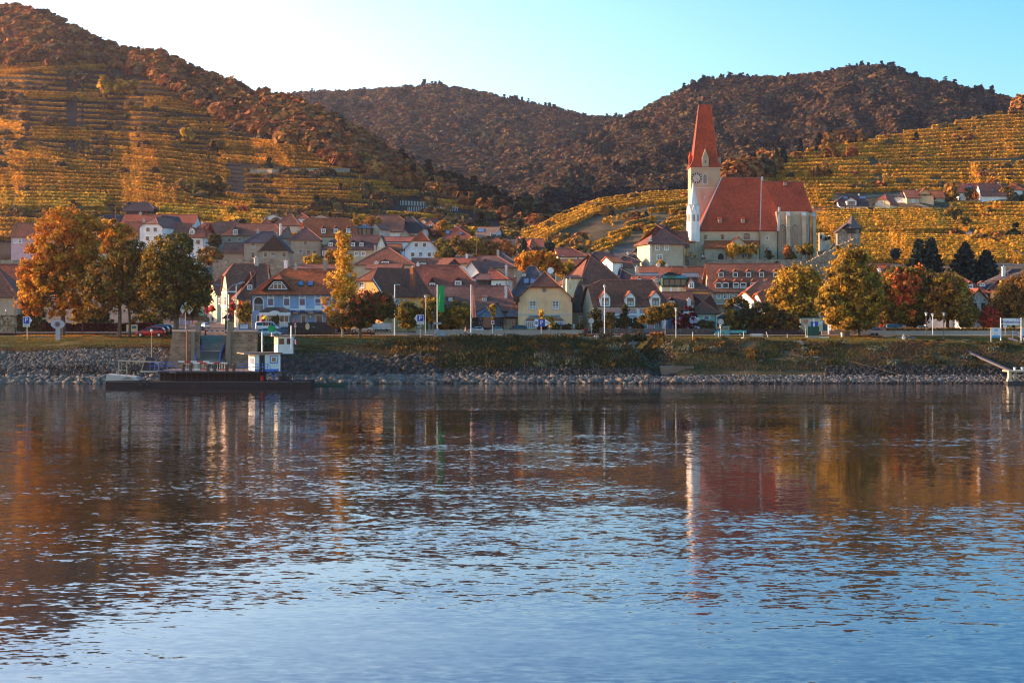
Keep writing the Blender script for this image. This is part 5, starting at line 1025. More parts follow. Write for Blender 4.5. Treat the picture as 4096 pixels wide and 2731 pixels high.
m = MB(); a, b2 = X(3268,438)-b1.x, X(3380,438)-b1.x; m.prism([(a,-3,-6),(b2,-3,-6),(b2,-3,Z(958,438)-b1.z),(X(3330,438)-b1.x,-3,Z(975,438)-b1.z),(X(3310,438)-b1.x,-3,Z(1000,438)-b1.z),(a,-3,Z(1005,438)-b1.z)], (0,1,0), MS_); m.build('lower_wall', rl)
# terrace wall under the upper left village, wall at far left
def twall(label, px0, px1, D, yt, yb, mat=None):
 t = thing('terrace_wall', label, 'wall', (X(px0,D),D,Z(yb,D))); m = MB(); n_ = max(4, int((px1-px0)/14))
 for i in range(n_):
  a, b2 = (X(px1,D)-X(px0,D))*i/n_, (X(px1,D)-X(px0,D))*(i+1)/n_; m.box((a,0,-4),(b2,1,(yb-yt)*D/F+random.uniform(-.12,.12)), mat or MS_)
 o = m.build('wall', t); return t
twall('stone terrace wall under the timber gable house', 850, 1160, 418, 1037, 1060)
twall('stone terrace wall behind the red roof at the far left', -60, 180, 430, 1040, 1062)
# ------------------------------------------------------------------ foliage
LEAF = leafmat('autumn leaves'); LEAFN = leafmat('conifer needles', .1); LEAFG = leafmat('grass blades', .25); LEAFH = leafmat('hill foliage', .2)
BARK = M('bark', (.10,.075,.055), 'wood'); BARKL = M('pale bark', (.32,.27,.22), 'wood')
PAL = dict(orange=[(.60,.22,.02),(.55,.28,.03),(.42,.15,.02),(.30,.14,.02)], gold=[(.58,.34,.035),(.48,.26,.03),(.34,.19,.03),(.22,.15,.03)], olive=[(.13,.11,.025),(.20,.14,.025),(.08,.075,.02),(.30,.17,.02)],
  brown=[(.30,.14,.03),(.24,.12,.03),(.16,.09,.025),(.36,.19,.03)], dark=[(.05,.052,.018),(.08,.07,.02),(.13,.095,.022),(.19,.11,.022)], red=[(.50,.07,.03),(.42,.05,.03),(.28,.08,.03),(.20,.09,.03)], crimson=[(.15,.02,.022),(.10,.015,.018),(.06,.02,.02)],
  bush=[(.06,.07,.025),(.10,.09,.03),(.15,.08,.03),(.05,.05,.02)], conifer=[(.018,.032,.028),(.028,.045,.035),(.012,.022,.022)], pink=[(.55,.10,.16),(.65,.10,.06),(.10,.12,.03),(.5,.05,.04)], poplar=[(.72,.40,.045),(.62,.33,.035),(.50,.26,.03)],
  maple=[(.55,.07,.03),(.50,.13,.03),(.22,.09,.03),(.12,.07,.025),(.09,.07,.02)], rust=[(.50,.17,.04),(.40,.13,.03),(.30,.12,.03)], flame=[(.62,.15,.03),(.56,.10,.03),(.50,.20,.04)], grey=[(.20,.20,.14),(.14,.15,.09)])
def pal(k, n, grad=None):
 p = np.array(PAL[k]); i = RNG.integers(0, len(p), n)
 c = p[i]*(.75+.5*RNG.random(n))[:, None]; return c
def limb(m, a, b, r0, r1, mat, k=3, wob=.06):
 a = Vector(a); b = Vector(b); L = (b-a).length; p = a
 for i in range(k):
  q = a.lerp(b, (i+1)/k); 
  if i < k-1: q = q+Vector((random.uniform(-1,1), random.uniform(-1,1), random.uniform(-.3,.6)))*L*wob
  m.cyl(p, q, r0+(r1-r0)*i/k, r0+(r1-r0)*(i+1)/k, mat, 6, cap=False); p = q
def Tree(label, px, py, D, ell, palette, n=5000, leaf=.2, tr=.25, name='tree', cat='tree', bark=None, clump=.55, group=None, fill=.55, lean=0, nl=26, part='crown', two=None, stem=True):
 """ell: crown ellipses (cx, cy, rx, ry) on the photo at distance D; py is the foot"""
 if D is None: D = SD(px, py)
 if D < 300 and n > 900: n = int(n*1.7); leaf *= .72
 s = D/F; base = Vector((X(px, D), D, Z(py, D))); t = thing(name, label, cat, base, 0, group)
 E = [((cx-px)*s, (py-cy)*s, rx*s, ry*s) for cx, cy, rx, ry in ell]; A = np.array([e[2]*e[3] for e in E]); A = A/A.sum()
 nc = max(14, int(n/38)); ce = []
 for i in range(nc):
  e = E[RNG.choice(len(E), p=A)]; v = RNG.normal(size=3); v /= np.linalg.norm(v); r = RNG.random()**(1/3.)*(1-fill)+fill if RNG.random() < .8 else RNG.random()*fill
  r *= .93+.22*RNG.random(); ce.append((e[0]+v[0]*r*e[2], v[1]*r*e[2]*.8, e[1]+v[2]*r*e[3]))
 ce = np.array(ce); ce = ce[ce[:, 2] > .15]; nc = len(ce); per = max(6, n//nc)
 if stem:
  m = MB(); top = max(e[1] for e in E); bm_ = bark or BARK; zc = min(e[1]-e[3]*.6 for e in E); zc = max(zc, .3)
  p = Vector((0,0,-.4)); hub = Vector((lean, 0, zc+.12*(top-zc))); limb(m, p, hub, tr, tr*.72, bm_, 3, .015); tip = Vector((E[0][0]*.6+lean, 0, top)); limb(m, hub, tip, tr*.68, .03, bm_, 4, .03)
  order = RNG.permutation(nc)[:nl]
  for j in order:
   c = Vector(ce[j]); f = min(1, max(0, (c.z-hub.z)/(top-hub.z+1e-3)))*.65; o = hub.lerp(tip, f)
   if c.z > o.z-1.5: mid = o.lerp(c, .5)+Vector((0,0,-.08*(c-o).length)); limb(m, o, mid, tr*.34*(1-f*.5), tr*.2, bm_, 2, .05); limb(m, mid, c, tr*.2, .02, bm_, 2, .05)
  m.build('trunk', t, fix=False)
 cr = clump*(1+.35*RNG.normal(size=nc)).clip(.5, 1.7)
 idx = np.repeat(np.arange(nc), per); off = RNG.normal(size=(len(idx), 3)); off[:, 2] *= .8; cen = ce[idx]+off*cr[idx][:, None]*.55
 cc0 = np.array([E[0][0]*.5, 0, np.mean([e[1] for e in E])]); od = off+.8*(cen-cc0)/max(e[2] for e in E)+np.array([0, 0, .3]); u_, v_ = orient(od, leaf, .55); col = pal(palette, nc)
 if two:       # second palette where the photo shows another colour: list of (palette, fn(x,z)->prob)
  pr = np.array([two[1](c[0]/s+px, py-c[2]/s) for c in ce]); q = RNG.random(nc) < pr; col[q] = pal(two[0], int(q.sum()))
 col = col[idx]*(.8+.4*RNG.random((len(idx), 1)))
 quads(part, cen, u_, v_, col, LEAFN if palette == 'conifer' else LEAF, t); return t
def Conifer(label, px, py, D, top, w_, n=3500, name='conifer', group=None, leaf=.22, palette='conifer'):
 if D is None: D = SD(px, py)
 s = D/F; H = (py-top)*s; R_w = w_*s/2; t = thing(name, label, 'conifer', (X(px, D), D, Z(py, D)), 0, group)
 m = MB(); m.cyl((0,0,-.5),(0,0,H*.97),.03*H,.02,BARK,6); m.build('trunk', t, fix=False)
 k = int(H*2.6)+6; C_ = []; 
 for i in range(k):
  z = H*(.06+.93*i/k); r = R_w*(1-(z/H))**.8*(1.0+.25*math.sin(i*2.1)); nb = 7
  for j in range(nb):
   a = j*2*math.pi/nb+i*.9+random.random()*.5; rr = r*(.75+.4*random.random())
   for q in np.linspace(.15, 1, 6): C_.append((math.cos(a)*rr*q, math.sin(a)*rr*q, z-.22*rr*q+.1*rr*q*q))
 C_ = np.array(C_); per = max(1, n//len(C_)); c = np.repeat(C_, per, 0)+RNG.normal(size=(len(C_)*per, 3))*[.16,.16,.1]; u_, v_ = rnd_frames(len(c), leaf)
 quads('crown', c, u_, v_, pal(palette, len(c)), LEAFN, t); return t
def Bush(label, px, py, D, rx, ry, palette, n=1200, leaf=.14, name='shrub', group=None, cat='shrub', two=None):
 return Tree(label, px, py, D, [(px, py-ry*.85, rx, ry)], palette, n, leaf, .06, name, cat, clump=.3, group=group, fill=.3, nl=8, part='foliage', two=two)
# --- trees of the river bank and the front row
Tree('tallest orange lime tree at the left edge with sunlit golden flank', 252, 1338, 266, [(260,950,120,120),(170,1080,85,110),(240,1140,150,110),(130,1200,50,60),(330,905,80,50),(340,1040,70,90)], 'orange', 16000, .2, .42, clump=.62, nl=60, fill=.45)
Tree('small bright orange tree between the white gable house and the big orange tree', 432, 1150, 300, [(440,915,55,35),(500,930,35,28),(440,980,50,50)], 'orange', 3800, .19, .18, nl=24)
Tree('bronze brown tree behind the wooden park bench', 478, 1347, 262, [(470,1120,120,95),(400,1180,90,80),(520,1030,90,70),(560,1170,60,80)], 'brown', 12000, .17, .36, clump=.55, nl=60, fill=.3, two=('olive', lambda x, y: .45))
Tree('slender bronze tree with pale forked trunk between bench and red car', 518, 1345, 263, [(540,1140,70,90),(560,1060,60,60)], 'olive', 5000, .17, .24, clump=.5, nl=36, two=('brown', lambda x, y: .5))
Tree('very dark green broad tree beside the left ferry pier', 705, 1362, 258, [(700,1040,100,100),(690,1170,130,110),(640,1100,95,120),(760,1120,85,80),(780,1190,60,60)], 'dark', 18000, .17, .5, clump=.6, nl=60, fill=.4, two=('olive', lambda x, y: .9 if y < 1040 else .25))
Tree('young tree with golden leaves on the left lawn', 330, 1332, 272, [(325,1255,35,30)], 'gold', 700, .17, .1, nl=10)
Tree('tall narrow golden poplar in front of the blue cafe', 1370, 1350, 262, [(1372,960,26,40),(1372,1040,42,60),(1370,1130,58,70),(1368,1220,68,70),(1372,1275,58,30)], 'poplar', 5600, .15, .22, bark=BARKL, clump=.42, nl=50, fill=.25, name='poplar')
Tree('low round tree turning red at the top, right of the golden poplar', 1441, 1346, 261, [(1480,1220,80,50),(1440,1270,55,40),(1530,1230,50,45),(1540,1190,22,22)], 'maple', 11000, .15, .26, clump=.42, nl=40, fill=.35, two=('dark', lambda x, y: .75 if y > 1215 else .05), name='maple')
Tree('spindly young tree left of the golden poplar', 1338, 1357, 260, [(1340,1285,28,22)], 'brown', 900, .14, .07, nl=12)
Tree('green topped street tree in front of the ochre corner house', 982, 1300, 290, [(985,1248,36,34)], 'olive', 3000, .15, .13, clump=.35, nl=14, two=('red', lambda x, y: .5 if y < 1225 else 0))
for k, (px, rx, cy, p_, lab) in enumerate(((1630,40,1262,'olive','small olive leaved tree left of the ferry parking sign'), (1725,48,1238,'gold','yellowing tree behind the globe street lamp'), (1765,30,1270,'olive','small tree directly behind the green flag'), (1838,42,1255,'gold','round yellowing tree between green and salmon flags'))):
 Tree(lab, px, 1338, 272, [(px,cy,rx,48),(px+12,cy+18,rx*.8,30)], p_, 4000, .15, .13, clump=.4, nl=22, two=('olive', lambda x, y: .5))
for px, lab in ((1900,'thin staked sapling left of the parking prohibition sign'),(2130,'small bare sapling in front of the left arched window'),(2215,'small golden sapling in front of the right arched window'),(2255,'bare sapling at the corner of the yellow house')): pass
Tree('thin sapling with gold leaves in front of the pavilion', 1972, 1345, 266, [(1972,1240,10,20),(1970,1265,14,14)], 'gold', 420, .13, .04, nl=8, name='sapling', clump=.2)
Tree('thin sapling with pale leaves left of the blue parking arrow', 2166, 1345, 266, [(2166,1252,9,22),(2165,1272,12,10)], 'gold', 380, .13, .04, nl=8, name='sapling', clump=.2)
Tree('thin sapling with gold leaves right of the blue parking arrow', 2203, 1345, 266, [(2203,1288,11,16)], 'gold', 320, .13, .04, nl=8, name='sapling', clump=.2)
Tree('gnarled pruned fruit tree with brown leaves in front of the pink house', 2640, 1338, 270, [(2630,1255,52,26),(2595,1275,35,20),(2680,1240,35,28)], 'brown', 4500, .14, .16, clump=.35, nl=36, two=('olive', lambda x, y: .5))
Tree('wide golden chestnut between the cottages and the tallest right tree', 3180, 1315, 284, [(3190,1120,80,55),(3150,1190,70,80),(3240,1170,60,90),(3200,1230,80,50)], 'gold', 12000, .2, .34, clump=.6, nl=40, fill=.4)
Tree('tallest golden tree on the right bank standing beside the trash bin', 3389, 1350, 262, [(3400,1030,70,50),(3400,1120,105,80),(3360,1210,90,80),(3460,1180,70,90),(3390,1280,80,40)], 'gold', 17000, .19, .42, clump=.6, nl=60, fill=.4, two=('olive', lambda x, y: .3))
Tree('second golden tree with slim trunk just right of the tallest tree', 3436, 1347, 264, [(3460,1240,50,70),(3440,1290,40,30)], 'gold', 4500, .18, .26, nl=24, two=('olive', lambda x, y: .35))
Tree('maple flaming orange in its middle on the right bank', 3600, 1318, 284, [(3600,1150,80,80),(3670,1140,70,65),(3550,1190,50,60),(3620,1230,80,60)], 'olive', 14000, .18, .32, name='maple', clump=.55, nl=40, two=('flame', lambda x, y: .95 if abs(x-3600) < 45 and 1090 < y < 1215 else .08))
Tree('perfectly round bronze tree in front of the plum red roof', 3790, 1318, 283, [(3785,1190,95,85),(3790,1150,60,50)], 'brown', 12000, .17, .3, clump=.5, nl=40, two=('gold', lambda x, y: .35))
Tree('small olive tree below the timber braced gable', 3865, 1322, 280, [(3862,1262,38,42)], 'olive', 3000, .16, .16, nl=18)
Tree('scarlet red small tree left of the landing stage sign', 3965, 1326, 280, [(3965,1270,30,42),(3980,1290,25,20)], 'red', 3200, .16, .14, nl=20, name='maple')
Tree('feathery reddish brown larch at the right edge', 4055, 1322, 282, [(4040,1210,75,80),(4090,1170,60,80)], 'brown', 8000, .15, .3, clump=.5, nl=70, fill=.2)
Tree('dark green spire shaped tree against the ochre manor', 4024, 1320, 286, [(4024,1160,22,35),(4020,1215,42,50)], 'olive', 3500, .17, .2, nl=18)
Tree('reddish brown bush tree behind the right car park', 3540, 1322, 287, [(3545,1255,60,45)], 'brown', 4200, .17, .2, nl=24, two=('red', lambda x, y: .3))
Tree('grey green shrubby tree right of the reddish bush tree', 3660, 1320, 286, [(3660,1255,45,48)], 'bush', 3600, .17, .18, nl=20)
Tree('brown tree between the gable cottage and scarlet tree', 3920, 1322, 292, [(3930,1262,50,45)], 'bush', 3000, .17, .18, nl=20)
for k, (px, top, w_, lab) in enumerate(((3675,955,95,'dark fir with the left of two tips above the orange maple'),(3725,950,100,'dark fir with the right of two tips above the orange maple'),(3860,968,130,'broadest dark fir above the plum red roof'),(3945,1000,115,'blue green spruce right of the broadest fir'))):
 Conifer(lab, px, 1180, 345, top, w_*1.5, 6500, group='dark conifers behind the right bank houses')
for px, ry, p_, lab in ((2930,50,'olive','yellow flecked bush behind the teal truck cab'),(2990,60,'bush','dark bush with brown tips behind the truck bed'),(3045,70,'dark','dark evergreen bush beside the white cottage gable'),(3085,60,'brown','brown bush right of the white cottage'),(3120,46,'bush','low dark bush left of the slate mansard roof'),(3165,42,'brown','round brown bush beside the service block')):
 Bush(lab, px, 1330, 279, 34, ry, p_, 2600, .15)
Bush('big dark evergreen bush below the hotel terrace', 2945, 1268, 300, 48, 42, 'dark', 3500, .15)
for px, ry, w_, p_, lab in ((2385,55,22,'dark','dark ivy bush at the sunlit corner of the pink house'),(2440,48,20,'brown','bronze shrub in front of the first pink house window'),(2498,60,16,'bush','climbing shrub between pink house windows'),(2550,34,18,'bush','low shrub under the middle of the pink house'),(2740,62,55,'crimson','dark plum coloured bush left of the lavender wall'),(2820,30,40,'bush','low bush in front of the green villa')):
 Bush(lab, px, 1335, 273.5, w_, ry, p_, 2000, .13)
for px, rx, lab, p_ in ((2168,16,'dark red clipped shrub beside the arched door','crimson'),(2225,15,'small green shrub under the right arched window','bush'),(2264,22,'larger green shrub at the corner of the yellow house','bush'),(2323,12,'round dark shrub below the side house window','dark'),(1815,14,'small green shrub beside the white wagon','bush')): Bush(lab, px, 1324, 274, rx, 15, p_, 700, .12)
Bush('small round bush beside the cafe porch', 1098, 1300, 279, 24, 24, 'olive', 1200, .13)
# crimson creeper hedge, privet hedges
def hedge(label, px0, px1, D, yt, yb, palette, thick=.9, n=None, name='hedge', leaf=.12, ty=None):
 a, b_ = X(px0, D), X(px1, D); zb = Z(yb, D); h_ = (yb-yt)*D/F; t = thing(name, label, 'hedge', (a, D, zb)); L = b_-a; n = n or int(L*h_*95)
 m = MB(); m.box((.08,.1,-.4), (L-.08,thick-.1,h_*.93), M('hedge twigs', (.035,.022,.018))); m.build('branches', t)
 f = RNG.random(n); c = np.stack([RNG.random(n)*L, np.where(f < .62, RNG.random(n)*.12, RNG.random(n)*thick), np.where(f < .62, RNG.random(n)*h_, h_-.05+RNG.random(n)*.12+.12*fbm(RNG.random(n)*0+np.linspace(0, 1, n)*0, RNG.random(n)))], -1)
 u_, v_ = rnd_frames(n, leaf); quads('foliage', c, u_, v_, pal(palette, n), LEAF, t); return t
hedge('long crimson creeper hedge behind the left lawn', 165, 620, 284, 1296, 1332, 'crimson')
hedge('clipped brown hedge block above the brook mouth', 2600, 2660, 258, 1333, 1353, 'rust')
hedge('long clipped brown hedge behind the right concrete wall', 3545, 4300, 272, 1314, 1330, 'brown')
hedge('dark evergreen hedge at the far left edge', -200, 165, 286, 1262, 1332, 'dark')
for i, (px, ry, p_, lab) in enumerate(((30,60,'dark','dark bush under the far left houses'),(120,75,'bush','tall bush behind the blue parking sign'),(385,55,'dark','dark bush behind the eye sculpture'),(590,45,'olive','olive bush behind the red hatchback'))): Bush(lab, px, 1330, 290, 60, ry, p_, 3000, .17)
hedge('low hedge with rust coloured top behind the steel railing', 2262, 2560, 262, 1338, 1353, 'rust', .8)
# --- village trees
VT = [('orange round tree in front of the steep brown pyramid roof', 2150, 1100, 345, [(2150,1045,85,36),(2200,1060,50,30)], 'orange', 6000), ('golden tree behind the black mossy roof', 2270, 1120, 350, [(2265,1085,32,32)], 'gold', 2200),
 ('dark orchard tree below the red hipped villa', 1775, 1040, 455, [(1770,1000,45,38)], 'olive', 2600), ('bronze orchard tree right of the dark one', 1845, 1040, 450, [(1840,985,40,34)], 'brown', 2400), ('golden orchard tree under the white solar house', 1905, 1035, 452, [(1900,985,36,36)], 'gold', 2400), ('brown orchard tree before the wide red roof', 1965, 1040, 452, [(1962,1000,42,34)], 'brown', 2400), ('russet orchard tree right of the wide red roof', 2020, 1040, 452, [(2020,1000,35,34)], 'rust', 2200),
 ('lone dark cypress beside the glazed corner house', 2095, 1020, 470, [(2095,985,12,26)], 'conifer', 1500), ('dark cypress pair at the vineyard foot', 2195, 1010, 480, [(2190,990,9,20),(2204,988,8,20)], 'conifer', 1400),
 ('golden bush tree between the houses at the foot of the hill', 1435, 905, 530, [(1432,876,28,20)], 'gold', 1500), ('bronze tree overlapping the large brown barn roof', 1490, 915, 520, [(1492,888,28,18)], 'brown', 1400), ('orange tree right of the modern block', 1775, 945, 540, [(1772,912,24,28)], 'orange', 1500),
 ('bright flame orange tree on the upper left edge of the village', 974, 870, None, [(974,843,24,18)], 'red', 1500), ('olive tree left of the flame orange tree', 925, 868, None, [(925,848,28,18)], 'olive', 1300), ('golden tree right of the flame orange tree', 1030, 880, None, [(1028,862,24,14)], 'gold', 1200),
 ('bushy tree on the terrace below the white dormer house', 850, 1055, 420, [(840,1030,45,36)], 'brown', 3000), ('grey brown tree beside the white dormer house', 860, 985, 452, [(858,960,25,22)], 'bush', 1600), ('golden bush at the foot of the tower like house', 1255, 1062, 400, [(1250,1045,28,20)], 'gold', 1500), ('dark shrub tree in front of the purple long house', 1325, 1065, 395, [(1330,1035,25,30)], 'brown', 1500), ('dark tree right of the white five window gable', 1780, 1050, 425, [(1778,1015,35,35)], 'olive', 2400),
 ('golden tree in the churchyard left of the porch door', 2932, 1040, 412, [(2930,1002,22,22)], 'poplar', 1600), ('half bare golden tree in the churchyard right of the porch', 2993, 1042, 411, [(2995,1000,32,22)], 'gold', 1000), ('crooked dark olive tree below the choir windows', 3222, 1030, 409, [(3222,998,28,15)], 'olive', 1500), ('pink leaved slim tree below the choir', 3150, 1034, 411, [(3150,1010,10,20)], 'rust', 700), ('bare shrub at the chapel wall', 3072, 1036, 411, [(3072,1018,16,14)], 'bush', 260), ('dark low shrub beside the pink leaved tree', 3165, 1036, 411, [(3165,1026,12,9)], 'dark', 500), ('golden bush at the rectory wall', 2645, 1065, 396, [(2645,1054,12,10)], 'gold', 500),
 ('cypress standing on the lowest right vineyard', 3582, 1035, 420, [(3582,1015,10,16)], 'conifer', 900), ('dense shrubs behind the glass hall', 1400, 935, 500, [(1405,915,14,14)], 'bush', 600)]
for lab, px, py, D, e, p_, n_ in VT: Tree(lab, px, py, D, e, p_, n_, .2, .14, clump=.5, nl=14)
# --- hanging flower boxes on the sunlit street fronts
for px, py, D, rx, lab, p_ in ((832,1233,364,11,'left hanging basket of dark pink flowers on the cream house','pink'),(849,1231,360,12,'right hanging basket of pink flowers on the cream house','pink'),(921,1232,328,11,'left red geranium basket on the corner house','red'),(937,1226,294,13,'right red geranium basket on the corner house','red'),(975,1220,293,10,'red flowers on the window sill of the ochre house','red')):
 Tree(lab, px, py+20, D, [(px,py,rx,12),(px,py+12,rx*.7,12)], p_, 500, .13, .03, name='flower_basket', cat='flower basket', nl=2, clump=.25, part='flowers')
# --- forests and vines on the hills
def forest(name, hill, px0, px1, n, f_dens, rad, fcol, q=60, leaf=.34, seed=0, hgt=1.25, fdim=1.0):
 px = RNG.uniform(px0, px1, n); s = RNG.random(n); py = hill.base(px)+(hill.sky(px)-hill.base(px))*s
 k = RNG.random(n) < f_dens(px, py); px, py = px[k], py[k]; n = len(px); P0 = hill.at(px, py); r = rad*(.5+1.05*RNG.random(n)**1.8)*np.where(py < hill.sky(px)+12, .7, 1); con, colr = fcol(px, py)
 P0[:, 2] += r*.35; idx = np.repeat(np.arange(n), q); m_ = len(idx)
 v = RNG.normal(size=(m_, 3)); v /= np.linalg.norm(v, axis=1)[:, None]; rr = .72+.32*RNG.random(m_); v[:, 2] = np.abs(v[:, 2])*1.0+.0; v[:, 1] = -np.abs(v[:, 1])*.9+.25*(RNG.random(m_)-.2)
 ci = con[idx]; h_ = RNG.random(m_); rad_c = (1-h_)*.62
 a = RNG.uniform(0, 2*math.pi, m_)
 off = np.where(ci[:, None], np.stack([np.cos(a)*rad_c, np.sin(a)*rad_c, h_*1.75], -1), v*rr[:, None]*[1, 1, hgt])
 cen = P0[idx]+off*r[idx][:, None]; u_, w_ = orient(off*np.array([1, 1, .9])+np.array([0, 0, .25]), leaf*r[idx], .42)
 c = colr[idx]*(.76+.28*RNG.random((m_, 1)))*fdim; return quads(name, cen, u_, w_, c, LEAFH, kind='stuff')
def mixcol(px, py, pals, wts, seed, fr, pcon):
 n = len(px); con = RNG.random(n) < pcon(px, py); t = (fbm(px/fr, py/fr, seed)+RNG.normal(size=n)*.35)
 P_ = np.array(pals); i = np.clip(((t+1)/2*len(P_)).astype(int), 0, len(P_)-1); c = P_[i]*(.8+.4*RNG.random((n, 1))); c[con] = np.array([.022,.038,.022])*(.7+.6*RNG.random((con.sum(), 1))); return con, c
PB = [(.07,.06,.035),(.10,.065,.032),(.15,.075,.03),(.20,.11,.035),(.12,.06,.03),(.055,.06,.03),(.22,.14,.04)]
forest('forest', HB, 700, 2900, 42000, lambda x, y: np.where(y < 850, 1, 0), 3.6, lambda x, y: mixcol(x, y, PB, 0, 3, 60, lambda a, b: np.clip(fbm(a/90, b/40, 8)*.8-.08+.3*(b < HB.sky(a)+16)*(a > 1650), 0, .5)), 30, .27, hgt=1.0, fdim=.9)
forest('forest', HC, 2000, 4500, 46000, lambda x, y: np.where((y < 880) & ((x < 2800) | (y < HD.sky(x)+20)), 1, 0), 3.3, lambda x, y: mixcol(x, y, PB, 0, 5, 50, lambda a, b: np.clip(fbm(a/110, b/60, 18)*1.0+.02+.25*(b < HC.sky(a)+18), 0, .6)), 30, .27, hgt=1.0, fdim=.68)
BANDA = [(-900,330),(0,230),(230,190),(300,120),(450,70),(560,90),(700,110),(900,140),(1100,165),(1300,175),(1500,125),(1700,65),(1900,50),(2200,45),(2400,40)]
def densA(x, y):
 b = np.interp(x, *np.array(BANDA, float).T); d = y-HA.sky(x); edge = b*(1+.25*fbm(x/60, y/60, 4)); return np.where(d < edge, 1.0, 0)
PA = [(.12,.085,.03),(.26,.11,.03),(.34,.15,.035),(.30,.10,.03),(.20,.085,.03),(.14,.07,.03)]
forest('forest', HA, -700, 2400, 36000, densA, 2.9, lambda x, y: mixcol(x, y, PA, 0, 6, 50, lambda a, b: np.clip((a-1550)/1100, 0, .35)+.008), 50, .235, hgt=1.1)
PATCH = [ # x0, x1, y0, y1(at right), rows, row gap
 (-60,446,275,246,4,9.5),(105,425,378,384,3,10),(583,985,390,432,5,12),(678,1083,481,496,2,14),(760,900,510,516,2,14),(-60,85,468,510,5,11),(125,370,520,524,4,13),(380,700,536,560,2,16),(30,330,578,632,4,15),(446,910,578,630,9,16),(880,1370,556,596,7,15),
 (-60,600,640,668,8,14.5),(480,1010,722,800,8,14),(-60,500,752,762,5,15),(1100,1560,728,742,2,16),(1130,1430,778,782,2,14),(1520,1670,772,775,2,12),(1690,2040,722,762,2,18),(1750,2000,810,838,2,16),(1100,1250,800,806,2,14),(-60,1400,890,920,5,18)]
BRIGHT = [(-60,420,790,798,5,13),(630,1065,838,866,4,13),(1780,2080,925,952,2,13),(1550,1760,870,885,1,10)]
def vines(name, hill, plist, col, per=3.2, vh=1.5, sz=.34, holes=.35, seed=9):
 C_ = []; K = []
 for x0, x1, ya, yb, rows, gap in plist:
  for r in range(rows):
   L = x1-x0; n = int(L*per); x = np.sort(RNG.uniform(x0-8*math.sin(r*2.3), x1+14*math.sin(r*1.7), n)); t = (x-x0)/L
   y = ya+(yb-ya)*t+gap*r+2.2*fbm(x/90, x*0+r*.37, seed); g = fbm(x/70+r*3.1, x*0+r*.9, seed+3)
   k = g > -holes-.25; x, y = x[k], y[k]
   if len(x) == 0: continue
   k = y > hill.sky(x)+8; x, y = x[k], y[k]; p = hill.at(x, y); p[:, 2] += .35+RNG.random(len(p))*vh; p[:, :2] += RNG.normal(size=(len(p), 2))*.22; C_.append(p); tone = .75+.5*RNG.random(); K.append(np.full(len(p), tone)*(1+.35*fbm(x/40, x*0+r, seed+6)))
 C_ = np.concatenate(C_); K = np.concatenate(K); n = len(C_); P_ = np.array(col); c = P_[RNG.integers(0, len(P_), n)]*K[:, None]*(.75+.5*RNG.random((n, 1)))
 u_, v_ = orient(np.tile([0, -.45, .8], (n, 1)), sz, .7); return quads(name, C_, u_, v_, c, LEAF, kind='stuff')
VC = [(.62,.30,.028),(.54,.25,.028),(.40,.21,.028),(.50,.19,.028)]; VG = [(.80,.45,.04),(.72,.38,.035),(.60,.32,.035),(.50,.30,.04)]  # VG paints sunshine into the leaf colour of the lower rows
vines('vineyard', HA, PATCH, VC, 4.6, 1.1, .27); vines('vineyard', HA, BRIGHT, VG, 5, 1.8)
GEN = [(-60+260*c, 260+260*c-60, 0, 0, 1, 0) for c in range(0)]
for r in range(38):
 y0 = 262+r*20.5
 for c in range(9):
  a = -100+c*270; GEN.append((a, a+270, y0+(a+100)*.05, y0+(a+370)*.05, 1, 0))
def inpatch(x, y):
 x = np.asarray(x, float); r = np.zeros(np.broadcast(x, y).shape, bool)
 for x0, x1, ya, yb, k_, g_ in PATCH+BRIGHT:
  m0 = ya+(yb-ya)*(x-x0)/(x1-x0); r |= (x > x0-20) & (x < x1+20) & (y > m0-9) & (y < m0+g_*(k_-.3))
 return r
def genmask(l_):
 l_ = [g for g in l_ if not (inpatch(g[0]+70, g[2]) and inpatch(g[1]-70, g[3]))]
 return [g for g in l_ if g[2] > HA.sky((g[0]+g[1])/2)+float(np.interp((g[0]+g[1])/2, *np.array(BANDA, float).T))*1.05 and g[2] < 960 and vnoise(np.array([g[0]/400.]), np.array([g[2]/60.]), 5)[0] > -.8]
vines('vineyard', HA, genmask(GEN), [(.48,.23,.027),(.42,.19,.027),(.28,.16,.027)], 3.4, .9, .25, .1, 15)
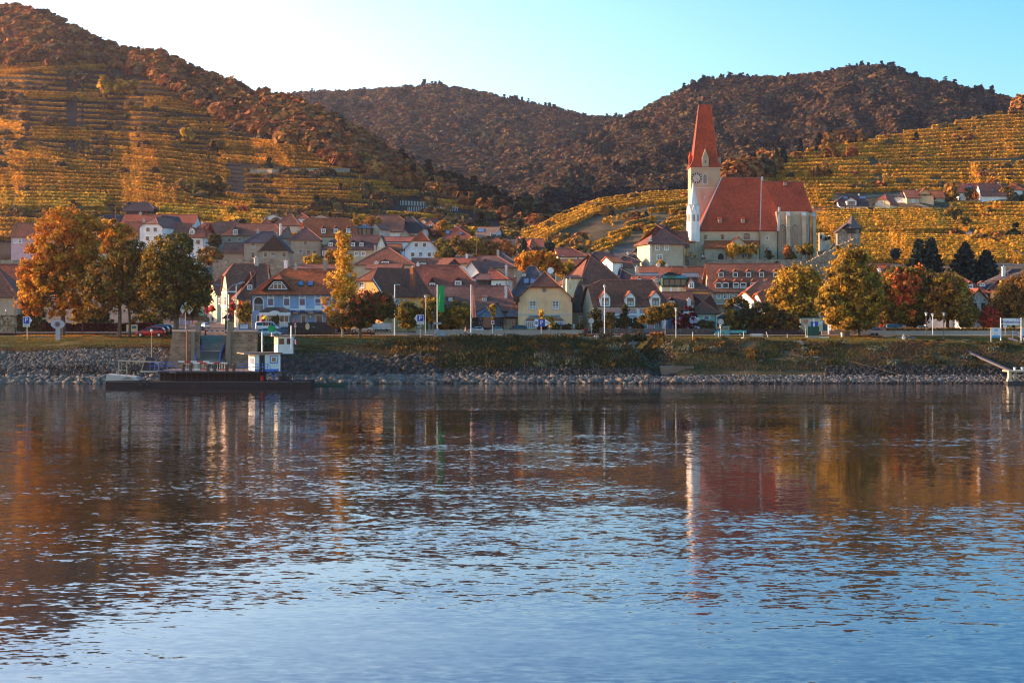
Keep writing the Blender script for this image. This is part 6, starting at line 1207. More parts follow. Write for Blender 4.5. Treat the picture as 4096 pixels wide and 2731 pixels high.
# right hill: rows follow the slope lines, denser below
PD = []
for i in range(30):
 t = .03+i*.0325; xs_ = np.arange(2120, 4300, 60)
 PD.append(t)
def vinesD():
 C_ = []; K = []
 def row(x, y, h_, per, kk):
  n = len(x); p = HD.at(x, y); p[:, 2] += .3+RNG.random(n)*h_; p[:, :2] += RNG.normal(size=(n, 2))*.2; C_.append(p); K.append(kk)
 # upper terraces
 for i in range(32):
  yy = 436+i*14.5; x = np.sort(RNG.uniform(3020, 4300, 5200)); y = yy-(x-3600)*(.05 if i < 16 else .012)*np.clip((900-yy)/300, 0, 1)+6*fbm(x/260, x*0+i*.25, 31)
  k = (y > HD.sky(x)+7) & (y < 880) & (fbm(x/75+i*.5, y/16, 33) > -.55) & ~((x > 3330) & (x < 3800) & (y > 775) & (y < 850)) & ~((x > 3800) & (y > 745) & (y < 815)) & (np.abs(fbm(x/30+9, y/200, 37)) > .02)
  k &= (fbm(x/160, y/60, 39) > -.7)
  row(x[k], y[k], 1.5, 1, 1+.25*fbm(x[k]/50, y[k]/9, 35))
 # lower dense slope beyond the tower, two blocks
 for i in range(26):
  yy = 862+i*8.2; x = np.sort(RNG.uniform(3240, 4300, 4600)); y = yy-(x-3600)*.02*(1 if i < 12 else -.6)+3*fbm(x/200, x*0+i*.3, 41)
  road = 800+(x-3700)*.55; k = (np.abs(y-(826+np.clip(x-3690, 0, 400)*.52)) > 9) & ~((y > 938) & (y < 952) & (x < 3900)) & (y < 1062) & (y > 846+np.clip((x-3680)*.2, 0, 40))
  row(x[k], y[k], 1.5, 1, 1+.25*fbm(x[k]/40, y[k]/6, 43))
 # vineyard left of the church
 for i in range(21):
  x = np.sort(RNG.uniform(2090, 2780, 2600)); b_ = HD.sky(x)+8; y = b_+i*10.5+3*fbm(x/120, x*0+i*.3, 45)+(x-2400)*(-.02)*i*.5
  k = (y < 1040) & (fbm(x/90+i*.15, y/30, 47) > -.75) & ~((i in (5, 6, 13)) & (x < 2620)) & (np.minimum(i, 6) < 6+0*x) | ((fbm(x/90, y*0+i*.8, 49) > 0) & (y < 1040) & (i > 6) & (i % 2 == 0))
  row(x[k], y[k], 1.5, 1, (.9 if i < 5 else .8)+.25*fbm(x[k]/50, y[k]/9, 35))
 C = np.concatenate(C_); k = np.concatenate(K); n = len(C); P_ = np.array([(.74,.38,.03),(.64,.31,.026),(.54,.25,.026),(.50,.27,.03)]); c = P_[RNG.integers(0, 4, n)]*k[:, None]*(.75+.5*RNG.random((n, 1))); u_, v_ = orient(np.tile([-.2, -.45, .8], (n, 1)), .29, .6)
 quads('vineyard', C, u_, v_, c, LEAF, kind='stuff')
vinesD()
# scrub on the slopes between the vine rows
def scrub(name, hill, px0, px1, n, dens, pals, rad, q=30): return forest(name, hill, px0, px1, n, dens, rad, lambda x, y: mixcol(x, y, pals, 0, 77, 40, lambda a, b: 0*a+.03), q, .33, hgt=.9)
scrub('scrub', HA, -700, 2400, 15000, lambda x, y: np.where((densA(x, y) < .5) & ((fbm(x/110, y/45, 61) > .05) & ~inpatch(x, y) | (fbm(x/50, y/25, 62) > .48)), .5, 0), [(.10,.08,.03),(.16,.10,.035),(.12,.06,.03),(.07,.065,.03)], 1.7)
scrub('scrub', HD, 2050, 4400, 5200, lambda x, y: np.where((y < 1040) & ((fbm(x/110, y/38, 63) > .27) | (y < HD.sky(x)+12) & (fbm(x/40, y*0, 65) > -.1)) & ~((x > 3240) & (x < 3800) & (y > 770)) , .6, 0), [(.14,.09,.03),(.22,.12,.035),(.30,.11,.03),(.10,.08,.03)], 1.6)
forest('woodland_edge', HD, 2900, 4300, 2600, lambda x, y: np.where(((x > 3900) & (y < HD.sky(x)+22)) | ((x > 2880) & (x < 3120) & (y < HD.sky(x)+45)) | ((x > 3100) & (x < 3560) & (y < HD.sky(x)+14) & (fbm(x/50, y*0, 67) > 0)), .8, 0), 4.2, lambda x, y: mixcol(x, y, PA, 0, 68, 40, lambda a, b: 0*a+.18), 170, .15)
# --- single trees one can pick out on the slopes
HT = [('golden tree, left one of three in the upper left vineyard', 417, 384, [(417,345,22,28)], 'gold'), ('golden tree, middle one of three in the upper left vineyard', 470, 388, [(470,346,24,30)], 'gold'), ('golden tree, right one of three in the upper left vineyard', 520, 386, [(520,350,28,30)], 'gold'),
 ('round bronze tree below the three golden trees', 523, 450, [(523,432,26,20)], 'brown'), ('small golden tree in the middle of the left slope', 750, 578, [(748,540,24,26)], 'gold'), ('bronze tree right of the middle of the left slope', 872, 605, [(872,582,18,22)], 'brown'), ('pale forked tree on the spur of the left hill', 1456, 668, [(1455,640,26,24)], 'gold'),
 ('dark tall tree above the black field barn', 868, 800, [(868,750,28,46)], 'dark'), ('dark wide tree left of the tall dark tree', 812, 800, [(812,760,34,34)], 'dark'), ('orange tree beside the dark trees on the left slope', 727, 778, [(727,752,26,24)], 'brown'),
 ('golden tree glowing on the skyline of the right vineyard', 3187, 612, [(3187,585,21,27)], 'orange'), ('small golden tree left of the skyline tree', 3118, 648, [(3119,622,14,16)], 'gold'), ('reddish tree beside the vineyard road', 3050, 680, [(3052,640,26,36)], 'rust'), ('large bronze tree left of the vineyard road', 2985, 705, [(2985,665,34,38)], 'brown'),
 ('bare brown tree in the upper right vineyard', 3322, 640, [(3322,596,42,40)], 'brown'), ('bronze tree in the middle of the right vineyard', 3290, 720, [(3285,688,34,30)], 'brown'), ('orange tree at the top right vineyard edge', 3412, 640, [(3412,615,20,24)], 'rust'), ('dark round shrub above the white villa', 3497, 752, [(3497,738,20,16)], 'bush'),
 ('birch with thin crown behind the yellow gable house', 3800, 805, [(3800,765,26,42)], 'brown'), ('dark pine in front of the long bungalow', 3880, 800, [(3880,780,26,18)], 'dark'), ('orange tree in front of the grey brown bungalow roof', 3920, 800, [(3915,785,16,14)], 'orange'), ('bronze tree at the far right lane', 4035, 795, [(4030,772,22,26)], 'brown'), ('dark round bush at the bend of the lane', 3855, 910, [(3855,893,14,14)], 'dark'), ('olive tree below the lane on the right', 3830, 880, [(3815,850,30,28)], 'olive')]
for lab, px, py, e, p_ in HT: Tree(lab, px, py, None, e, p_, 1100, .42, .25, clump=.9, nl=9)
for px, py, top, w_, lab in ((3133,660,585,34,'slim dark fir left of the golden skyline tree'),(3200,620,555,26,'dark fir just right of the golden skyline tree'),(3278,600,533,40,'dark fir on the right vineyard skyline'),(3322,590,522,44,'tallest dark fir on the right vineyard skyline')): Conifer(lab, px, py, None, top, w_, 900, leaf=.4, group='firs on the right vineyard skyline')
# --- low stone terrace walls and the vineyard lanes
MW2 = M('dry stone', (.34,.28,.21), 'stone', bw=.7, bh=.35, mortar=.7)
def hwall(hill, label, x0, x1, y0, y1, hpx):
 xs = np.linspace(x0, x1, 24); ys = np.linspace(y0, y1, 24); p = hill.at(xs, ys); o = Vector(p[0]); t = thing('terrace_wall', label, 'wall', o); m = MB()
 for a, b_ in zip(p, p[1:]):
  a = Vector(a)-o; b_ = Vector(b_)-o; h_ = hpx*(o.y)/F; m.mesh([(a.x,a.y-.4,a.z-1.5),(b_.x,b_.y-.4,b_.z-1.5),(b_.x,b_.y-.4,b_.z+h_),(a.x,a.y-.4,a.z+h_),(a.x,a.y+2.5,a.z+h_),(b_.x,b_.y+2.5,b_.z+h_)], [(0,1,2,3),(3,2,5,4)], MW2)
 m.build('wall', t)
for a in ((HA,'long pale terrace wall with bare vine posts on the left hill',1000,1400,692,688,15),(HA,'thin pale terrace wall below the long one',1000,1330,706,702,3),(HD,'stone wall above the rows left of the church',2400,2540,838,835,6),(HD,'pale wall across the upper right vineyard',3440,3650,790,778,5),(HD,'short wall left of the yellow gable house',3330,3470,742,738,5),(HD,'pale wall at the right edge above the long bungalows',3980,4140,700,694,7),(HD,'small wall in the middle of the right vineyard',3170,3290,718,712,4),(HD,'wall beside the vineyard lane',3690,3720,862,880,12)): hwall(*a)
def lane(hill, pts, w_, name='vineyard_lane'):
 rows = []
 for (x, y) in pts: x = np.array([x-w_/2, x+w_/2]); q = hill.at(x, np.array([y, y])); q[:, 2] += .5; rows.append(q)
 sheet(name, np.array(rows), [MPATH], kind='structure', smooth=False)
lane(HD, [(3020,725),(3022,705),(3030,690),(3042,678),(3060,668)], 16)
lane(HD, [(3665,822),(3700,832),(3740,852),(3780,872),(3820,892),(3850,915),(3875,935),(3880,955),(3870,975)], 26)
lane(HD, [(3672,862),(3695,880),(3715,892)], 24)
hut = [('hut', 'tiny white hut on a bare patch of the upper right vineyard', 3546, 652, 8, 12)]
t = thing('hut', 'tiny white vineyard hut in the upper right slope', 'hut', Vector(HD.at(3546, 660))); m = MB(); m.box((-.6,-.6,-.5),(.9,.8,1.3), FW); m.build('wall', t); m = MB(); m.prism([(-.8,-.8,1.3),(3.2,-.8,1.45),(3.2,1,1.6),(-.8,1,1.45)], (0,0,.1), DARKWOOD); m.build('roof', t)
def poles(hill, label, x0, x1, y0, y1, n, group):
 for i in range(n):
  t_ = i/(n-1); p = Vector(hill.at(x0+(x1-x0)*t_, y0+(y1-y0)*t_)); o = MB(); o.cyl((0,0,-.3),(0,0,1.7),.11,.11, M('post white', (.6,.6,.58)), 4); q = o.build('vine_post', None, label=label, cat='post', group=group); q.location = p
poles(HA, 'white vine post in the bare upper row on the dark lower slope', 1603, 1730, 821, 826, 22, 'upper row of bare white vine posts'); poles(HA, 'white vine post in the bare lower row on the dark lower slope', 1632, 1830, 847, 843, 30, 'lower row of bare white vine posts')
# ------------------------------------------------------------------ riprap, grass, leaf litter
def ico(sub=0):
 bm = bmesh.new(); bmesh.ops.create_icosphere(bm, subdivisions=sub+1, radius=1); v = np.array([q.co[:] for q in bm.verts]); f = np.array([[q.index for q in t.verts] for t in bm.faces]); bm.free(); return v, f
MR = M('riprap stone', (.17,.143,.12), 'rock')
def rockmass(name, cen, size, col, **tags):
 v0, f0 = ico(0); n = len(cen); nv = len(v0)
 a = RNG.normal(size=(n, 3, 3)); q = np.linalg.qr(a)[0]; v = v0[None]*(.72+.5*RNG.random((n, nv, 1))); v = v*(np.array([1.25,.9,.7])*(.8+.4*RNG.random((n, 1, 3)))); v = np.einsum('nij,nkj->nki', q, v); v[:, :, 2] *= .8
 v = v*size[:, None, None]+cen[:, None, :]; f = (f0[None]+(np.arange(n)*nv)[:, None, None]).reshape(-1, 3)
 me = bpy.data.meshes.new(name); me.vertices.add(n*nv); me.vertices.foreach_set("co", v.astype(np.float32).ravel()); me.loops.add(3*len(f)); me.loops.foreach_set("vertex_index", f.astype(np.int32).ravel()); me.polygons.add(len(f)); me.polygons.foreach_set("loop_start", np.arange(0, 3*len(f), 3, dtype=np.int32)); me.update(calc_edges=True)
 at = me.color_attributes.new("Col", 'FLOAT_COLOR', 'POINT'); c = np.ones((n, nv, 4), np.float32); c[:, :, :3] = col[:, None]; at.data.foreach_set("color", c.ravel()); me.materials.append(MR)
 o = bpy.data.objects.new(name, me); COL.objects.link(o); return tag(o, **tags)
def rocks():
 C_ = []; S_ = []; K_ = []
 def band(px0, px1, D0, D1, n, s0, s1, tone, keep=None):
  px = RNG.uniform(px0, px1, n); D = RNG.uniform(D0, D1, n)
  k = ~((px > 790) & (px < 905)); 
  if keep is not None: k &= keep(px, D)
  px, D = px[k], D[k]; z = gz(px, D); s = RNG.uniform(s0, s1, len(px))**1.0; C_.append(np.stack([X(px, D), D, z+s*.15], -1)); S_.append(s)
  t = tone(px, D) if callable(tone) else np.full(len(px), tone); b_ = t*(.6+.7*RNG.random(len(px))); hue = RNG.random(len(px))[:, None]
  K_.append(b_[:, None]*(np.array([1.0,.95,.88])*(1-hue)+np.array([.92,.95,1.08])*hue))
 dk = lambda px, D: np.where((D > 238.6) & (D < 241.8) & (fbm(px/120, D/3, 71) > -.2), .32, .85)
 band(-120, 700, 235.4, 247.3, 6500, .13, .36, dk); band(-120, 700, 235.2, 238.5, 420, .3, .6, 1.0)
 band(1030, 4250, 235.6, 239.0, 7200, .14, .36, lambda px, D: np.where(D < 236.1, .35, 1.05)); band(1030, 2100, 235.6, 239.2, 900, .3, .58, 1.0)
 band(1030, 1750, 239, 243.5, 2200, .18, .5, .34); band(1750, 2700, 238.8, 240.6, 1500, .16, .4, .3); band(3300, 4250, 239, 241.5, 1500, .14, .34, .3); band(1030, 1500, 243, 246, 350, .15, .4, .5); band(1030, 1750, 239, 244, 260, .4, .75, .38); band(1700, 2700, 240, 249, 330, .12, .4, .4); band(2800, 4200, 240, 246, 160, .12, .35, .35)
 band(-120, 4250, 235.0, 236.0, 2200, .15, .35, .22)
 rockmass('riprap', np.concatenate(C_), np.concatenate(S_), np.concatenate(K_), kind='stuff')
 protos = []
 v0, f0 = ico(1)
 for i in range(9):
  v = v0*(1+.42*fbm(v0[:, 0]*1.3+i*9, v0[:, 1]*1.3+v0[:, 2]*1.7, i)[:, None]); v = np.sign(v)*np.abs(v)**.8; v = v*[1.25,.9,.7]
  me = bpy.data.meshes.new('boulder'); me.from_pydata([tuple(q) for q in v], [], [tuple(int(z) for z in q) for q in f0]); at = me.color_attributes.new("Col", 'FLOAT_COLOR', 'POINT'); g_ = .85+.3*random.random(); at.data.foreach_set("color", np.tile([g_, g_*.97, g_*.92, 1], len(v))); me.materials.append(MR); protos.append(me)
 for i in range(270):
  px = random.uniform(-20, 670) if i < 110 else random.uniform(1040, 2700); D = random.uniform(235.5, 238.3) if i % 3 else random.uniform(235.5, 237); s = random.uniform(.26, .62)*(1.1 if px < 700 and random.random() < .2 else 1)
  o = bpy.data.objects.new('boulder', protos[i % 9]); COL.objects.link(o); o.location = (X(px, D), D, G(px, D)+s*.25); o.rotation_euler = (random.uniform(-.4,.4), random.uniform(-.4,.4), random.uniform(0, 6)); o.scale = (s, s, s*random.uniform(.75, 1.05))
  tag(o, 'pale grey boulder of the stone bank lying just above the waterline', 'boulder', 'boulders along the foot of the river bank')
rocks()
def grass():
 n = 260000; px = RNG.uniform(-80, 4220, n); D = 239+RNG.random(n)**.8*24.5; z = gz(px, D)
 left = px < 690; rock = (left & (D < 247.6)) | (~left & (px < 1750) & (D < 243.0+1.3*fbm(px/60, D*0, 5))) | ((D < 240.3)) | ((px > 785) & (px < 915))
 k = ~rock & ((fbm(px/75, D/1.8, 99) > -.38) | (D > 251)) & ~((np.abs(px-(3160+(251-D)*14)) < 9) & (D < 251)); px, D, z = px[k], D[k], z[k]; n = len(px); mid = (px+90*fbm(px/60, D/2, 6) > 1560) & (px < 2620) & (D+2.5*fbm(px/90, D*0, 7) < 255); slope = D < 251
 h_ = np.where(mid, .17, np.where(slope, .11, .055))*(.6+.8*RNG.random(n)); cen = np.stack([X(px, D), D, z+h_*.6], -1); a = RNG.uniform(0, math.pi, n)
 w_ = h_*.35; u_ = np.stack([np.cos(a)*w_, np.sin(a)*w_, 0*a], -1); v_ = np.stack([RNG.normal(size=n)*.3*h_, RNG.normal(size=n)*.3*h_, h_], -1)
 t = (fbm(px/110, D/3, 73)*1.5+1)/2+RNG.normal(size=n)*.1
 A = np.array([(.055,.058,.018)]); B = np.array([(.12,.09,.03)]); Cc = np.array([(.11,.065,.032)]); col = np.where(t[:, None] < .42, A, np.where(t[:, None] < .6, B, Cc)); col = np.where((mid & (t < .62))[:, None], np.array([(.036,.05,.018)]), col)
 col = np.where(((D > 251) & ~mid & (t < .7))[:, None], np.array([(.12,.105,.025)]), col)*(.85+.3*RNG.random((n, 1)))
 quads('grass', cen, u_, v_, col, LEAFG, kind='stuff')
 m_ = 26000; px = np.concatenate([RNG.uniform(60, 690, m_//2), RNG.normal(1420, 110, m_//4), RNG.normal(3400, 130, m_//4)]); D = RNG.uniform(256, 272, len(px)); z = gz(px, D)+.06
 k = (fbm(px/50, D/1.5, 91) > -.1) & ~((px > 780) & (px < 930)); px, D, z = px[k], D[k], z[k]; n = len(px); u_, v_ = rnd_frames(n, .075); u_[:, 2] *= .3; v_[:, 2] *= .3
 quads('fallen_leaves', np.stack([X(px, D), D, z], -1), u_, v_, pal('orange', n), LEAFG, kind='stuff')
 n = 9000; px = RNG.uniform(1500, 2650, n); D = RNG.uniform(240.5, 250, n); k = fbm(px/45, D/2, 95) > .05; px, D = px[k], D[k]; n = len(px); h_ = .10+.22*RNG.random(n); a = RNG.uniform(0, math.pi, n)
 quads('weeds', np.stack([X(px, D), D, gz(px, D)+h_*.7], -1), np.stack([np.cos(a)*.05, np.sin(a)*.05, 0*a], -1), np.stack([RNG.normal(size=n)*.1, RNG.normal(size=n)*.1, h_], -1), pal('bush', n)*.8, LEAFG, kind='stuff')
def clumps():
 C_ = []; U = []; V = []; K = []
 for i in range(150):
  px = random.uniform(1480, 2640) if i < 100 else random.uniform(2700, 4150); D = random.uniform(240.5, 252); h = random.uniform(.3, .95)*(1 if i < 100 else .55); n = 130; r = h*random.uniform(.6, 1.3)
  x = X(px, D)+RNG.normal(size=n)*r; y = D+RNG.normal(size=n)*r*.6; z = gz(CX+x*F/y, y)+h*.9*RNG.random(n); a = RNG.uniform(0, 3.14, n)
  C_.append(np.stack([x, y, z], -1)); U.append(np.stack([np.cos(a)*.07, np.sin(a)*.07, 0*a], -1)); V.append(np.stack([RNG.normal(size=n)*.1, RNG.normal(size=n)*.08, .16+0*a], -1)); K.append(pal(random.choice(['bush', 'dark', 'bush', 'brown', 'grey']), n)*.75)
 quads('weeds', np.concatenate(C_), np.concatenate(U), np.concatenate(V), np.concatenate(K), LEAFG, kind='stuff')
clumps()
grass()
Bush('bright yellow bush growing on the dark river bank', 2085, 1452, None, 46, 36, 'gold', 3600, .11)
for px, ry, lab in ((1965,34,'tall grey green weed clump left on the bank'),(2005,42,'tallest grey green weed clump beside the yellow bush')): Bush(lab, px, 1450, None, 26, ry, 'grey', 1500, .1)
for px, lab in ((2330,'green shrub below the left end of the steel railing'),(2425,'green shrub under the middle of the steel railing'),(2505,'leafy shrub at the culvert under the railing'),(2560,'leafy shrub at the right end of the steel railing')): Bush(lab, px, 1364, 254, 24, 15, 'bush', 900, .1)
# concrete of the brook mouth
cv = thing('culvert', 'pale concrete culvert head under the steel railing', 'culvert', (X(2440,258.5),258.5,G(2440,262)-3.4)); m = MB(); z1 = 3.55; CON = M('concrete', (.33,.30,.27), 'wall', dirt=.75); m.box((-2,0,-2),(5.4,3,z1), CON); m.box((-2.3,-.2,z1),(5.6,2.5,z1+.15), CON); m.build('wall', cv)
cb = thing('concrete_block', 'brown stained concrete slab wall at the foot of the right bank', 'wall', (X(2645,240.5),240.5,.2)); m = MB(); m.box((0,0,-1),(4.6,2.5,2.0), M('stained concrete', (.17,.13,.10), 'wall')); cbo = m.build('wall', cb)
# ------------------------------------------------------------------ low walls, fences, railings
def lwall(label, px0, px1, D, yt, mat=None, th=.3, name='garden_wall', cap=True):
 n_ = max(2, int(abs(px1-px0)/130)); t = thing(name, label, 'wall', (X(px0,D),D,G((px0+px1)/2,D))); m = MB(); L = X(px1,D)-X(px0,D); zt = Z(yt,D)-t.location.z
 for i in range(n_): m.box((L*i/n_+.01,0,-1),(L*(i+1)/n_-.01,th,zt), mat or CON)
 m.build('wall', t)
 if cap: m = MB(); m.box((-.03,-.04,zt),(L+.03,th+.04,zt+.07), mat or CON); m.build('coping', t)
 return t
lwall('long grey concrete flood wall in front of the yellow house car park', 1662, 2340, 268.5, 1321); lwall('long grey concrete flood wall behind the two golden trees on the right', 3286, 4300, 268.5, 1324)
lwall('low concrete kerb wall behind the red hatchback', 1500, 1662, 270, 1329, cap=False)
def fence(label, px0, px1, D, yt, yb, mat, gap=.14, w_=.08, name='picket_fence', posts=6):
 t = thing(name, label, 'fence', (X(px0,D),D,Z(yb,D))); L = X(px1,D)-X(px0,D); h_ = (yb-yt)*D/F; m = MB(); n_ = int(L/gap)
 for i in range(n_): x_ = gap*i; m.box((x_,-.02,.05),(x_+w_,.02,h_*random.uniform(.96,1.03)), mat)
 for q in (.25, .8): m.box((0,.02,h_*q-.04),(L,.06,h_*q+.04), mat)
 m.build('pickets', t)
 for i in range(posts): x_ = L*i/(posts-1); m = MB(); m.box((x_-.06,.06,-.4),(x_+.06,.18,h_), mat); m.build('post', t)
 return t
GRW = M('weathered wood', (.14,.11,.10), 'wood')
fence('long weathered picket fence in front of the pink house', 2400, 2880, 268, 1313, 1345, GRW, posts=12)
fence('dark picket fence behind the teal truck bushes', 2990, 3212, 268, 1316, 1343, M('dark brown wood', (.06,.035,.03), 'wood'), posts=7)
fence('dark board fence of the cafe garden', 1154, 1320, 270, 1289, 1334, M('dark board', (.055,.045,.042), 'wood'), gap=.21, w_=.2, name='board_fence', posts=6)
fence('brown board fence across the street left of the lamp', 742, 822, 300, 1262, 1284, WOOD, gap=.2, w_=.19, name='board_fence', posts=4)
fence('short white picket fence beside the cafe porch', 1120, 1156, 274, 1286, 1308, FW, posts=3)
g_ = thing('notice_board', 'cream oval wine tavern board on the dark cafe fence', 'sign', P(1230,1305,269.8)); m = MB(); m.lathe([(.0,0),(.33,.0),(.33,.05),(0,.05)], W_('cream'), 16); m.v = [(v[0], v[2]-.05, v[1]*1.65) for v in m.v]; m.build('board', g_)
g_ = thing('notice_board', 'small dark green board with white letters on the cafe fence', 'sign', P(1256,1308,269.8)); m = MB(); m.box((-.28,-.04,-.34),(.28,0,.34), FG); b_ = m.build('board', g_); text('OFFEN', .14, FW, b_, (0,-.05,0))
# timber gate hall with diagonal boards
gt = thing('gate', 'open timber gate with two diagonally boarded brown leaves under the poplar', 'gate', (X(1320,272),272,G(1360,272))); s_ = 272/F; h_ = 1.95
def leaf(x0, x1, sg):
 m = MB(); m.box((x0,0,0),(x1,.06,h_), WOOD)
 for i in range(9): z = i*h_/8; m.beam((x0,-.03,z), (x1,-.03,min(max(z+sg*(x1-x0)*.7,0),h_)), .035, M('wood dark line', (.08,.04,.02)))
 for a in (x0, x1, ): m.box((a-.05,-.05,0),(a+.05,.1,h_), WOOD)
 m.build('gate_leaf', gt)
leaf(0,.75,-1); leaf(2.55,3.3,1)
m = MB(); m.box((-.3,2,h_),(3.6,5,h_+.2), R_('brown')); m.box((.8,3.5,0),(2.5,3.6,h_), BLK); m.build('hall', gt)
def railing(label, px0, px1, D, yt, yb, n, mat=METAL, name='railing', rails=(1., .5), r=.035):
 t = thing(name, label, 'railing', (X(px0,D),D,Z(yb,D))); L = X(px1,D)-X(px0,D); h_ = (yb-yt)*D/F
 for q in rails: m = MB(); m.cyl((0,0,h_*q),(L,0,h_*q),r,r,mat,6); m.build('rail', t)
 for i in range(n): m = MB(); x_ = L*i/(n-1); m.cyl((x_,0,-.3),(x_,0,h_),r,r,mat,6); m.build('post', t)
 return t
railing('galvanised pipe railing above the culvert', 2260, 2580, 257.5, 1337, 1360, 6)
railing('thin brown pipe railing in front of the beige barn house', 1795, 1900, 274, 1299, 1318, 4, mat=GUT)
# ------------------------------------------------------------------ vehicles
TYRE = M('tyre rubber', (.02,.02,.02)); RIM = M('wheel rim', (.35,.36,.38), 'metal', rough=.35); CGL = M('car glass', (.02,.025,.03), 'metal', met=0, rough=.08, spec=.8); HL = M('headlight glass', (.75,.75,.72), 'metal', met=.2, rough=.1); TL = M('tail light', (.4,.01,.01), rough=.3)
KIND = dict(
 hatch=(4.0,.84,[(0,.40,.72,.74),(.02,.27,.92,.98),(.09,.2,.95,1.36),(.24,.18,.95,1.46),(.48,.18,.93,1.49),(.60,.18,.92,1.40),(.745,.18,.92,.97),(.92,.2,.78,.80),(.985,.25,.62,.64),(1,.35,.5,.52)]),
 sedan=(4.5,.87,[(0,.40,.75,.77),(.02,.27,.95,.99),(.12,.2,.97,1.08),(.26,.18,.96,1.38),(.42,.18,.94,1.45),(.58,.18,.92,1.38),(.72,.18,.91,.96),(.92,.2,.76,.78),(.985,.25,.62,.64),(1,.35,.5,.52)]),
 wagon=(4.6,.88,[(0,.40,.80,.82),(.015,.27,.98,1.05),(.07,.2,1.0,1.46),(.22,.18,.99,1.55),(.48,.18,.97,1.57),(.60,.18,.95,1.48),(.735,.18,.95,1.0),(.92,.2,.82,.84),(.985,.25,.66,.68),(1,.35,.5,.52)]),
 van=(4.8,.92,[(0,.40,.95,1.0),(.01,.27,1.1,1.75),(.05,.2,1.1,1.93),(.3,.18,1.1,1.97),(.62,.18,1.08,1.95),(.72,.18,1.05,1.8),(.86,.18,1.0,1.08),(.95,.2,.85,.88),(.99,.25,.68,.7),(1,.35,.5,.52)]))
def Car(label, px0, px1, py, col, kind='hatch', face='L', D=None, yaw=0, name='parked_car', cat='car', group=None, rough=.3):
 pm = (px0+px1)/2; D = D or SD(pm, py); z = max(Z(py, D), G(pm, D)+(.27 if 270.5 < D < 280.5 else .08)); Lr = (px1-px0)*D/F; L0, W0, st = KIND[kind]; k = Lr/(L0*math.cos(R(yaw))+ (2*W0)*abs(math.sin(R(yaw)))) if yaw else Lr/L0; L = L0
 t = thing(name, label, cat, (X(pm, D), D+W0*k, z), (math.pi if face == 'L' else 0)+R(yaw), group); t.scale = (k, k, k) if kind != 'van' else (k, k, k)
 pk = 'car paint %.2f %.2f %.2f' % col; pm_ = MATS.get(pk) or M(pk, col, 'metal', met=.25, rough=rough, spec=.6)
 def sec(s):
  x, zb, zl, zt = s; x = (x-.5)*L; g = zt-zl; nose = .86 if s[0] in (0, 1) else (.94 if s[0] < .03 or s[0] > .97 else 1); w_ = W0*nose; wr = w_*.95-g*.36
  return [(x,w_*.9,zb),(x,w_,zb+.16),(x,w_,zl-.12),(x,w_*.955,zl),(x,wr,zt-.04),(x,wr-.12,zt),(x,0,zt+.02)]
 S = [sec(s) for s in st]; m = MB(); ns = len(S[0]); vs = []
 for q in S: vs += q+[(a,-b,c) for a, b, c in q[::-1][1:]]
 w2 = 2*ns-1; fs = []
 for i in range(len(S)-1):
  for j in range(w2-1): fs.append((i*w2+j, i*w2+j+1, (i+1)*w2+j+1, (i+1)*w2+j))
  fs.append((i*w2+w2-1, i*w2, (i+1)*w2, (i+1)*w2+w2-1))
 fs += [tuple(range(w2)), tuple(range((len(S)-1)*w2, len(S)*w2))[::-1]]
 m.mesh(vs, fs, pm_); b_ = m.build('body', t, smooth=True)
 for p in b_.data.polygons: p.use_smooth = True
 gm = MB()
 for sg in (1, -1):
  a = [i for i, s in enumerate(st) if s[3]-s[2] > .25]
  for i, j in zip(a, a[1:]):
   p = []
   for (idx, lo) in ((i, 0), (j, 0), (j, 1), (i, 1)):
    A_, B_ = Vector(S[idx][3]), Vector(S[idx][4]); q = A_.lerp(B_, .12 if lo == 0 else .86); p.append((q.x+(.05 if idx == i else -.05), sg*(q.y+.012), q.z))
   gm.poly(p, CGL)
  i, j = a[-1], a[-1]+1
  A_, B_, C_ = Vector(S[i][3]).lerp(Vector(S[i][4]), .12), Vector(S[i][3]).lerp(Vector(S[i][4]), .84), Vector(S[j][3]); gm.poly([(A_.x,sg*(A_.y+.014),A_.z),(C_.x-.18,sg*(C_.y+.014),C_.z+.03),(B_.x+.02,sg*(B_.y+.014),B_.z)], CGL)
 i, j = a[-1], a[-1]+1; A_, B_ = S[i], S[j]; gm.poly([(A_[5][0]+.05,A_[5][1],A_[5][2]-.03),(A_[5][0]+.05,-A_[5][1],A_[5][2]-.03),(B_[3][0]+.0,-B_[3][1]*.85,B_[5][2]+.035),(B_[3][0],B_[3][1]*.85,B_[5][2]+.035)], CGL)
 i, j = a[0], a[0]-1; A_, B_ = S[i], S[j]; gm.poly([(A_[5][0]-.06,A_[5][1],A_[5][2]-.05),(A_[5][0]-.06,-A_[5][1],A_[5][2]-.05),(B_[3][0]-.03,-B_[3][1]*.85,B_[5][2]+.05),(B_[3][0]-.03,B_[3][1]*.85,B_[5][2]+.05)], CGL)
 gm.build('windows', t, fix=True)
 rw = .31 if kind != 'van' else .33
 for x_ in (-.5*L+.17*L+.02, .5*L-.175*L):
  for sg in (1, -1):
   m = MB(); m.cyl((x_,sg*(W0-.2),rw),(x_,sg*(W0+.015),rw),rw,rw,TYRE,16); m.cyl((x_,sg*(W0-.2),rw),(x_,sg*(W0+.006),rw),rw+.06,rw+.06,BLK,16); wl = m.build('wheel', t); m = MB(); m.cyl((x_,sg*(W0+.0),rw),(x_,sg*(W0+.025),rw),rw*.62,rw*.6,RIM,10); m.build('rim', wl)
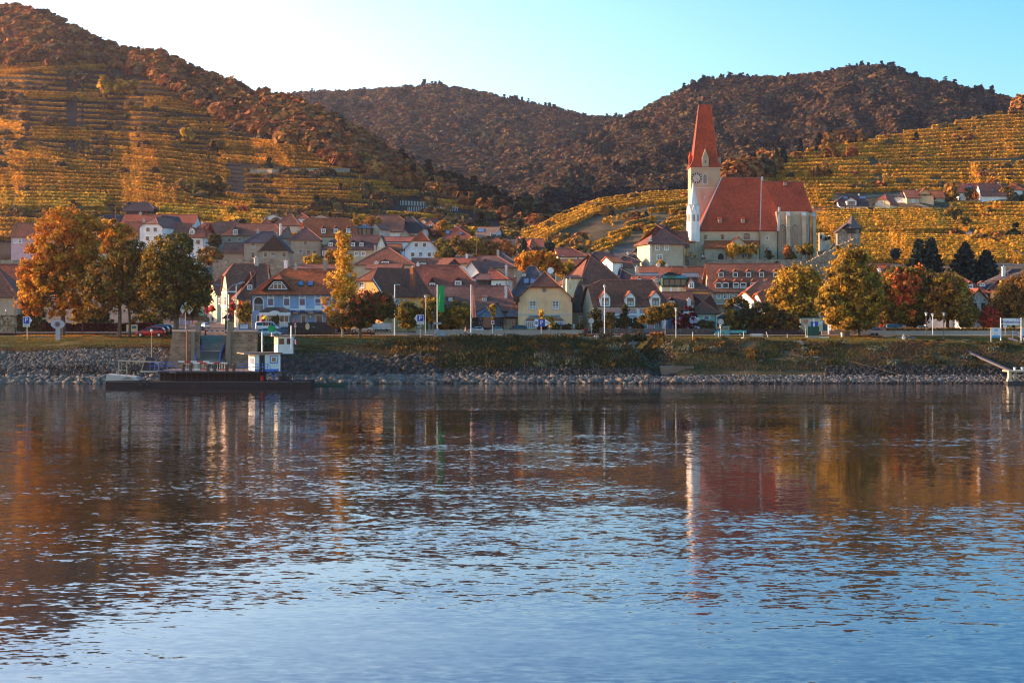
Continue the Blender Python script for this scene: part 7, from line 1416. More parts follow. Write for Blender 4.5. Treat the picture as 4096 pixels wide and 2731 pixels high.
 for sg in (1, -1):
  m = MB(); q = .5*L; m.box((q-.20,sg*W0*.62-.16,.58),(q-.03,sg*W0*.62+.16,.70), HL); m.build('headlight', t); m = MB(); m.box((-q-.0,sg*W0*.74-.1,.72),(-q+.12,sg*W0*.74+.12,.95), TL); m.build('tail_light', t)
 return t
CP = 'cars parked by the ferry landing'
Car('bright red small hatchback parked nose left under the dark tree', 541, 655, 1357, (.42,.012,.012), 'hatch', 'L', 262, group=None)
Car('black estate car directly behind the red hatchback', 556, 672, 1352, (.015,.015,.02), 'wagon', 'L', 266.5); Car('dark grey estate with silver roof rails, rearmost of the three by the dark tree', 572, 690, 1343, (.04,.04,.05), 'wagon', 'L', 270)
Car('dark car seen from behind at the left street corner', 776, 820, 1324, (.05,.06,.08), 'hatch', 'L', 284, yaw=-62); Car('white car parked behind the dark one at the left street corner', 792, 842, 1312, (.6,.6,.62), 'wagon', 'L', 292, yaw=-60)
Car('silver three door hatchback nearest the landing, facing right', 1024, 1124, 1355, (.42,.43,.46), 'hatch', 'R', 262); Car('dark blue car between silver hatchback and black cars', 1092, 1156, 1348, (.05,.065,.11), 'sedan', 'R', 266.5); Car('black sedan parked second from the right in the cafe row', 1098, 1192, 1348, (.05,.055,.075), 'sedan', 'R', 270.5); Car('dark anthracite sedan at the right end of the cafe row', 1136, 1222, 1345, (.08,.08,.09), 'sedan', 'R', 274)
Car('white passenger van with teal tinted windows before the cafe', 1020, 1122, 1330, (.62,.63,.66), 'van', 'R', 277, name='parked_van', cat='van'); Car('small black car tail on, left of the white van', 1001, 1028, 1327, (.02,.02,.02), 'hatch', 'R', 275, yaw=60); Car('black car with red tail light in front of the white van', 1042, 1090, 1332, (.02,.02,.025), 'sedan', 'R', 273)
Car('champagne silver estate car behind the red maple trunk', 1399, 1492, 1340, (.45,.40,.34), 'wagon', 'L', 272.5); Car('crimson red hatchback right of the maple trunk', 1494, 1569, 1340, (.40,.015,.02), 'hatch', 'L', 274)
WG = 'cars parked behind the concrete wall'
Car('white estate car left behind the concrete wall', 1779, 1843, 1330, (.65,.65,.66), 'wagon', 'L', 273.5, group=WG); Car('white estate car in the middle behind the wall, beside the walker', 1868, 1934, 1330, (.65,.65,.66), 'wagon', 'L', 274.5, group=WG); Car('grey beige car behind the parking prohibition sign', 1953, 2012, 1332, (.30,.28,.26), 'hatch', 'L', 273.5, group=WG); Car('dark green hatchback with bright windows before the yellow house', 2031, 2110, 1331, (.015,.03,.035), 'hatch', 'L', 274, group=WG)
Car('dark blue people carrier with pale rear behind the right hedge', 3546, 3622, 1328, (.10,.11,.14), 'van', 'R', 277, name='parked_van', cat='van'); Car('beige estate car between the two right street lamps', 3668, 3738, 1330, (.32,.29,.25), 'wagon', 'R', 277); Car('silver car roof just visible at the right hedge', 3806, 3856, 1334, (.35,.36,.38), 'sedan', 'R', 277); Car('dark red car low behind the concrete wall at the picnic table', 3474, 3530, 1336, (.10,.02,.02), 'sedan', 'L', 272)
Car('small car parked among the trees on the upper right lane', 3900, 3922, 805, (.3,.3,.34), 'hatch', 'R', None)
# teal pickup
tD = 266; pk = thing('pickup_truck', 'teal pickup truck with flat cargo bed driving left past the picket fence', 'truck', (X(2861,tD),tD,Z(1347,tD))); TEAL = M('teal truck paint', (.012,.22,.26), 'metal', met=.2, rough=.3, spec=.6); s = tD/F; q = lambda px, py: ((px-2861)*s, (1347-py)*s)
m = MB(); pr = [q(*a) for a in ((2861,1341),(2862,1333),(2866,1327),(2882,1318),(2895,1305),(2918,1304),(2919,1345),(2862,1345))]; m.prism([(a,0,b) for a, b in pr], (0,1.75,0), TEAL); m.build('cab', pk)
m = MB(); pr = [q(*a) for a in ((2884,1319),(2896,1308),(2914,1308),(2914,1320))]; m.poly([(a,-.012,b) for a, b in pr], CGL); pr = [q(*a) for a in ((2878,1320),(2893,1306))]; m.mesh([(pr[0][0]-.03,.12,pr[0][1]+.02),(pr[1][0]-.03,.12,pr[1][1]+.02),(pr[1][0]-.03,1.63,pr[1][1]+.02),(pr[0][0]-.03,1.63,pr[0][1]+.02)], [(0,1,2,3)], CGL); m.build('windows', pk)
m = MB(); a, b_ = q(2920,1332), q(2986,1321); m.box((a[0]+.05,-.02,a[1]),(b_[0],1.8,b_[1]), TEAL); 
for i in range(1, 3): m.box((a[0]+i*.87,-.05,a[1]),(a[0]+i*.87+.05,0,b_[1]), TEAL)
m.build('cargo_bed', pk); m = MB(); a, b_ = q(2920,1341), q(2984,1333); m.box((a[0],.3,a[1]),(b_[0],1.5,b_[1]), BLK); m.build('chassis', pk)
for px in (2890, 2959):
 for y_ in (-.03, 1.55):
  c = q(px, 1340); m = MB(); m.cyl((c[0],y_,.32),(c[0],y_+.22,.32),.32,.32,TYRE,16); wl = m.build('wheel', pk); m = MB(); m.cyl((c[0],y_-.02,.32),(c[0],y_,.32),.18,.18,RIM,10); m.build('rim', wl)
m = MB(); a = q(2863,1340); m.box((a[0]-.12,-.02,.25),(a[0]+.3,1.78,.48), M('bumper', (.35,.33,.3))); m.build('bumper', pk); m = MB(); a = q(2865,1334); m.box((a[0]-.06,.1,a[1]),(a[0]+.15,.35,a[1]+.17), HL); m.build('headlight', pk)
# ------------------------------------------------------------------ people
SKIN = M('skin', (.48,.27,.18)); 
def cl(k, c): return M('cloth '+k, c)
def person(label, px, py, D, J, top, trou, hair=(.06,.04,.03), face=0, hgt=1.0, group=None, sit=False):
 """J: joints overriding the rest pose, metres, x right, y away from the river, z up"""
 P_ = dict(pel=(0,0,.93), chest=(0,0,1.30), neck=(0,0,1.47), head=(0,-.01,1.60), crown=(0,0,1.70), sl=(-.19,0,1.40), sr=(.19,0,1.40), el=(-.24,.02,1.12), er=(.24,.02,1.12), wl=(-.25,-.06,.88), wr=(.25,-.06,.88),
      hl=(-.10,0,.90), hr=(.10,0,.90), kl=(-.11,-.02,.49), kr=(.11,-.02,.49), al=(-.11,.02,.09), ar=(.11,.02,.09), tl=(-.12,-.15,.04), tr=(.12,-.15,.04)); P_.update(J)
 rad = dict(pel=.145, chest=.155, neck=.055, head=.095, crown=.07, sl=.07, sr=.07, el=.048, er=.048, wl=.03, wr=.03, hl=.10, hr=.10, kl=.06, kr=.06, al=.042, ar=.042, tl=.035, tr=.035)
 names = list(P_); V = [P_[k] for k in names]; Rr = [rad[k] for k in names]; ix = {k: i for i, k in enumerate(names)}
 E = [(ix[a], ix[b]) for a, b in (('pel','chest'),('chest','neck'),('neck','head'),('head','crown'),('chest','sl'),('chest','sr'),('sl','el'),('sr','er'),('el','wl'),('er','wr'),('pel','hl'),('pel','hr'),('hl','kl'),('hr','kr'),('kl','al'),('kr','ar'),('al','tl'),('ar','tr'))]
 for w_, e_, sg in (('wl','el',-1), ('wr','er',1)):
  a, b_ = Vector(P_[e_]), Vector(P_[w_]); d = (b_-a).normalized(); sd = d.orthogonal().normalized(); pc = b_+d*.07; V.append(tuple(pc)); Rr.append(.033); pi_ = len(V)-1; E.append((ix[w_], pi_))
  for f, (off, ln) in enumerate(((-.03,.065),(-.01,.08),(.01,.075),(.03,.06))): k1 = pc+sd*off+d*.03; k2 = k1+d*ln*.6+Vector((0,-.012,-.012)); V += [tuple(k1), tuple(k2)]; Rr += [.010,.008]; E += [(pi_, len(V)-2), (len(V)-2, len(V)-1)]
  th = b_+d*.03; k1 = th+Vector((0,-.035,0)); V.append(tuple(k1)); Rr.append(.010); E.append((ix[w_], len(V)-1)); k2 = k1+d*.035; V.append(tuple(k2)); Rr.append(.009); E.append((len(V)-2, len(V)-1))
 me = bpy.data.meshes.new('tmp'); me.from_pydata(V, E, []); o = bpy.data.objects.new('tmp', me); COL.objects.link(o); mod = o.modifiers.new('s', 'SKIN'); mod.use_smooth_shade = True
 for i, sv_ in enumerate(me.skin_vertices[0].data): sv_.radius = (Rr[i]*(1.25 if names[i:i+1] in (['chest'], ['pel']) else 1), Rr[i]*.85 if names[i:i+1] in (['chest'], ['pel']) else Rr[i]); sv_.use_root = (i == 0)
 o.modifiers.new('u', 'SUBSURF').levels = 1; bpy.context.view_layer.update(); bd = bpy.data.meshes.new_from_object(o.evaluated_get(bpy.context.evaluated_depsgraph_get())); bpy.data.objects.remove(o)
 for mt in (SKIN, top, trou, BLK): bd.materials.append(mt)
 hd, wl_, wr_, hz = Vector(P_['head']), Vector(P_['wl']), Vector(P_['wr']), P_['pel'][2]; A_ = [Vector(P_[k]) for k in ('al','ar','tl','tr')]; KK = [Vector(P_[k]) for k in ('kl','kr')]
 for p in bd.polygons:
  c = p.center; i = 1
  if c.z > P_['neck'][2]-.01 or min((c-wl_).length, (c-wr_).length) < .05 or min((c-wl_-(wl_-Vector(P_['el'])).normalized()*.1).length, (c-wr_-(wr_-Vector(P_['er'])).normalized()*.1).length) < .11: i = 0
  elif min((c-a).length for a in A_) < .12: i = 3
  elif c.z < hz-.03 or min((c-k).length for k in KK) < .2: i = 2
  p.material_index = i
 t = thing('person', label, 'person', (X(px, D), D, Z(py, D)), face, group); t.scale = (hgt,)*3; bd.name = 'body'; b_ = bpy.data.objects.new('body', bd); COL.objects.link(b_); b_.parent = t
 m = MB(); c = Vector(P_['head'])+Vector((0,.025,.045)); m.lathe([(.02,.105),(.07,.09),(.102,.04),(.108,-.03),(.09,-.08)], M('hair %.2f' % hair[0], hair), 10, c); m.build('hair', t)
 m = MB()
 for sx in (-.035,.035): m.box((sx-.012+c.x,c.y-.125,c.z-.05),(sx+.012+c.x,c.y-.11,c.z-.035), BLK)
 m.box((c.x-.012,c.y-.145,c.z-.08),(c.x+.012,c.y-.11,c.z-.05), SKIN); m.box((c.x-.025,c.y-.122,c.z-.105),(c.x+.025,c.y-.11,c.z-.097), M('lips', (.3,.1,.08))); m.build('face', t)
 return t
w_ = person('person striding left along the promenade in pale jacket with red backpack', 1862, 1349, 262.2, dict(hl=(-.09,0,.90),hr=(.09,0,.90),kl=(-.10,-.22,.50),kr=(.10,.16,.48),al=(-.10,-.36,.10),ar=(.10,.52,.15),tl=(-.10,-.50,.07),tr=(.10,.42,.05),wl=(-.22,-.22,1.05),wr=(.22,.10,.95)), cl('pale', (.45,.36,.28)), cl('dark', (.03,.025,.035)), face=R(-90))
m = MB(); m.box((-.15,.1,1.05),(.15,.3,1.45), M('red pack', (.55,.03,.02))); bp = m.build('backpack', None, label='red backpack on the back of the promenade walker', cat='backpack'); bp.location = w_.location; bp.rotation_euler = w_.rotation_euler
person('person walking up the street in brown jacket and dark skirt', 833, 1296, 372, {}, cl('brown', (.20,.07,.035)), cl('dark', (.03,.025,.035)), (.3,.28,.27), face=math.pi)
person('person walking up the street in black jacket and grey trousers', 850, 1296, 371, {}, cl('black', (.012,.014,.02)), cl('grey', (.12,.10,.10)), (.35,.33,.3), face=math.pi)
SIT = dict(pel=(0,.0,.50),chest=(0,.05,.86),neck=(0,.04,1.03),head=(0,.02,1.16),crown=(0,.03,1.26),sl=(-.18,.05,.97),sr=(.18,.05,.97),el=(-.24,-.03,.72),er=(.24,-.03,.72),wl=(-.14,-.24,.62),wr=(.14,-.24,.62),hl=(-.10,-.02,.48),hr=(.10,-.02,.48),kl=(-.12,-.46,.49),kr=(.12,-.46,.49),al=(-.12,-.46,.10),ar=(.12,-.46,.10),tl=(-.12,-.62,.05),tr=(.12,-.62,.05))
bD = 256; bz = Z(1372, bD)
def bench(label, px, py, D, L=2.2, mat=WOOD, back=True, name='park_bench', group=None):
 t = thing(name, label, 'bench', (X(px, D), D, Z(py, D)), 0, group); m = MB()
 for i in range(3): m.box((-L/2,-.22+i*.15,.43),(L/2,-.10+i*.15,.47), mat)
 m.build('seat', t)
 if back:
  m = MB()
  for i in range(3): m.box((-L/2,.26,.55+i*.13),(L/2,.30,.65+i*.13), mat)
  m.build('backrest', t)
 for sx in (-1, 1): m = MB(); m.box((sx*(L/2-.15)-.05,-.2,-.3),(sx*(L/2-.15)+.05,.2,.43), CON if back else GRW); m.box((sx*(L/2-.15)-.03,.24,.0),(sx*(L/2-.15)+.03,.28,.9 if back else .4), GRW); m.build('leg', t)
 return t
bench('grey bench on the right bank with the two seated people', 3625, 1371, 256, 2.9, M('grey wood', (.22,.20,.19), 'wood')); bench('empty dark bench between the saplings left of the ferry sign', 1660, 1352, 259, 2.5, DARKWOOD, False); bench('empty bench under the bronze tree on the left lawn', 475, 1350, 261, 2.3, GRW, False)
bench('small bench beside the front lawn of the red maple', 1460, 1344, 264, 2.2, DARKWOOD, False); bench('thin metal bench between the leaning bollards', 3028, 1358, 262, 2.0, METAL, True)
person('person seated left on the grey bench in white shirt and dark trousers', 3615, 1371, 256, SIT, cl('white', (.55,.53,.52)), cl('navy', (.02,.025,.05)), (.45,.42,.4)); person('person seated right on the grey bench in olive jacket', 3637, 1371, 256, SIT, cl('olive', (.10,.09,.06)), cl('dark', (.03,.025,.035)), (.12,.06,.04))
tb = thing('picnic_table', 'brown wooden picnic table beside the seated couple', 'table', (X(3472,264),264,Z(1358,264))); m = MB(); m.box((-.9,-.4,.70),(.7,.4,.75), WOOD); m.build('table_top', tb)
for sx in (-.55, .35):
 for sy in (-1, 1): m = MB(); m.beam((sx,sy*.35,.7), (sx+.0,sy*.7,-.1), .07, WOOD); m.build('leg', tb)
for sy in (-1, 1): m = MB(); m.box((-.9,sy*.75-.14,.42),(.7,sy*.75+.14,.46), WOOD); m.build('seat', tb)
bench('plain bench holding the couple at the picnic table', 3502, 1358, 263.2, 1.5, WOOD, False)
person('person in navy jacket seated left at the picnic table', 3491, 1358, 263.2, SIT, cl('navy', (.02,.025,.05)), cl('dark', (.03,.025,.035)), (.5,.46,.42)); person('person in black coat seated right at the picnic table', 3507, 1358, 263.2, SIT, cl('black', (.012,.014,.02)), cl('dark', (.03,.025,.035)), (.4,.36,.33))
person('person in black vest and white shirt standing at the glass pavilion', 1922, 1318, 273.5, dict(el=(-.30,.0,1.2),er=(.30,0,1.2),wl=(-.2,-.12,1.0),wr=(.2,-.12,1.0)), cl('vest', (.05,.045,.05)), cl('dark', (.03,.025,.035)), (.03,.025,.02), hgt=1.15)
for px, py, c_, lab in ((2672,1037,(.5,.2,.15),'a'),): pass
person('person in white coat leaning on the church terrace wall', 2810, 1044, 410.5, {}, cl('white', (.55,.53,.52)), cl('dark', (.03,.025,.035)), hgt=1.0); person('person in pink top on the church terrace wall', 2819, 1045, 410.5, {}, cl('pink', (.55,.25,.22)), cl('dark', (.03,.025,.035)), (.3,.15,.08))
HAZE = 0.00006
# ------------------------------------------------------------------ ferry landing: stone piers and ramp
MPS = M('pier masonry', (.24,.16,.11), 'stone', bw=.75, bh=.33, mortar=1.2)
def pier(label, px0, px1, lean, tl):
 t = thing('stone_pier', label, 'pier', (X(px0,241.5),241.5,0)); L = X(px1,241.5)-X(px0,241.5); bk0, bk1 = X(px0,262.5)-X(px0,241.5), X(px1+2,262.5)-X(px0,241.5); zt = Z(1330,241.5); m = MB()
 m.mesh([(-lean,-.6,-.5),(L,-.6,-.5),(L,0,zt),(0,0,zt),(bk0,21,-.5),(bk1,21,-.5),(bk1,21,zt+.0),(bk0,21,zt)], [(0,1,2,3),(1,5,6,2),(4,0,3,7),(3,2,6,7),(5,4,7,6)], MPS); m.build('masonry', t)
 m = MB(); m.prism([(-.05,-.1,zt),(L+.05,-.1,zt),(bk1+.05,21,zt),(bk0-.05,21,zt)], (0,0,.18), M('pier coping', (.22,.17,.13), 'wall'))
 for a in ((L-1.2, L-.2) if tl else (.1, 1.0)): m.box((a,-.62,.2),(a+.55 if tl else a+.6,.05,zt), MATS['pier coping']) if a in (L-1.2, .1) else None
 m.build('coping', t)
 return t, L, zt
t, L, zt = pier('left stone ferry pier with sunlit sloping end', 690, 800, .9, True)
m = MB(); x_ = X(749,240.8)-t.location.x; m.cyl((x_,-.75,0),(x_,-.75,zt+.3),.13,.13,M('rusty steel', (.20,.09,.06), 'rusty'),8); m.build('mooring_pile', t)
t2, L2, zt2 = pier('right stone ferry pier left of the wheelhouse', 905, 1030, .3, False)
for tt, x_, lab in ((t, L-.35, 'p'), (t2, .5, 'q')): m = MB(); m.box((x_-.35,.3,zt),(x_+.35,1.0,zt+1.3), MATS['pier coping']); m.box((x_-.45,.2,zt+1.3),(x_+.45,1.1,zt+1.45), M('lichen stone', (.28,.22,.08))); m.build('pillar', tt)
rp = [(239.6,784,902),(243,790,900),(247.5,805,898),(252,807,900),(258,806,904),(262.5,800,908)]; rz = [2.75,3.25,4.15,4.95,5.7,6.15]
rows = [[(X(p,D),D,z) for p in np.linspace(a,b_,14)] for (D,a,b_), z in zip(rp, rz)]; sheet('ferry_ramp', np.array(rows), [groundmat('ramp concrete', ((.32,.23,.15),(.42,.31,.21)), .5, 6)], kind='structure', smooth=False)
m = MB()
for D,a,b_,z in ((247.2,805,898,4.12),): m.box((X(a,D),D-.12,z),(X(b_,D),D+.12,z+.1), METAL)
for i in range(12): D = 240+i*.55; z = np.interp(D, [239.6,243,247.5], rz[:3]); m.box((X(790,D),D-.05,z),(X(900,D),D+.05,z+.06), M('ramp rib', (.22,.19,.18)))
rb = m.build('ramp_ribs', None, label='ribbed steel joint lines across the lower ferry ramp', cat='ramp')
def slant_rail(label, pts):
 t = thing('railing', label, 'railing', pts[0]); o = Vector(pts[0]); 
 for q in (1.0, .55): m = MB(); [m.cyl(Vector(a)-o+Vector((0,0,q)), Vector(b_)-o+Vector((0,0,q)), .05, .05, BR, 6) for a, b_ in zip(pts, pts[1:])]; m.build('rail', t)
 for a, b_ in zip(pts, pts[1:]):
  for k in np.linspace(0, 1, 4): c = Vector(a).lerp(Vector(b_), k)-o; m = MB(); m.cyl(c, c+Vector((0,0,1.05)), .045, .045, BR, 6); m.build('post', t)
 m = MB(); [m.mesh([Vector(a)-o, Vector(b_)-o, Vector(b_)-o+Vector((0,0,.45)), Vector(a)-o+Vector((0,0,.45))], [(0,1,2,3)], M('pale blue sheet', (.30,.36,.48))) for a, b_ in zip(pts, pts[1:])]; m.build('kick_plate', t)
BR = M('railing blue', (.035,.13,.50), rough=.45)
slant_rail('blue railing on the left side of the ferry ramp', [(X(780,239.8),239.8,2.7),(X(793,243.5),243.5,3.4),(X(812,248),248,4.2)]); slant_rail('blue railing on the right side of the ferry ramp', [(X(878,239.8),239.8,2.7),(X(886,243.5),243.5,3.4),(X(898,248),248,4.2)])
br = thing('barrier', 'red and white barrier pole across the top of the ramp', 'barrier', (X(822,263),263,G(822,264)+.1)); 
for i in range(8): m = MB(); a = i*.41; m.cyl((a,0,.75),(a+.41,0,.75),.06,.06,M('signal red', (.5,.02,.02)) if i % 2 == 0 else FW,8); m.build('pole_band', br)
m = MB(); m.box((-.12,-.1,-.3),(.08,.1,.95), MATS['signal red']); m.build('post', br)
# ------------------------------------------------------------------ ferry
fD = 226.; s = fD/F; O = Vector((X(420,fD), fD, 0)); fx = lambda px: (px-420)*s; fz = lambda py: Z(py, fD)
fe = thing('ferry', 'old black cable ferry with white cabin, wheelhouse and blue railings', 'ferry', O)
HUL = M('ferry hull', (.022,.018,.020), 'rusty'); RUST = M('rusty white', (.38,.35,.32), 'rusty'); DKS = M('dark steel', (.035,.033,.038), rough=.6); DECK = M('deck planks', (.17,.12,.10), 'wood'); WPT = M('ferry white', (.68,.67,.66), 'wall', dirt=.85)
m = MB(); zl, zh = fz(1524), fz(1548)-.4
m.prism([(fx(470),0,zh),(fx(1238),0,zh),(fx(1247),0,zl+.1),(fx(1200),0,zl),(fx(555),0,zl),(fx(422),0,fz(1508)),(fx(422),0,zh)], (0,4,0), HUL); m.prism([(fx(632),1.2,zl-.2),(fx(1030),1.2,zl-.2),(fx(1030),1.2,fz(1492)),(fx(632),1.2,fz(1492))], (0,7,0), HUL); m.build('hull', fe)
m = MB(); m.prism([(fx(422),-.03,fz(1523)),(fx(555),-.03,fz(1521)),(fx(540),-.03,fz(1508)),(fx(470),-.03,fz(1501)),(fx(425),-.03,fz(1497))], (0,3,0), RUST); m.build('bow', fe)
text('L-1093', .28, BLK, fe, (fx(508),-.06,fz(1511))); text('GIERSEILFÄHRE', .22, M('faded lettering', (.2,.16,.14)), fe, (fx(508),-.06,fz(1517)))
m = MB(); m.box((fx(632),-.2,fz(1492)),(fx(1038),8.5,fz(1485)), DKS); m.box((fx(634),-.15,fz(1485)),(fx(1036),8.4,fz(1484)), DECK); m.build('deck', fe)
text('TREVA', .3, M('faded white', (.4,.4,.42)), fe, (fx(690),-.23,fz(1488.5)))
for px in range(650, 1030, 22): m = MB(); m.box((fx(px),1.1,zl),(fx(px)+.08,1.25,fz(1492)), M('hull rib', (.06,.05,.05))); m.build('hull_rib', fe)
m = MB(); m.box((fx(435),-.05,zl-.15),(fx(1240),.0,zl-.05), M('rub rail', (.10,.08,.075))); m.build('rub_rail', fe)
STL = M('beige steel', (.38,.31,.22), 'rusty')
m = MB()
for a, b_, w__ in (((467,1442),(640,1449),.17),((472,1442),(472,1503),.09),((484,1444),(484,1482),.06),((504,1445),(504,1508),.09),((474,1480),(504,1482),.08),((476,1500),(504,1478),.05),((620,1452),(632,1455),.1),((631,1452),(632,1487),.1)):
 m.beam((fx(a[0]),.5,fz(a[1])), (fx(b_[0]),.5,fz(b_[1])), w__, STL)
m.build('rope_frame', fe)
m = MB(); m.prism([(fx(561),1.0,fz(1487)),(fx(600),1.0,fz(1487)),(fx(600),1.0,fz(1430)),(fx(578),1.0,fz(1428))], (0,1.6,0), DKS); m.beam((fx(558),.95,fz(1487)), (fx(577),.95,fz(1428)), .1, STL); m.box((fx(556),.6,fz(1490)),(fx(640),2.5,fz(1484)), STL); m.build('funnel', fe)
m = MB(); m.cyl((fx(600),1,fz(1430)),(fx(600),1,fz(1328)),.06,.05,STL,6); m.build('mast', fe); m = MB(); m.lathe([(.05,0),(.14,.05),(.14,.3),(.05,.36)], M('lamp lens', (.7,.65,.55)), 8, (fx(600),1,fz(1328))); m.build('mast_lamp', fe)
for x0, x1, y0, y1, n_ in ((600,705,1449,1487,7),(955,1070,1454,1487,7)):
 for q in (0, .5): m = MB(); m.cyl((fx(x0),-.05,fz(y0)-q*.9),(fx(x1),-.05,fz(y0)-q*.9),.035,.035,BR,6); m.build('rail', fe)
 for i in range(n_): m = MB(); a = fx(x0)+(fx(x1)-fx(x0))*i/(n_-1); m.cyl((a,-.05,fz(y1)),(a,-.05,fz(y0)),.035,.035,BR,6); m.build('rail_post', fe)
m = MB(); m.cyl((fx(1070),-.05,fz(1454)),(fx(1103),-.05,fz(1500)),.035,.035,BR,6); m.cyl((fx(1103),-.05,fz(1500)),(fx(1104),-.05,fz(1523)),.035,.035,BR,6); m.cyl((fx(1072),-.05,fz(1475)),(fx(1103),-.05,fz(1515)),.03,.03,BR,6); m.build('stair_rail', fe)
for x0, x1, y in ((712,836,1446),(772,910,1452)):
 n_ = 5
 for i in range(n_): m = MB(); a = fx(x0)+(fx(x1)-fx(x0))*i/n_; b_ = fx(x0)+(fx(x1)-fx(x0))*(i+1)/n_; m.box((a,.2 if y < 1450 else 0,fz(y+2)),(b_,.3 if y < 1450 else .1,fz(y-2)), MATS['signal red'] if i % 2 else FW); m.build('barrier_band', fe)
for x0, x1, mt in ((733,765,FW),(776,800,FW),(800,838,MATS['signal red']),(840,868,FW),(870,905,MATS['signal red'])):
 m = MB(); 
 for a in np.linspace(fx(x0), fx(x1), 6): m.cyl((a,.15,fz(1483)),(a,.15,fz(1455)),.03,.03,FW,5)
 m.box((fx(x0),.1,fz(1479)),(fx(x1),.2,fz(1475)), mt); m.build('gate_grille', fe)
for px in (733, 762, 832, 858, 908, 935): m = MB(); m.lathe([(.22,0),(.2,.7),(.32,.75),(.3,.95),(.12,1.05)], M('bollard brown', (.10,.06,.045), 'rusty'), 8, (fx(px),-.0,fz(1486))); m.build('bollard', fe)
for i, px in enumerate((562, 590, 1165)): m = MB(); m.cyl((fx(px),-.12,fz(1536)),(fx(px),.02,fz(1536)),.34,.34,TYRE,14); m.cyl((fx(px),-.13,fz(1536)),(fx(px),-.1,fz(1536)),.16,.16,DKS,10); m.build('tyre_fender', fe)
# cabin, turned a little so that its left end shows
cb_ = bpy.data.objects.new('cabin', None)
yw = R(20); c_, s__ = math.cos(yw), math.sin(yw); ox = fx(1016); Lc, Wc = 3.4, 4.1
def cpt(a, b_, z): return (ox+a*c_-b_*s__, .6+a*s__+b_*c_, z)
def cbx(m, a0, a1, b0, b1, z0, z1, mat): m.mesh([cpt(*q) for q in ((a0,b0,z0),(a1,b0,z0),(a1,b1,z0),(a0,b1,z0),(a0,b0,z1),(a1,b0,z1),(a1,b1,z1),(a0,b1,z1))], [(0,3,2,1),(4,5,6,7),(0,1,5,4),(1,2,6,5),(2,3,7,6),(3,0,4,7)], mat)
z0, z1 = fz(1486), fz(1415); m = MB(); cbx(m, 0, Lc, 0, Wc, z0, z1, WPT); cab = m.build('cabin', fe)
m = MB(); cbx(m, -.02, Lc+.02, -.02, 0, z0, z0+.3, BR); cbx(m, Lc*.95, Lc+.05, -.03, .4, z0, z1, FW); m.build('blue_base', cab)
m = MB(); cbx(m, -1.5, Lc+.3, -.45, Wc+.4, z1, z1+.12, M('tar roof', (.10,.085,.08))); cbx(m, -1.5, -.3, -.45, Wc+.4, z1-.04, z1-.001, W_('cream')); m.build('roof', fe)
m = MB(); cbx(m, .62, 1.35, -.04, -.005, z0+.02, z1-.15, BLK); m.build('door', cab)
m = MB(); a0, a1 = 2.15, 2.95; cbx(m, a0-.12, a1+.12, -.06, -.01, z0+1.05, z1-.3, BR); cbx(m, a0, a1, -.08, -.06, z0+1.17, z1-.42, FW); cbx(m, a0+.12, a1-.12, -.09, -.08, z0+1.27, z1-.52, glass()); m.build('window', cab)
for b0 in (.5, 1.25, 2.0, 2.75): m = MB(); cbx(m, -.03, -.002, b0, b0+.35, z0+1.0, z0+1.75, FBL); m.build('window', cab)
tx_ = text('90', .8, M('faded red', (.5,.25,.2)), cab, cpt(-.04, .55, z0+1.3), rot=(R(90),0,yw+R(-90)))
# wheelhouse on its stilts
ox2 = fx(1101); 
def wpt(a, b_, z): return (ox2+a*c_-b_*s__, 2.2+a*s__+b_*c_, z)
def wbx(m, a0, a1, b0, b1, z0, z1, mat): m.mesh([wpt(*q) for q in ((a0,b0,z0),(a1,b0,z0),(a1,b1,z0),(a0,b1,z0),(a0,b0,z1),(a1,b0,z1),(a1,b1,z1),(a0,b1,z1))], [(0,3,2,1),(4,5,6,7),(0,1,5,4),(1,2,6,5),(2,3,7,6),(3,0,4,7)], mat)
zw0, zw1 = fz(1417), fz(1347); m = MB(); wbx(m, 0, 2.15, 0, 2.2, zw0, zw1, WPT); wh = m.build('wheelhouse', fe)
for a in (.12, 1.15): m = MB(); wbx(m, a, a+.85, -.04, -.005, zw0+1.2, zw1-.2, FW); wbx(m, a+.07, a+.78, -.05, -.04, zw0+1.27, zw1-.27, M('bronze glass', (.06,.03,.02), 'metal', met=.1, rough=.1)); m.build('window', wh)
m = MB(); wbx(m, -.04, -.005, .4, 1.9, zw0+1.2, zw1-.15, M('curtain cream', (.5,.4,.25))); m.build('window', wh)
m = MB(); wbx(m, -.5, 2.35, -.3, 2.5, zw1, zw1+.1, MATS['tar roof']); m.build('wheelhouse_roof', wh)
m = MB(); wbx(m, -.9, 2.4, -.2, 2.4, zw0-.12, zw0, DKS); m.build('platform', fe)
for a, b_ in ((1.2, .1), (2.2, .1), (1.2, 2.2), (2.2, 2.2)): m = MB(); m.beam(wpt(a, b_, fz(1522)), wpt(a, b_, zw0), .1, DKS); m.build('stilt', fe)
m = MB(); m.beam(wpt(1.2,.1,fz(1522)), wpt(2.2,.1,fz(1470)), .06, DKS); m.beam(wpt(2.2,.1,fz(1470)), wpt(1.2,.1,zw0), .06, DKS); m.beam(wpt(2.2,.1,fz(1522)), wpt(3.6,.1,fz(1490)), .06, DKS); m.build('brace', fe)
for x_, y0, y1, yy in ((1042,1408,1328,1.5),(1157,1397,1303,2.0)): m = MB(); m.cyl((fx(x_),yy,fz(y0)),(fx(x_),yy,fz(y1)),.11,.10,FW,8); m.build('mast', fe)
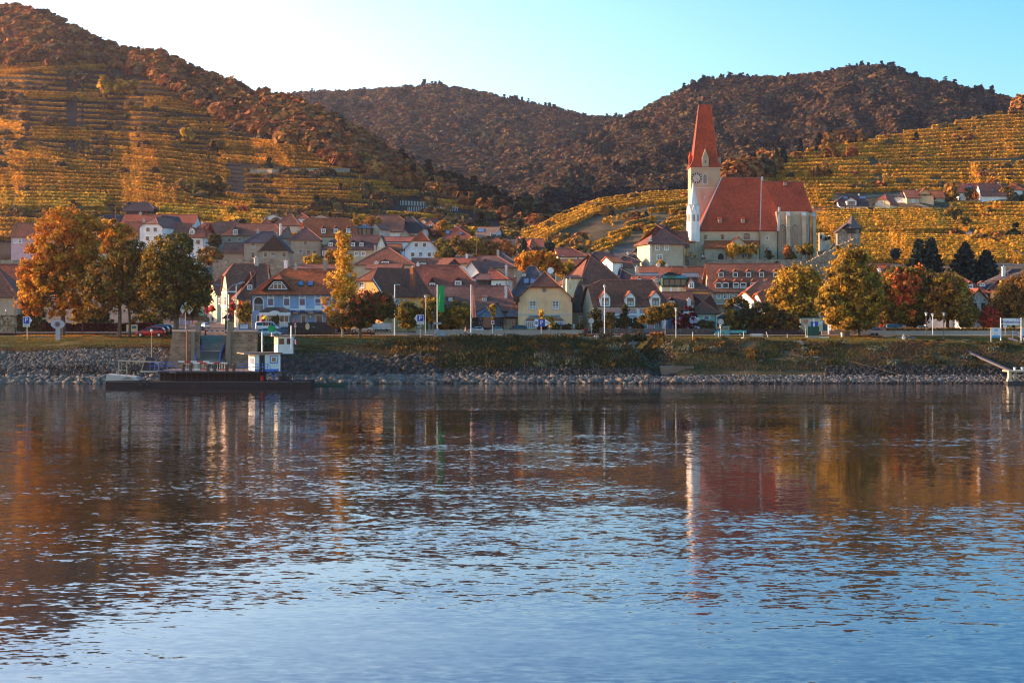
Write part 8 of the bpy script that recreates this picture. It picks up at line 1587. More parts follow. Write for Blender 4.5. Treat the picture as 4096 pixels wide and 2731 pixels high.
m = MB(); m.cyl((fx(1079),2,fz(1347)),(fx(1079),2,fz(1330)),.03,.03,METAL,5); m.cyl((fx(1076),1.9,fz(1316)),(fx(1076),2.0,fz(1316)),.45,.45,M('signal green', (.01,.28,.10)),18); m.cyl((fx(1082),2.02,fz(1316)),(fx(1082),2.12,fz(1316)),.42,.42,MATS['signal green'],18); m.build('signal_disc', fe)
m = MB()
for k in range(6): a = k*.085; m.mesh([(fx(1166)+a,2,fz(1352+k*2.2)),(fx(1166)+a+.085,2+.06*(k%2),fz(1354+k*2.2)),(fx(1166)+a+.085,2+.06*(k%2),fz(1374+k*2.2)),(fx(1166)+a,2,fz(1372+k*2.2))], [(0,1,2,3)], MATS['signal red'] if k in (0,1,4,5) else FW)
m.cyl((fx(1160),2,fz(1385)),(fx(1170),2,fz(1345)),.03,.03,METAL,5); m.build('flag', fe)
m = MB(); m.cyl((fx(1046),.4,fz(1523)),(fx(1046),.4,fz(1503)),.22,.22,MATS['signal red'],10); m.build('drum', fe)
for i in range(9): m = MB(); a = fx(1155)+i*.35; m.cyl((a,.1,fz(1521)),(a,.1,fz(1493+ (i%2)*4)),.03,.03,DKS,5); m.build('rail_post', fe)
for y in (1496, 1508): m = MB(); m.cyl((fx(1155),.1,fz(y)),(fx(1245),.1,fz(y+3)),.03,.03,DKS,5); m.build('rail', fe)
m = MB(); 
for a in range(5): m.box((fx(1110+a*10),1.5,fz(1521)),(fx(1116+a*10),2.6,fz(1521)+.5+.25*(a%3)), DKS)
m.build('winch', fe)
rbt = thing('rowing_boat', 'long dark green rowing boat moored right of the ferry', 'boat', (X(1247,229.5),229.5,0)); m = MB(); q = lambda px: (px-1247)*229.5/F
GRN = M('boat green', (.02,.05,.035)); m.mesh([(q(1247),0,.28),(q(1250),-.1,-.1),(q(1370),-.15,-.1),(q(1392),0,.35),(q(1247),1.1,.28),(q(1250),1.0,-.1),(q(1370),1.0,-.1),(q(1392),.55,.38)], [(0,1,2,3),(4,7,6,5),(0,4,5,1),(3,2,6,7),(1,5,6,2)], GRN); m.build('hull', rbt); m = MB(); m.box((q(1262),.1,.12),(q(1268),1.0,.2), WOOD); m.build('seat', rbt); m = MB(); m.box((q(1376),.2,.3),(q(1386),.6,.65), M('outboard blue', (.04,.08,.16))); m.build('outboard_motor', rbt)
# ------------------------------------------------------------------ landing stage on the right
pn = thing('landing_stage', 'cream steel pontoon frame with crossed braces at the right water edge', 'pontoon', (X(4035,234),234,0)); q = lambda px: (px-4035)*234/F; qz = lambda py: Z(py,234); CRM = M('cream steel', (.40,.33,.25), 'rusty')
m = MB(); m.prism([(q(4030),0,qz(1526)),(q(4050),0,qz(1526)),(q(4047),0,qz(1508)),(q(4045),0,qz(1486)),(q(4036),0,qz(1486)),(q(4036),0,qz(1508))], (0,.8,0), CRM); m.build('leg', pn)
m = MB(); m.box((q(4034),-.1,qz(1488)),(q(4300),3,qz(1482)), CRM); m.build('deck', pn)
m = MB(); m.beam((q(4045),.2,qz(1494)),(q(4090),.2,qz(1526)),.12,CRM); m.beam((q(4050),.25,qz(1524)),(q(4098),.25,qz(1494)),.12,CRM); m.build('brace', pn)
m = MB(); m.box((q(4030),-.2,-.4),(q(4300),3.2,qz(1525)), DKS); m.build('float', pn); m = MB(); m.box((q(4062),.5,qz(1520)),(q(4072),.8,qz(1488)), CRM); m.build('post', pn)
for px in (4064, 4094): m = MB(); m.lathe([(.16,0),(.14,.25),(.22,.3),(.2,.4)], FW, 10, (q(px),.6,qz(1481))); m.build('bollard', pn)
bo = thing('boom', 'long dark steel boom sloping down the right bank to the pontoon', 'boom', P(3808,1380,250)); o = bo.location; m = MB(); m.cyl((0,0,0), P(4052,1488,235.5)-o, .26, .26, M('boom steel', (.07,.065,.075), 'metal', met=.6, rough=.4), 10); m.build('pipe', bo); m = MB(); m.box((-.5,-.5,-.6),(.6,.6,.25), DKS); m.build('hinge', bo)
gw = thing('gangway', 'grey steel gangway bridge leaving the picture at the right edge', 'gangway', P(4046,1365,256)); o = gw.location; e = P(4200,1425,246)-o; m = MB(); m.mesh([(0,0,-.45),e+Vector((0,0,-.45)),e+Vector((0,0,.55)),(0,0,.55),(0,2,-.45),e+Vector((0,2,-.45)),e+Vector((0,2,.55)),(0,2,.55)], [(0,1,2,3),(4,7,6,5),(0,3,7,4),(3,2,6,7)], M('gangway grey', (.25,.22,.21))); m.build('girder', gw)
for q_ in (1.1, 1.6): m = MB(); m.cyl((.2,0,q_), e+Vector((0,0,q_)), .05, .05, METAL, 6); m.build('rail', gw)
for i in range(4): c = e*(i/3); m = MB(); m.cyl(c+Vector((.2 if i == 0 else 0,0,0)), c+Vector((.2 if i == 0 else 0,0,1.6)), .05, .05, METAL, 6); m.build('post', gw)
ab = thing('abutment', 'pale concrete landing slab under the gangway', 'abutment', P(4020,1392,255)); m = MB(); m.box((0,0,-2.2),(7,3.5,.3), CON); m.box((-1.0,.4,-.3),(0,3.5,.28), CON); m.build('slab', ab)
# ------------------------------------------------------------------ signs
SB = M('sign blue', (.01,.045,.30), rough=.5); SW = M('sign white', (.62,.63,.66), rough=.5)
def sign_root(label, px, py, D, cat='sign', name='traffic_sign'): return thing(name, label, cat, (X(px,D),D,Z(py,D)))
def post(t, h_, r=.045, mat=None, x=0): m = MB(); m.cyl((x,0,-.4),(x,0,h_),r,r,mat or METAL,8); m.build('post', t)
def panel(t, x0, x1, z0, z1, mat, y=-.06, name='panel', d=.04): m = MB(); m.box((x0,y,z0),(x1,y+d,z1), mat); return m.build(name, t)
def disc(t, z, r, mats, y=-.06, name='disc', x=0):
 m = MB()
 for k, (f, mt) in enumerate(mats): m.cyl((x,y-.006*k,z),(x,y+.03,z),r*f,r*f,mt,20)
 return m.build(name, t)
D=262
t = sign_root('blue parking sign with white arrow and ferry plate, far left', 109, 1368, 259); s = 259/F; z = lambda py: (1368-py)*s; x = lambda px: (px-109)*s
post(t, z(1306), .07, M('post cream', (.5,.42,.28))); p = panel(t, x(92), x(119), z(1295), z(1266), SW); panel(p, x(94), x(118), z(1294), z(1268), SB, -.07, 'blue_field'); text('P', .95, SW, p, (x(105.5),-.08,z(1281)), name='letter'); m = MB(); m.prism([(x(119),-.06,z(1268)),(x(129),-.06,z(1281)),(x(119),-.06,z(1295))], (0,.04,0), SW); m.build('arrow', t); p = panel(t, x(92), x(120), z(1307), z(1296), SW, name='plate'); text('Fähre', .36, BLK, p, (x(106),-.08,z(1301)))
t = sign_root('blue parking sign with arrow 54 and ferry plate between the small trees', 1681, 1358, 257); s = 257/F; z = lambda py: (1358-py)*s; x = lambda px: (px-1681)*s
post(t, z(1298), .06); p = panel(t, x(1667), x(1695.5), z(1286), z(1258.5), SW); panel(p, x(1669), x(1694), z(1285), z(1260), SB, -.07, 'blue_field'); text('P', .95, SW, p, (x(1681),-.08,z(1272.5)), name='letter'); m = MB(); m.prism([(x(1667),-.06,z(1259)),(x(1657),-.06,z(1273)),(x(1667),-.06,z(1286))], (0,.04,0), SW); m.build('arrow', t); text('54', .22, BLK, t, (x(1664),-.08,z(1273))); p = panel(t, x(1667), x(1695.5), z(1298), z(1287), SW, name='plate'); text('Fähre', .37, BLK, p, (x(1681),-.08,z(1292.5))); p = panel(t, x(1666), x(1689), z(1316), z(1300), M('striped plate', (.03,.03,.03)), name='plate')
for k in range(4): text('↔', .16, SW, p, (x(1672+k*4),-.08,z(1304+k*3))) if 0 else panel(p, x(1668), x(1687), z(1303.5+k*3.6), z(1302.5+k*3.6), SW, -.07, 'stripe')
t = sign_root('wide parking sign reading N P 316 on a pole before the yellow house', 2165, 1358, 257); s = 257/F; z = lambda py: (1358-py)*s; x = lambda px: (px-2165)*s
post(t, z(1278), .065); panel(t, x(2138), x(2153), z(1304), z(1277), SW); panel(t, x(2153), x(2180), z(1305), z(1277), SB); text('P', .95, SW, t, (x(2166),-.08,z(1291)), name='letter'); p = panel(t, x(2140.5), x(2150.5), z(1297), z(1285), SB, -.07, 'blue_field'); text('N', .36, M('sign yellow', (.7,.6,.08)), p, (x(2145.5),-.08,z(1291)), name='letter')
m = MB(); m.prism([(x(2180),-.06,z(1278)),(x(2183),-.06,z(1278)),(x(2203),-.06,z(1291)),(x(2183),-.06,z(1304)),(x(2180),-.06,z(1304))], (0,.04,0), SW); m.build('arrow', t); text('316', .36, BLK, t, (x(2188),-.08,z(1291)))
t = sign_root('white and blue direction arrow sign beside the old lantern', 1735, 1355, 260); s = 260/F; z = lambda py: (1355-py)*s; post(t, z(1250), .04, GUT); m = MB(); m.prism([(0,-.06,z(1297)),(1.05,-.06,z(1297)),(1.2,-.06,z(1293)),(1.05,-.06,z(1289)),(0,-.06,z(1289))], (0,.04,0), FGY); m.build('arrow', t); text('Teisenhoferhof', .15, FBL, t, (.55,-.08,z(1293))); m = MB(); m.lathe([(.05,0),(.12,.05),(.17,.4),(.24,.42),(.05,.6)], M('lantern dark', (.05,.05,.055)), 8, (0,0,z(1260))); m.build('lantern', t)
t = sign_root('small blue pedestrian crossing sign right of the green flag', 1781, 1320, 272); s = 272/F; z = lambda py: (1320-py)*s; post(t, z(1302), .035); p = panel(t, -.13, .13, z(1301), z(1286), SB); m = MB(); m.prism([(-.09,-.07,z(1299)),(.09,-.07,z(1299)),(0,-.07,z(1289))], (0,.02,0), SW); m.build('symbol', p)
t = sign_root('blue and red parking prohibition disc by the pavilion', 1971, 1345, 267); s = 267/F; z = lambda py: (1345-py)*s; post(t, z(1300), .035); p = panel(t, -.24, .24, z(1297), z(1281), SW); disc(p, z(1289), .19, [(1, MATS['signal red']), (.78, SB)], -.07)
t = sign_root('narrow blue parking sign in front of the right arched window', 2244, 1320, 271); s = 271/F; z = lambda py: (1320-py)*s; post(t, z(1302), .03); p = panel(t, -.12, .12, z(1302), z(1286), SB); text('P', .35, SW, p, (0,-.08,z(1291)), name='letter')
t = sign_root('red stop sign above a round 60 limit sign beside the cafe fence', 1181, 1334, 268); s = 268/F; z = lambda py: (1334-py)*s; post(t, z(1278), .035); m = MB(); m.lathe([(.30,0),(.30,.03)], SW, 8, (0,0,0), math.pi/8); m.lathe([(.27,-.0),(.27,.045)], MATS['signal red'], 8, (0,0,0), math.pi/8); m.v = [(v[0], -v[2]-.05, v[1]+z(1284)) for v in m.v]; p = m.build('panel', t); text('STOP', .2, SW, p, (0,-.11,z(1284))); p = panel(t, -.12, .12, z(1297), z(1293), SW); p = disc(t, z(1304), .27, [(1, MATS['signal red']), (.72, SW)]); text('60', .22, BLK, p, (0,-.09,z(1304)))
for px, py, pt, D_, lab in ((1073,1330,1267,273,'white and red yield triangle behind the white van'),(1005,1300,1257,284,'small yield triangle by the ochre house')):
 t = sign_root(lab, px, py, D_); s = D_/F; h_ = (py-pt)*s; post(t, h_, .03); m = MB(); m.prism([(-.22,-.05,h_),(.22,-.05,h_),(0,-.05,h_-.42)], (0,.02,0), MATS['signal red']); m.prism([(-.13,-.07,h_-.06),(.13,-.07,h_-.06),(0,-.07,h_-.3)], (0,.02,0), SW); m.build('panel', t)
t = sign_root('round blue sign with white diagonal arrow at the landing', 933, 1342, 263.5); s = 263.5/F; z = lambda py: (1342-py)*s; post(t, z(1322), .035); p = disc(t, z(1317), .21, [(1, SB)]); m = MB(); m.beam((-.1,-.09,z(1317)+.1),(.1,-.09,z(1317)-.1),.035,SW); m.beam((.1,-.09,z(1317)-.1),(.1,-.09,z(1317)+.02),.03,SW); m.beam((.1,-.09,z(1317)-.1),(-.02,-.09,z(1317)-.1),.03,SW); m.build('arrow', p)
t = sign_root('white notice frame with blue border beside the parked van', 976, 1340, 265, name='information_board'); s = 265/F; z = lambda py: (1340-py)*s; panel(t, -.75, .75, z(1316), z(1296), BR); p = panel(t, -.62, .62, z(1314), z(1299), SW, -.08); text('Weißenkirchen', .17, SB, p, (0,-.1,z(1305))); post(t, z(1316), .03, x=-.7); post(t, z(1316), .03, x=.7)
for px, pf, py, D_, r, lab in ((2365,1283,1337,264,.45,'large round grey back of a traffic sign left of the pink house'),(2883,1287,1346,262,.45,'large round grey back of a traffic sign beside the teal truck'),(2295,1300,1320,272,.2,'small round grey sign back by the side house')):
 t = sign_root(lab, px, py, D_); s = D_/F; h_ = (py-pf)*s; post(t, h_+r, .04); disc(t, h_, r, [(1, FGY)]); panel(t, -.14, .14, h_-r-.25, h_-r-.05, FGY)
t = sign_root('small round 30 limit sign with plate at the picket fence', 2661, 1346, 262); s = 262/F; z = lambda py: (1346-py)*s; post(t, z(1290), .03, FGY); p = disc(t, z(1285), .23, [(1, MATS['signal red']), (.75, SW)]); text('30', .18, BLK, p, (0,-.09,z(1285))); panel(t, -.14, .14, z(1297), z(1293), SW)
t = sign_root('yield triangle on a grey disc above a small 60 disc by the green cabinet', 3222, 1352, 259); s = 259/F; z = lambda py: (1352-py)*s; post(t, z(1275), .04, METAL); p = disc(t, z(1286), .45, [(1, M('disc brown', (.30,.24,.20)))]); m = MB(); m.prism([(-.33,-.09,z(1281)),(.33,-.09,z(1281)),(0,-.09,z(1295))], (0,.02,0), MATS['signal red']); m.prism([(-.19,-.11,z(1283)),(.19,-.11,z(1283)),(0,-.11,z(1291.5))], (0,.02,0), MATS['disc brown']); m.build('triangle', p); p = disc(t, z(1305), .24, [(1, MATS['signal red']), (.75, SW)]); text('60', .18, BLK, p, (0,-.09,z(1305)))
t = sign_root('narrow vertical blue and white parking ticket sign above the green cabinet', 3256, 1345, 260); s = 260/F; z = lambda py: (1345-py)*s; post(t, z(1273), .03); p = panel(t, -.11, .11, z(1308), z(1273), SW); text('P', .3, SB, p, (0,-.08,z(1279))); panel(p, -.09, .09, z(1292), z(1287), SB, -.07, 'stripe')
t = thing('information_sign', 'landing stage sign reading Weißenkirchen between two white posts', 'sign', (X(4047,252),252,Z(1372,252))); s = 252/F; z = lambda py: (1372-py)*s; x = lambda px: (px-4047)*s
post(t, z(1271), .09, FW, x(4003)); post(t, z(1271), .09, FW, x(4085)); p = panel(t, x(4011), x(4078), z(1300), z(1273), SW); text('Weißenkirchen', .49, SB, p, (x(4044.5),-.08,z(1288)), sx=.92); panel(p, x(4071), x(4076), z(1279), z(1275), M('sign azure', (.03,.28,.55)), -.07, 'emblem'); text('DDSG', .13, SB, p, (x(4066),-.08,z(1277)))
for y in (1277, 1296): m = MB(); m.cyl((x(4003),0,z(y)),(x(4085),0,z(y)),.05,.05,FW,6); m.build('crossbar', t)
t = thing('information_sign', 'white poster board with blue band left of the landing stage sign', 'sign', (X(3982,252),252,Z(1371,252))); z = lambda py: (1371-py)*s; x = lambda px: (px-3982)*s
post(t, z(1311), .05, FW, x(3964)); p = panel(t, x(3966), x(4001), z(1350), z(1311), SW); panel(p, x(3967), x(4000), z(1349.5), z(1342), M('sign azure', (.03,.28,.55)), -.07, 'blue_band'); panel(p, x(3977), x(3990), z(1325), z(1314), M('sign pale azure', (.25,.42,.55)), -.07, 'emblem')
for k in range(3): panel(p, x(3974+k), x(3993-k), z(1333.6+k*3), z(1332.6+k*3), FGY, -.07, 'text_line')
t = thing('information_sign', 'pale blue timetable panel on the right post at the picture edge', 'sign', (X(4094,251.8),251.8,Z(1371,252))); panel(t, -.22, .25, z(1351), z(1312), M('sign pale azure', (.25,.42,.55))); panel(t, -.2, .25, z(1351), z(1343), SB, -.07, 'blue_band')
t = sign_root('small white board sign behind the landing stage posts', 4021, 1330, 268); s = 268/F; post(t, .9, .03); panel(t, -.3, .3, .75, 1.1, SW)
# diamonds: navigation marks
t = thing('navigation_mark', 'pair of green over white diamond boards on a pole at the left pier', 'sign', (X(742,256),256,Z(1330,256))); s = 256/F; z = lambda py: (1330-py)*s; x = lambda px: (px-742)*s; post(t, z(1215), .05, METAL)
GD = M('mark green', (.01,.30,.20))
for x0, xm, x1, yt, ym, yb in ((720.5,730,741.5,1218,1237,1256.5),(743,757.5,772.5,1220,1238,1257.5)):
 m = MB(); m.prism([(x(x0),-.06,z(ym)),(x(xm),-.06,z(yb)),(x(x1),-.06,z(ym)),(x(xm),-.06,z(yt))], (0,.05,0), SW); i_ = .78; m.poly([(x(xm)+(x(x0)-x(xm))*i_,-.07,z(ym)+.02),(x(xm)+(x(x1)-x(xm))*i_,-.07,z(ym)+.02),(x(xm),-.07,z(ym)+(z(yt)-z(ym))*i_)], GD); m.build('diamond_board', t)
m = MB(); m.lathe([(.1,0),(.16,.1),(.16,.4),(.05,.5)], M('lamp lens', (.7,.65,.55)), 8, (0,0,z(1222))); m.build('lamp', t)
# ------------------------------------------------------------------ lamps, poles, flags
def lamp(label, px, py, D, top, kind='globe', name='street_lamp', r=.06, mat=None):
 t = thing(name, label, 'street lamp', (X(px,D),D,Z(py,D))); h_ = (py-top)*D/F; post(t, h_, r, mat or METAL)
 m = MB(); LH = M('lamp head', (.35,.36,.38))
 if kind == 'globe': m.lathe([(.06,-.25),(.16,-.2),(.2,-.02),(.12,.12),(.02,.16)], FW, 10, (0,0,h_)); m.lathe([(.22,-.02),(.14,.13),(.02,.18)], LH, 10, (0,0,h_))
 elif kind == 'plate': m.lathe([(.06,-.5),(.15,-.48),(.15,-.1),(.05,-.08)], M('lamp lens', (.7,.65,.55)), 8, (0,0,h_)); m.lathe([(.34,-.08),(.3,0),(.02,.06)], LH, 12, (0,0,h_))
 elif kind == 'hook': m.cyl((0,0,h_),(.5,0,h_+.25),.05,.04,METAL,6); m.lathe([(.05,-.1),(.3,-.05),(.25,.08),(.03,.12)], FW, 10, (.6,0,h_+.25))
 elif kind == 'double':
  for sx, dx, dz in ((-1,-3.4,1.2),(1,2.6,1.35)): pts = [Vector((0,0,h_)), Vector((dx*.25,0,h_+dz*.65)), Vector((dx*.8,0,h_+dz)), ]; [m.cyl(a, b_, .06, .05, METAL, 6) for a, b_ in zip(pts, pts[1:])]; m.lathe([(.12,-.06),(.42,-.04),(.38,.08),(.05,.13)], LH, 10, (dx*.8+sx*.25,0,h_+dz))
 m.build('lamp_head', t); return t
lamp('tall twin armed street lamp at the top of the ferry ramp', 910, 1330, 264, 1165, 'double', r=.08); lamp('single street lamp just right of the twin armed lamp', 945, 1335, 264, 1140, 'hook', r=.07, mat=FW)
lamp('globe street lamp left of the green flag', 1702, 1325, 268, 1184, 'globe'); lamp('tall white street lamp in front of the pink house', 2418, 1335, 263, 1143, 'globe', r=.07, mat=FW); lamp('slim street lamp with bright lens left of the lavender wall', 2704, 1353, 259, 1232, 'plate', r=.06)
lamp('leftmost of three plate lamps on the right bank', 3705, 1330, 268, 1250, 'plate', mat=GUT); lamp('middle one of three plate lamps on the right bank', 3731, 1330, 266, 1254, 'plate'); lamp('rightmost and tallest of three plate lamps on the right bank', 3775, 1362, 257, 1250, 'plate', mat=GUT)
lamp('thick white lamp post with capped head beside the container', 3315, 1326, 268, 1262, 'globe', r=.13, mat=FW); lamp('dark lamp post among bushes at the far left', 26, 1322, 275, 1240, 'globe', mat=GUT)
t = thing('antenna_mast', 'white mast with short top arm in front of the orange house', 'mast', (X(1579,264),264,Z(1340,264))); s = 264/F; post(t, 202*s, .08, FW); m = MB(); m.box((0,-.04,201*s),(22*s,.04,203*s), FW); m.build('arm', t)
t = thing('antenna_mast', 'slim white pole with short top arm left of the mast', 'mast', (X(1573,266),266,Z(1340,266))); post(t, 160*266/F, .05, FGY)
for px, py, top, D_, lab in ((1907,1000,920,430,'thin television mast above the orchard trees'),(2144,990,903,470,'tall thin aerial above the glazed corner house'),(2349,1050,1010,395,'short lamp mast beside the great pyramid roof'),(2380,1000,945,520,'wooden pole in the vineyard left of the rectory'),(462,862,822,500,'wooden power pole beside the black field barn')):
 t = thing('mast', lab, 'mast', (X(px,D_),D_,Z(py,D_)-1)); post(t, (py-top)*D_/F+1, .07, M('rusty steel', (.20,.09,.06), 'rusty'))
def flag(label, px, py, D, top, x0, x1, y0, y1, mat, wav=.08):
 t = thing('flag', label, 'flag', (X(px,D),D,Z(py,D))); s = D/F; post(t, (py-top)*s, .07, FW); nx, nz = 12, 16; vs = []; fs = []
 for j in range(nz+1):
  for i in range(nx+1):
   u_, v_ = i/nx, j/nz; xx = x0[0]+(x1[0]-x0[0])*u_ if v_ is None else (x0[0]*(1-v_)+x0[1]*v_)*(1-u_)+(x1[0]*(1-v_)+x1[1]*v_)*u_
   vs.append(((xx-px)*s, wav*math.sin(u_*9+v_*3)*(.4+v_), (py-(y0+(y1-y0)*v_))*s))
 for j in range(nz):
  for i in range(nx): a = j*(nx+1)+i; fs.append((a, a+1, a+nx+2, a+nx+1))
 m = MB(); m.mesh(vs, fs, mat); m.build('cloth', t, smooth=True); return t
flag('bright green banner hanging from a white pole', 1749, 1322, 266, 1138, (1754,1754), (1777,1777), 1142, 1247, M('banner green', (.01,.30,.08)), .1)
t = flag('faded salmon pink banner hanging from a white pole', 1884, 1320, 266, 1138, (1886,1888), (1894,1905), 1143, 1270, M('banner salmon', (.62,.22,.15)), .12)
tl = text('WACHAU', .45, M('banner letters', (.72,.45,.36)), t, ((1896-1884)*266/F,-.25,(1320-1205)*266/F), rot=(R(90),R(80),0))
# ------------------------------------------------------------------ other objects on the bank
t = thing('eye_sculpture', 'grey stone eye sculpture on a short column, left lawn', 'sculpture', (X(232,258),258,Z(1352,258))); s = 258/F; z = lambda py: (1352-py)*s; EY = M('sculpture stone', (.38,.38,.42), 'wall'); N = 12
m = MB(); m.box((-.33,-.15,-.3),(.33,.25,z(1314)), EY); m.build('column', t)
al = [(28*s*math.cos(a)*1.0, z(1297)+(18*s)*math.sin(a)*(1-.18*abs(math.cos(a))**3)) for a in np.linspace(0, 2*math.pi, 29)[:-1]]
m = MB(); m.prism([(a,-.15,b_) for a, b_ in al], (0,.3,0), EY); e_ = m.build('eyelid', t); m = MB(); c = (-.05, z(1297)); m.cyl((c[0],-.2,c[1]),(c[0],.2,c[1]),.42,.42,M('iris grey', (.14,.14,.18)),20); m.cyl((c[0],-.23,c[1]),(c[0],.22,c[1]),.22,.22,M('pupil rust', (.14,.05,.04)),16); m.build('iris', t)
t = thing('anchor', 'large black iron anchor lying on the left lawn', 'anchor', (X(75,263),263,Z(1341,263))); s = 263/F; m = MB()
for a, b_, w__ in (((-18,2),(42,6),.12),((-12,3),(-16,28),.13),((-14,24),(40,4),.12),((-16,28),(-20,32),.16)): m.beam((a[0]*s,0,a[1]*s), (b_[0]*s,.2,b_[1]*s), w__, BLK)
m.build('shank', t)
t = thing('boulder', 'large standing grey memorial boulder beside the path', 'boulder', (X(1760,261),261,Z(1355,261))); v0, f0 = ico(2); v = v0*(1+.16*fbm(v0[:, 0]*1.6, v0[:, 1]*1.5+v0[:, 2]*2, 5)[:, None])*[1.02,.6,.75]; v[:, 2] += .55; v[:, 2] *= np.where(v[:, 0] < 0, 1.25, .82); m = MB(); GRK = M('memorial stone', (.30,.30,.31), 'wall', dirt=.45); m.mesh([tuple(q) for q in v], [tuple(int(k) for k in f) for f in f0], GRK); m.build('stone', t)
t = thing('kiosk', 'small wooden notice kiosk with peaked dark roof at the street mouth', 'kiosk', (X(913,268),268,Z(1335,268))); s = 268/F; m = MB(); z1, z2 = 60*s, 77*s; m.mesh([(-.95,-.6,z1),(.95,-.6,z1),(.95,.6,z1),(-.95,.6,z1),(-.35,0,z2),(.35,0,z2)], [(0,1,5,4),(1,2,5),(2,3,4,5),(3,0,4)], DARKWOOD); m.build('roof', t)
for sx in (-.45, .45): m = MB(); m.box((sx-.06,-.06,-.3),(sx+.06,.06,z1), DARKWOOD); m.build('post', t)
m = MB(); m.box((-.4,-.03,.6),(.4,.03,z1-.2), M('notice teal', (.05,.16,.15))); m.build('board', t)
t = thing('parasol', 'open bright yellow parasol behind the white van', 'parasol', (X(1064,276),276,Z(1300,276))); s = 276/F; post(t, 1.4, .03); m = MB(); m.lathe([(.78,25*s),(.45,34*s),(.04,38*s)], M('parasol yellow', (.75,.50,.02)), 10); m.build('canopy', t)
t = thing('parasol', 'closed red parasol under the yellow one', 'parasol', (X(1050,277),277,Z(1300,277))); m = MB(); m.lathe([(.05,.5),(.2,.6),(.15,1.4),(.03,1.7)], MATS['signal red'], 8); m.build('canopy', t)
t = thing('electrical_cabinet', 'dark green steel cabinet on a concrete plinth near the yield sign', 'cabinet', (X(3231,259),259,Z(1356,259))); s = 259/F; m = MB(); m.box((0,0,.5),(46*s,.9,50*s), FG); m.box((24*s,-.02,.5),(25*s,0,50*s), BLK); m.build('cabinet', t); m = MB(); m.box((-.02,.02,-.3),(46*s+.02,.95,.5), CON); m.build('plinth', t)
t = thing('storage_box', 'low cream box beside the green cabinet', 'box', (X(3278,259),259,Z(1358,259))); m = MB(); m.box((0,0,-.2),(39*s,.8,13*s), W_('cream')); m.build('body', t); m = MB(); m.box((-.03,-.03,13*s),(39*s+.03,.83,13*s+.06), BLK); m.build('lid', t)
t = thing('storage_box', 'low cream box on the grass right of the picnic table', 'box', (X(3534,262),262,Z(1353,262))); m = MB(); m.box((0,0,-.2),(35*s,.6,9*s), W_('cream')); m.build('body', t)
t = thing('litter_bin', 'white tapered litter bin left of the tallest golden tree', 'bin', (X(3368,262),262,Z(1353,262))); m = MB(); m.lathe([(.13,.1),(.2,.85),(.22,.88),(.17,.95)], FW, 10); m.cyl((0,0,-.2),(0,0,.2),.04,.04,METAL,6); m.build('body', t); m = MB(); m.lathe([(.19,.95),(.15,1.0),(.02,1.02)], BLK, 10); m.build('lid', t)
t = thing('waste_bin', 'dark red wheeled bin at the end of the concrete wall', 'bin', (X(2344,268),268,Z(1336,268))); m = MB(); m.box((-.28,-.25,.05),(.28,.3,.85), M('bin red', (.10,.02,.02))); m.build('body', t); m = MB(); m.box((-.3,-.28,.85),(.3,.33,.92), MATS['signal red']); m.build('lid', t)
for px0, px1, lab in ((3322,3368,'pale blue steel container left of the tallest tree trunk'),(3372,3488,'long pale blue container row behind the two golden trees')):
 t = thing('container', lab, 'container', (X(px0,272),272,Z(1330,272))); s = 272/F; m = MB(); L = (px1-px0)*s; m.box((0,0,-.3),(L,2.4,46*s), M('container blue', (.38,.44,.54))); [m.box((a,-.03,.1),(a+.04,0,46*s-.1), FGY) for a in np.linspace(.5, L-.5, max(2, int(L/1.1)))]; m.build('body', t); m = MB(); m.box((-.05,-.05,46*s),(L+.05,2.45,46*s+.08), FW); m.build('roof', t)
BG = 'white marker posts along the bank path'
for px, py, top, dx, lab in ((2770,1353,1327,.06,'white marker post leaning slightly right, left of the teal truck'),(2874,1352,1328,0,'white marker post in front of the teal truck cab'),(2976,1350,1327,-.1,'white marker post behind the tail of the truck'),(3074,1350,1327,-.35,'marker post leaning steeply left right of the metal bench'),(3149,1350,1336,0,'short white marker post before the dark picket fence')):
 t = thing('marker_post', lab, 'post', (X(px,260),260,Z(py,260)), 0, BG); h_ = (py-top)*260/F; m = MB(); m.cyl((0,0,-.2),(dx,0,h_),.05,.05,FW,8); m.build('post', t)
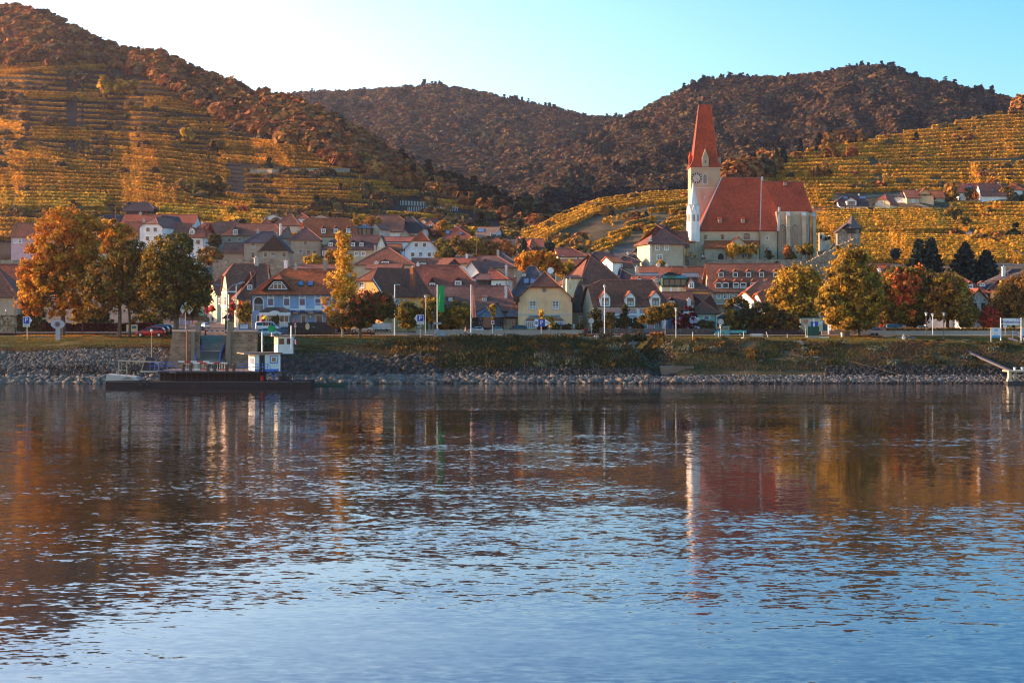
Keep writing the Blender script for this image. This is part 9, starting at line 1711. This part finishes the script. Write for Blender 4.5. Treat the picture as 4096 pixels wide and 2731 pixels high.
for px, py, lab in ((2971,1359,'white capped mooring bollard in the grass below the truck'),(3780,1368,'white capped mooring bollard at the foot of the right lamps')):
 t = thing('mooring_bollard', lab, 'bollard', (X(px,256),256,Z(py,256))); m = MB(); m.lathe([(.14,-.2),(.14,.22)], BLK, 10); m.build('shaft', t); m = MB(); m.lathe([(.18,.22),(.18,.36),(.05,.4)], FW, 10); m.build('cap', t)
t = thing('town_map', 'cream notice wall with green map under the trees behind the red car', 'sign', (X(530,282),282,Z(1325,282))); m = MB(); m.box((-1.0,0,-.3),(.8,.2,1.1), W_('cream')); m.build('wall', t); m = MB(); m.box((-.1,-.05,.45),(.6,0,.9), M('notice teal', (.05,.16,.15))); m.build('map', t)
t = thing('display_case', 'row of pale green glass notice cases behind the champagne estate car', 'display case', (X(1483,274),274,Z(1325,274))); s = 274/F; m = MB(); m.box((0,0,0),(86*s,.3,34*s), W_('green')); [m.box((a,-.05,.3),(a+.7,0,34*s-.15), SW) for a in np.linspace(.1, 86*s-.9, 4)]; m.build('case', t)
st_ = thing('steps', 'narrow stone steps climbing the grass bank left of the green cabinet', 'steps', GP(3255, 243))
for i in range(12):
 D_ = 243.5+i*.65; m = MB(); px_ = 3160+(251-D_)*14; a = X(px_, D_)-st_.location.x; m.box((a-.5, D_-243, G(px_, D_)-st_.location.z-.1), (a+.5, D_-243+.4, G(px_, D_)-st_.location.z+.16), CON); m.build('step', st_)
for k_, (a_, b_) in enumerate(((P(3160,1384,250), P(3600,1500,236.5)), (P(300,1495,237), P(400,1520,235)))):
 t = thing('mooring_rope', ('thin steel cable running down the right grass bank', 'thin mooring rope over the left stones')[k_], 'rope', a_); m = MB(); m.cyl((0,0,.1), b_-a_+Vector((0,0,.1)), .016, .016, GUT, 5); m.build('cable', t)
# ------------------------------------------------------------------ air
hz = MB(); mh = bpy.data.materials.new('haze'); mh.use_nodes = True; n = mh.node_tree.nodes; n.remove(n['Principled BSDF']); v = n.new('ShaderNodeVolumePrincipled'); v.inputs['Density'].default_value = HAZE; v.inputs['Color'].default_value = (.93,.78,.82,1); v.inputs['Anisotropy'].default_value = .68; mh.node_tree.links.new(v.outputs[0], n['Material Output'].inputs['Volume'])
if HAZE > 0:
 hz.box((-2600,-80,-40),(2600,4100,330), mh); hz.build('haze', None, kind='stuff')
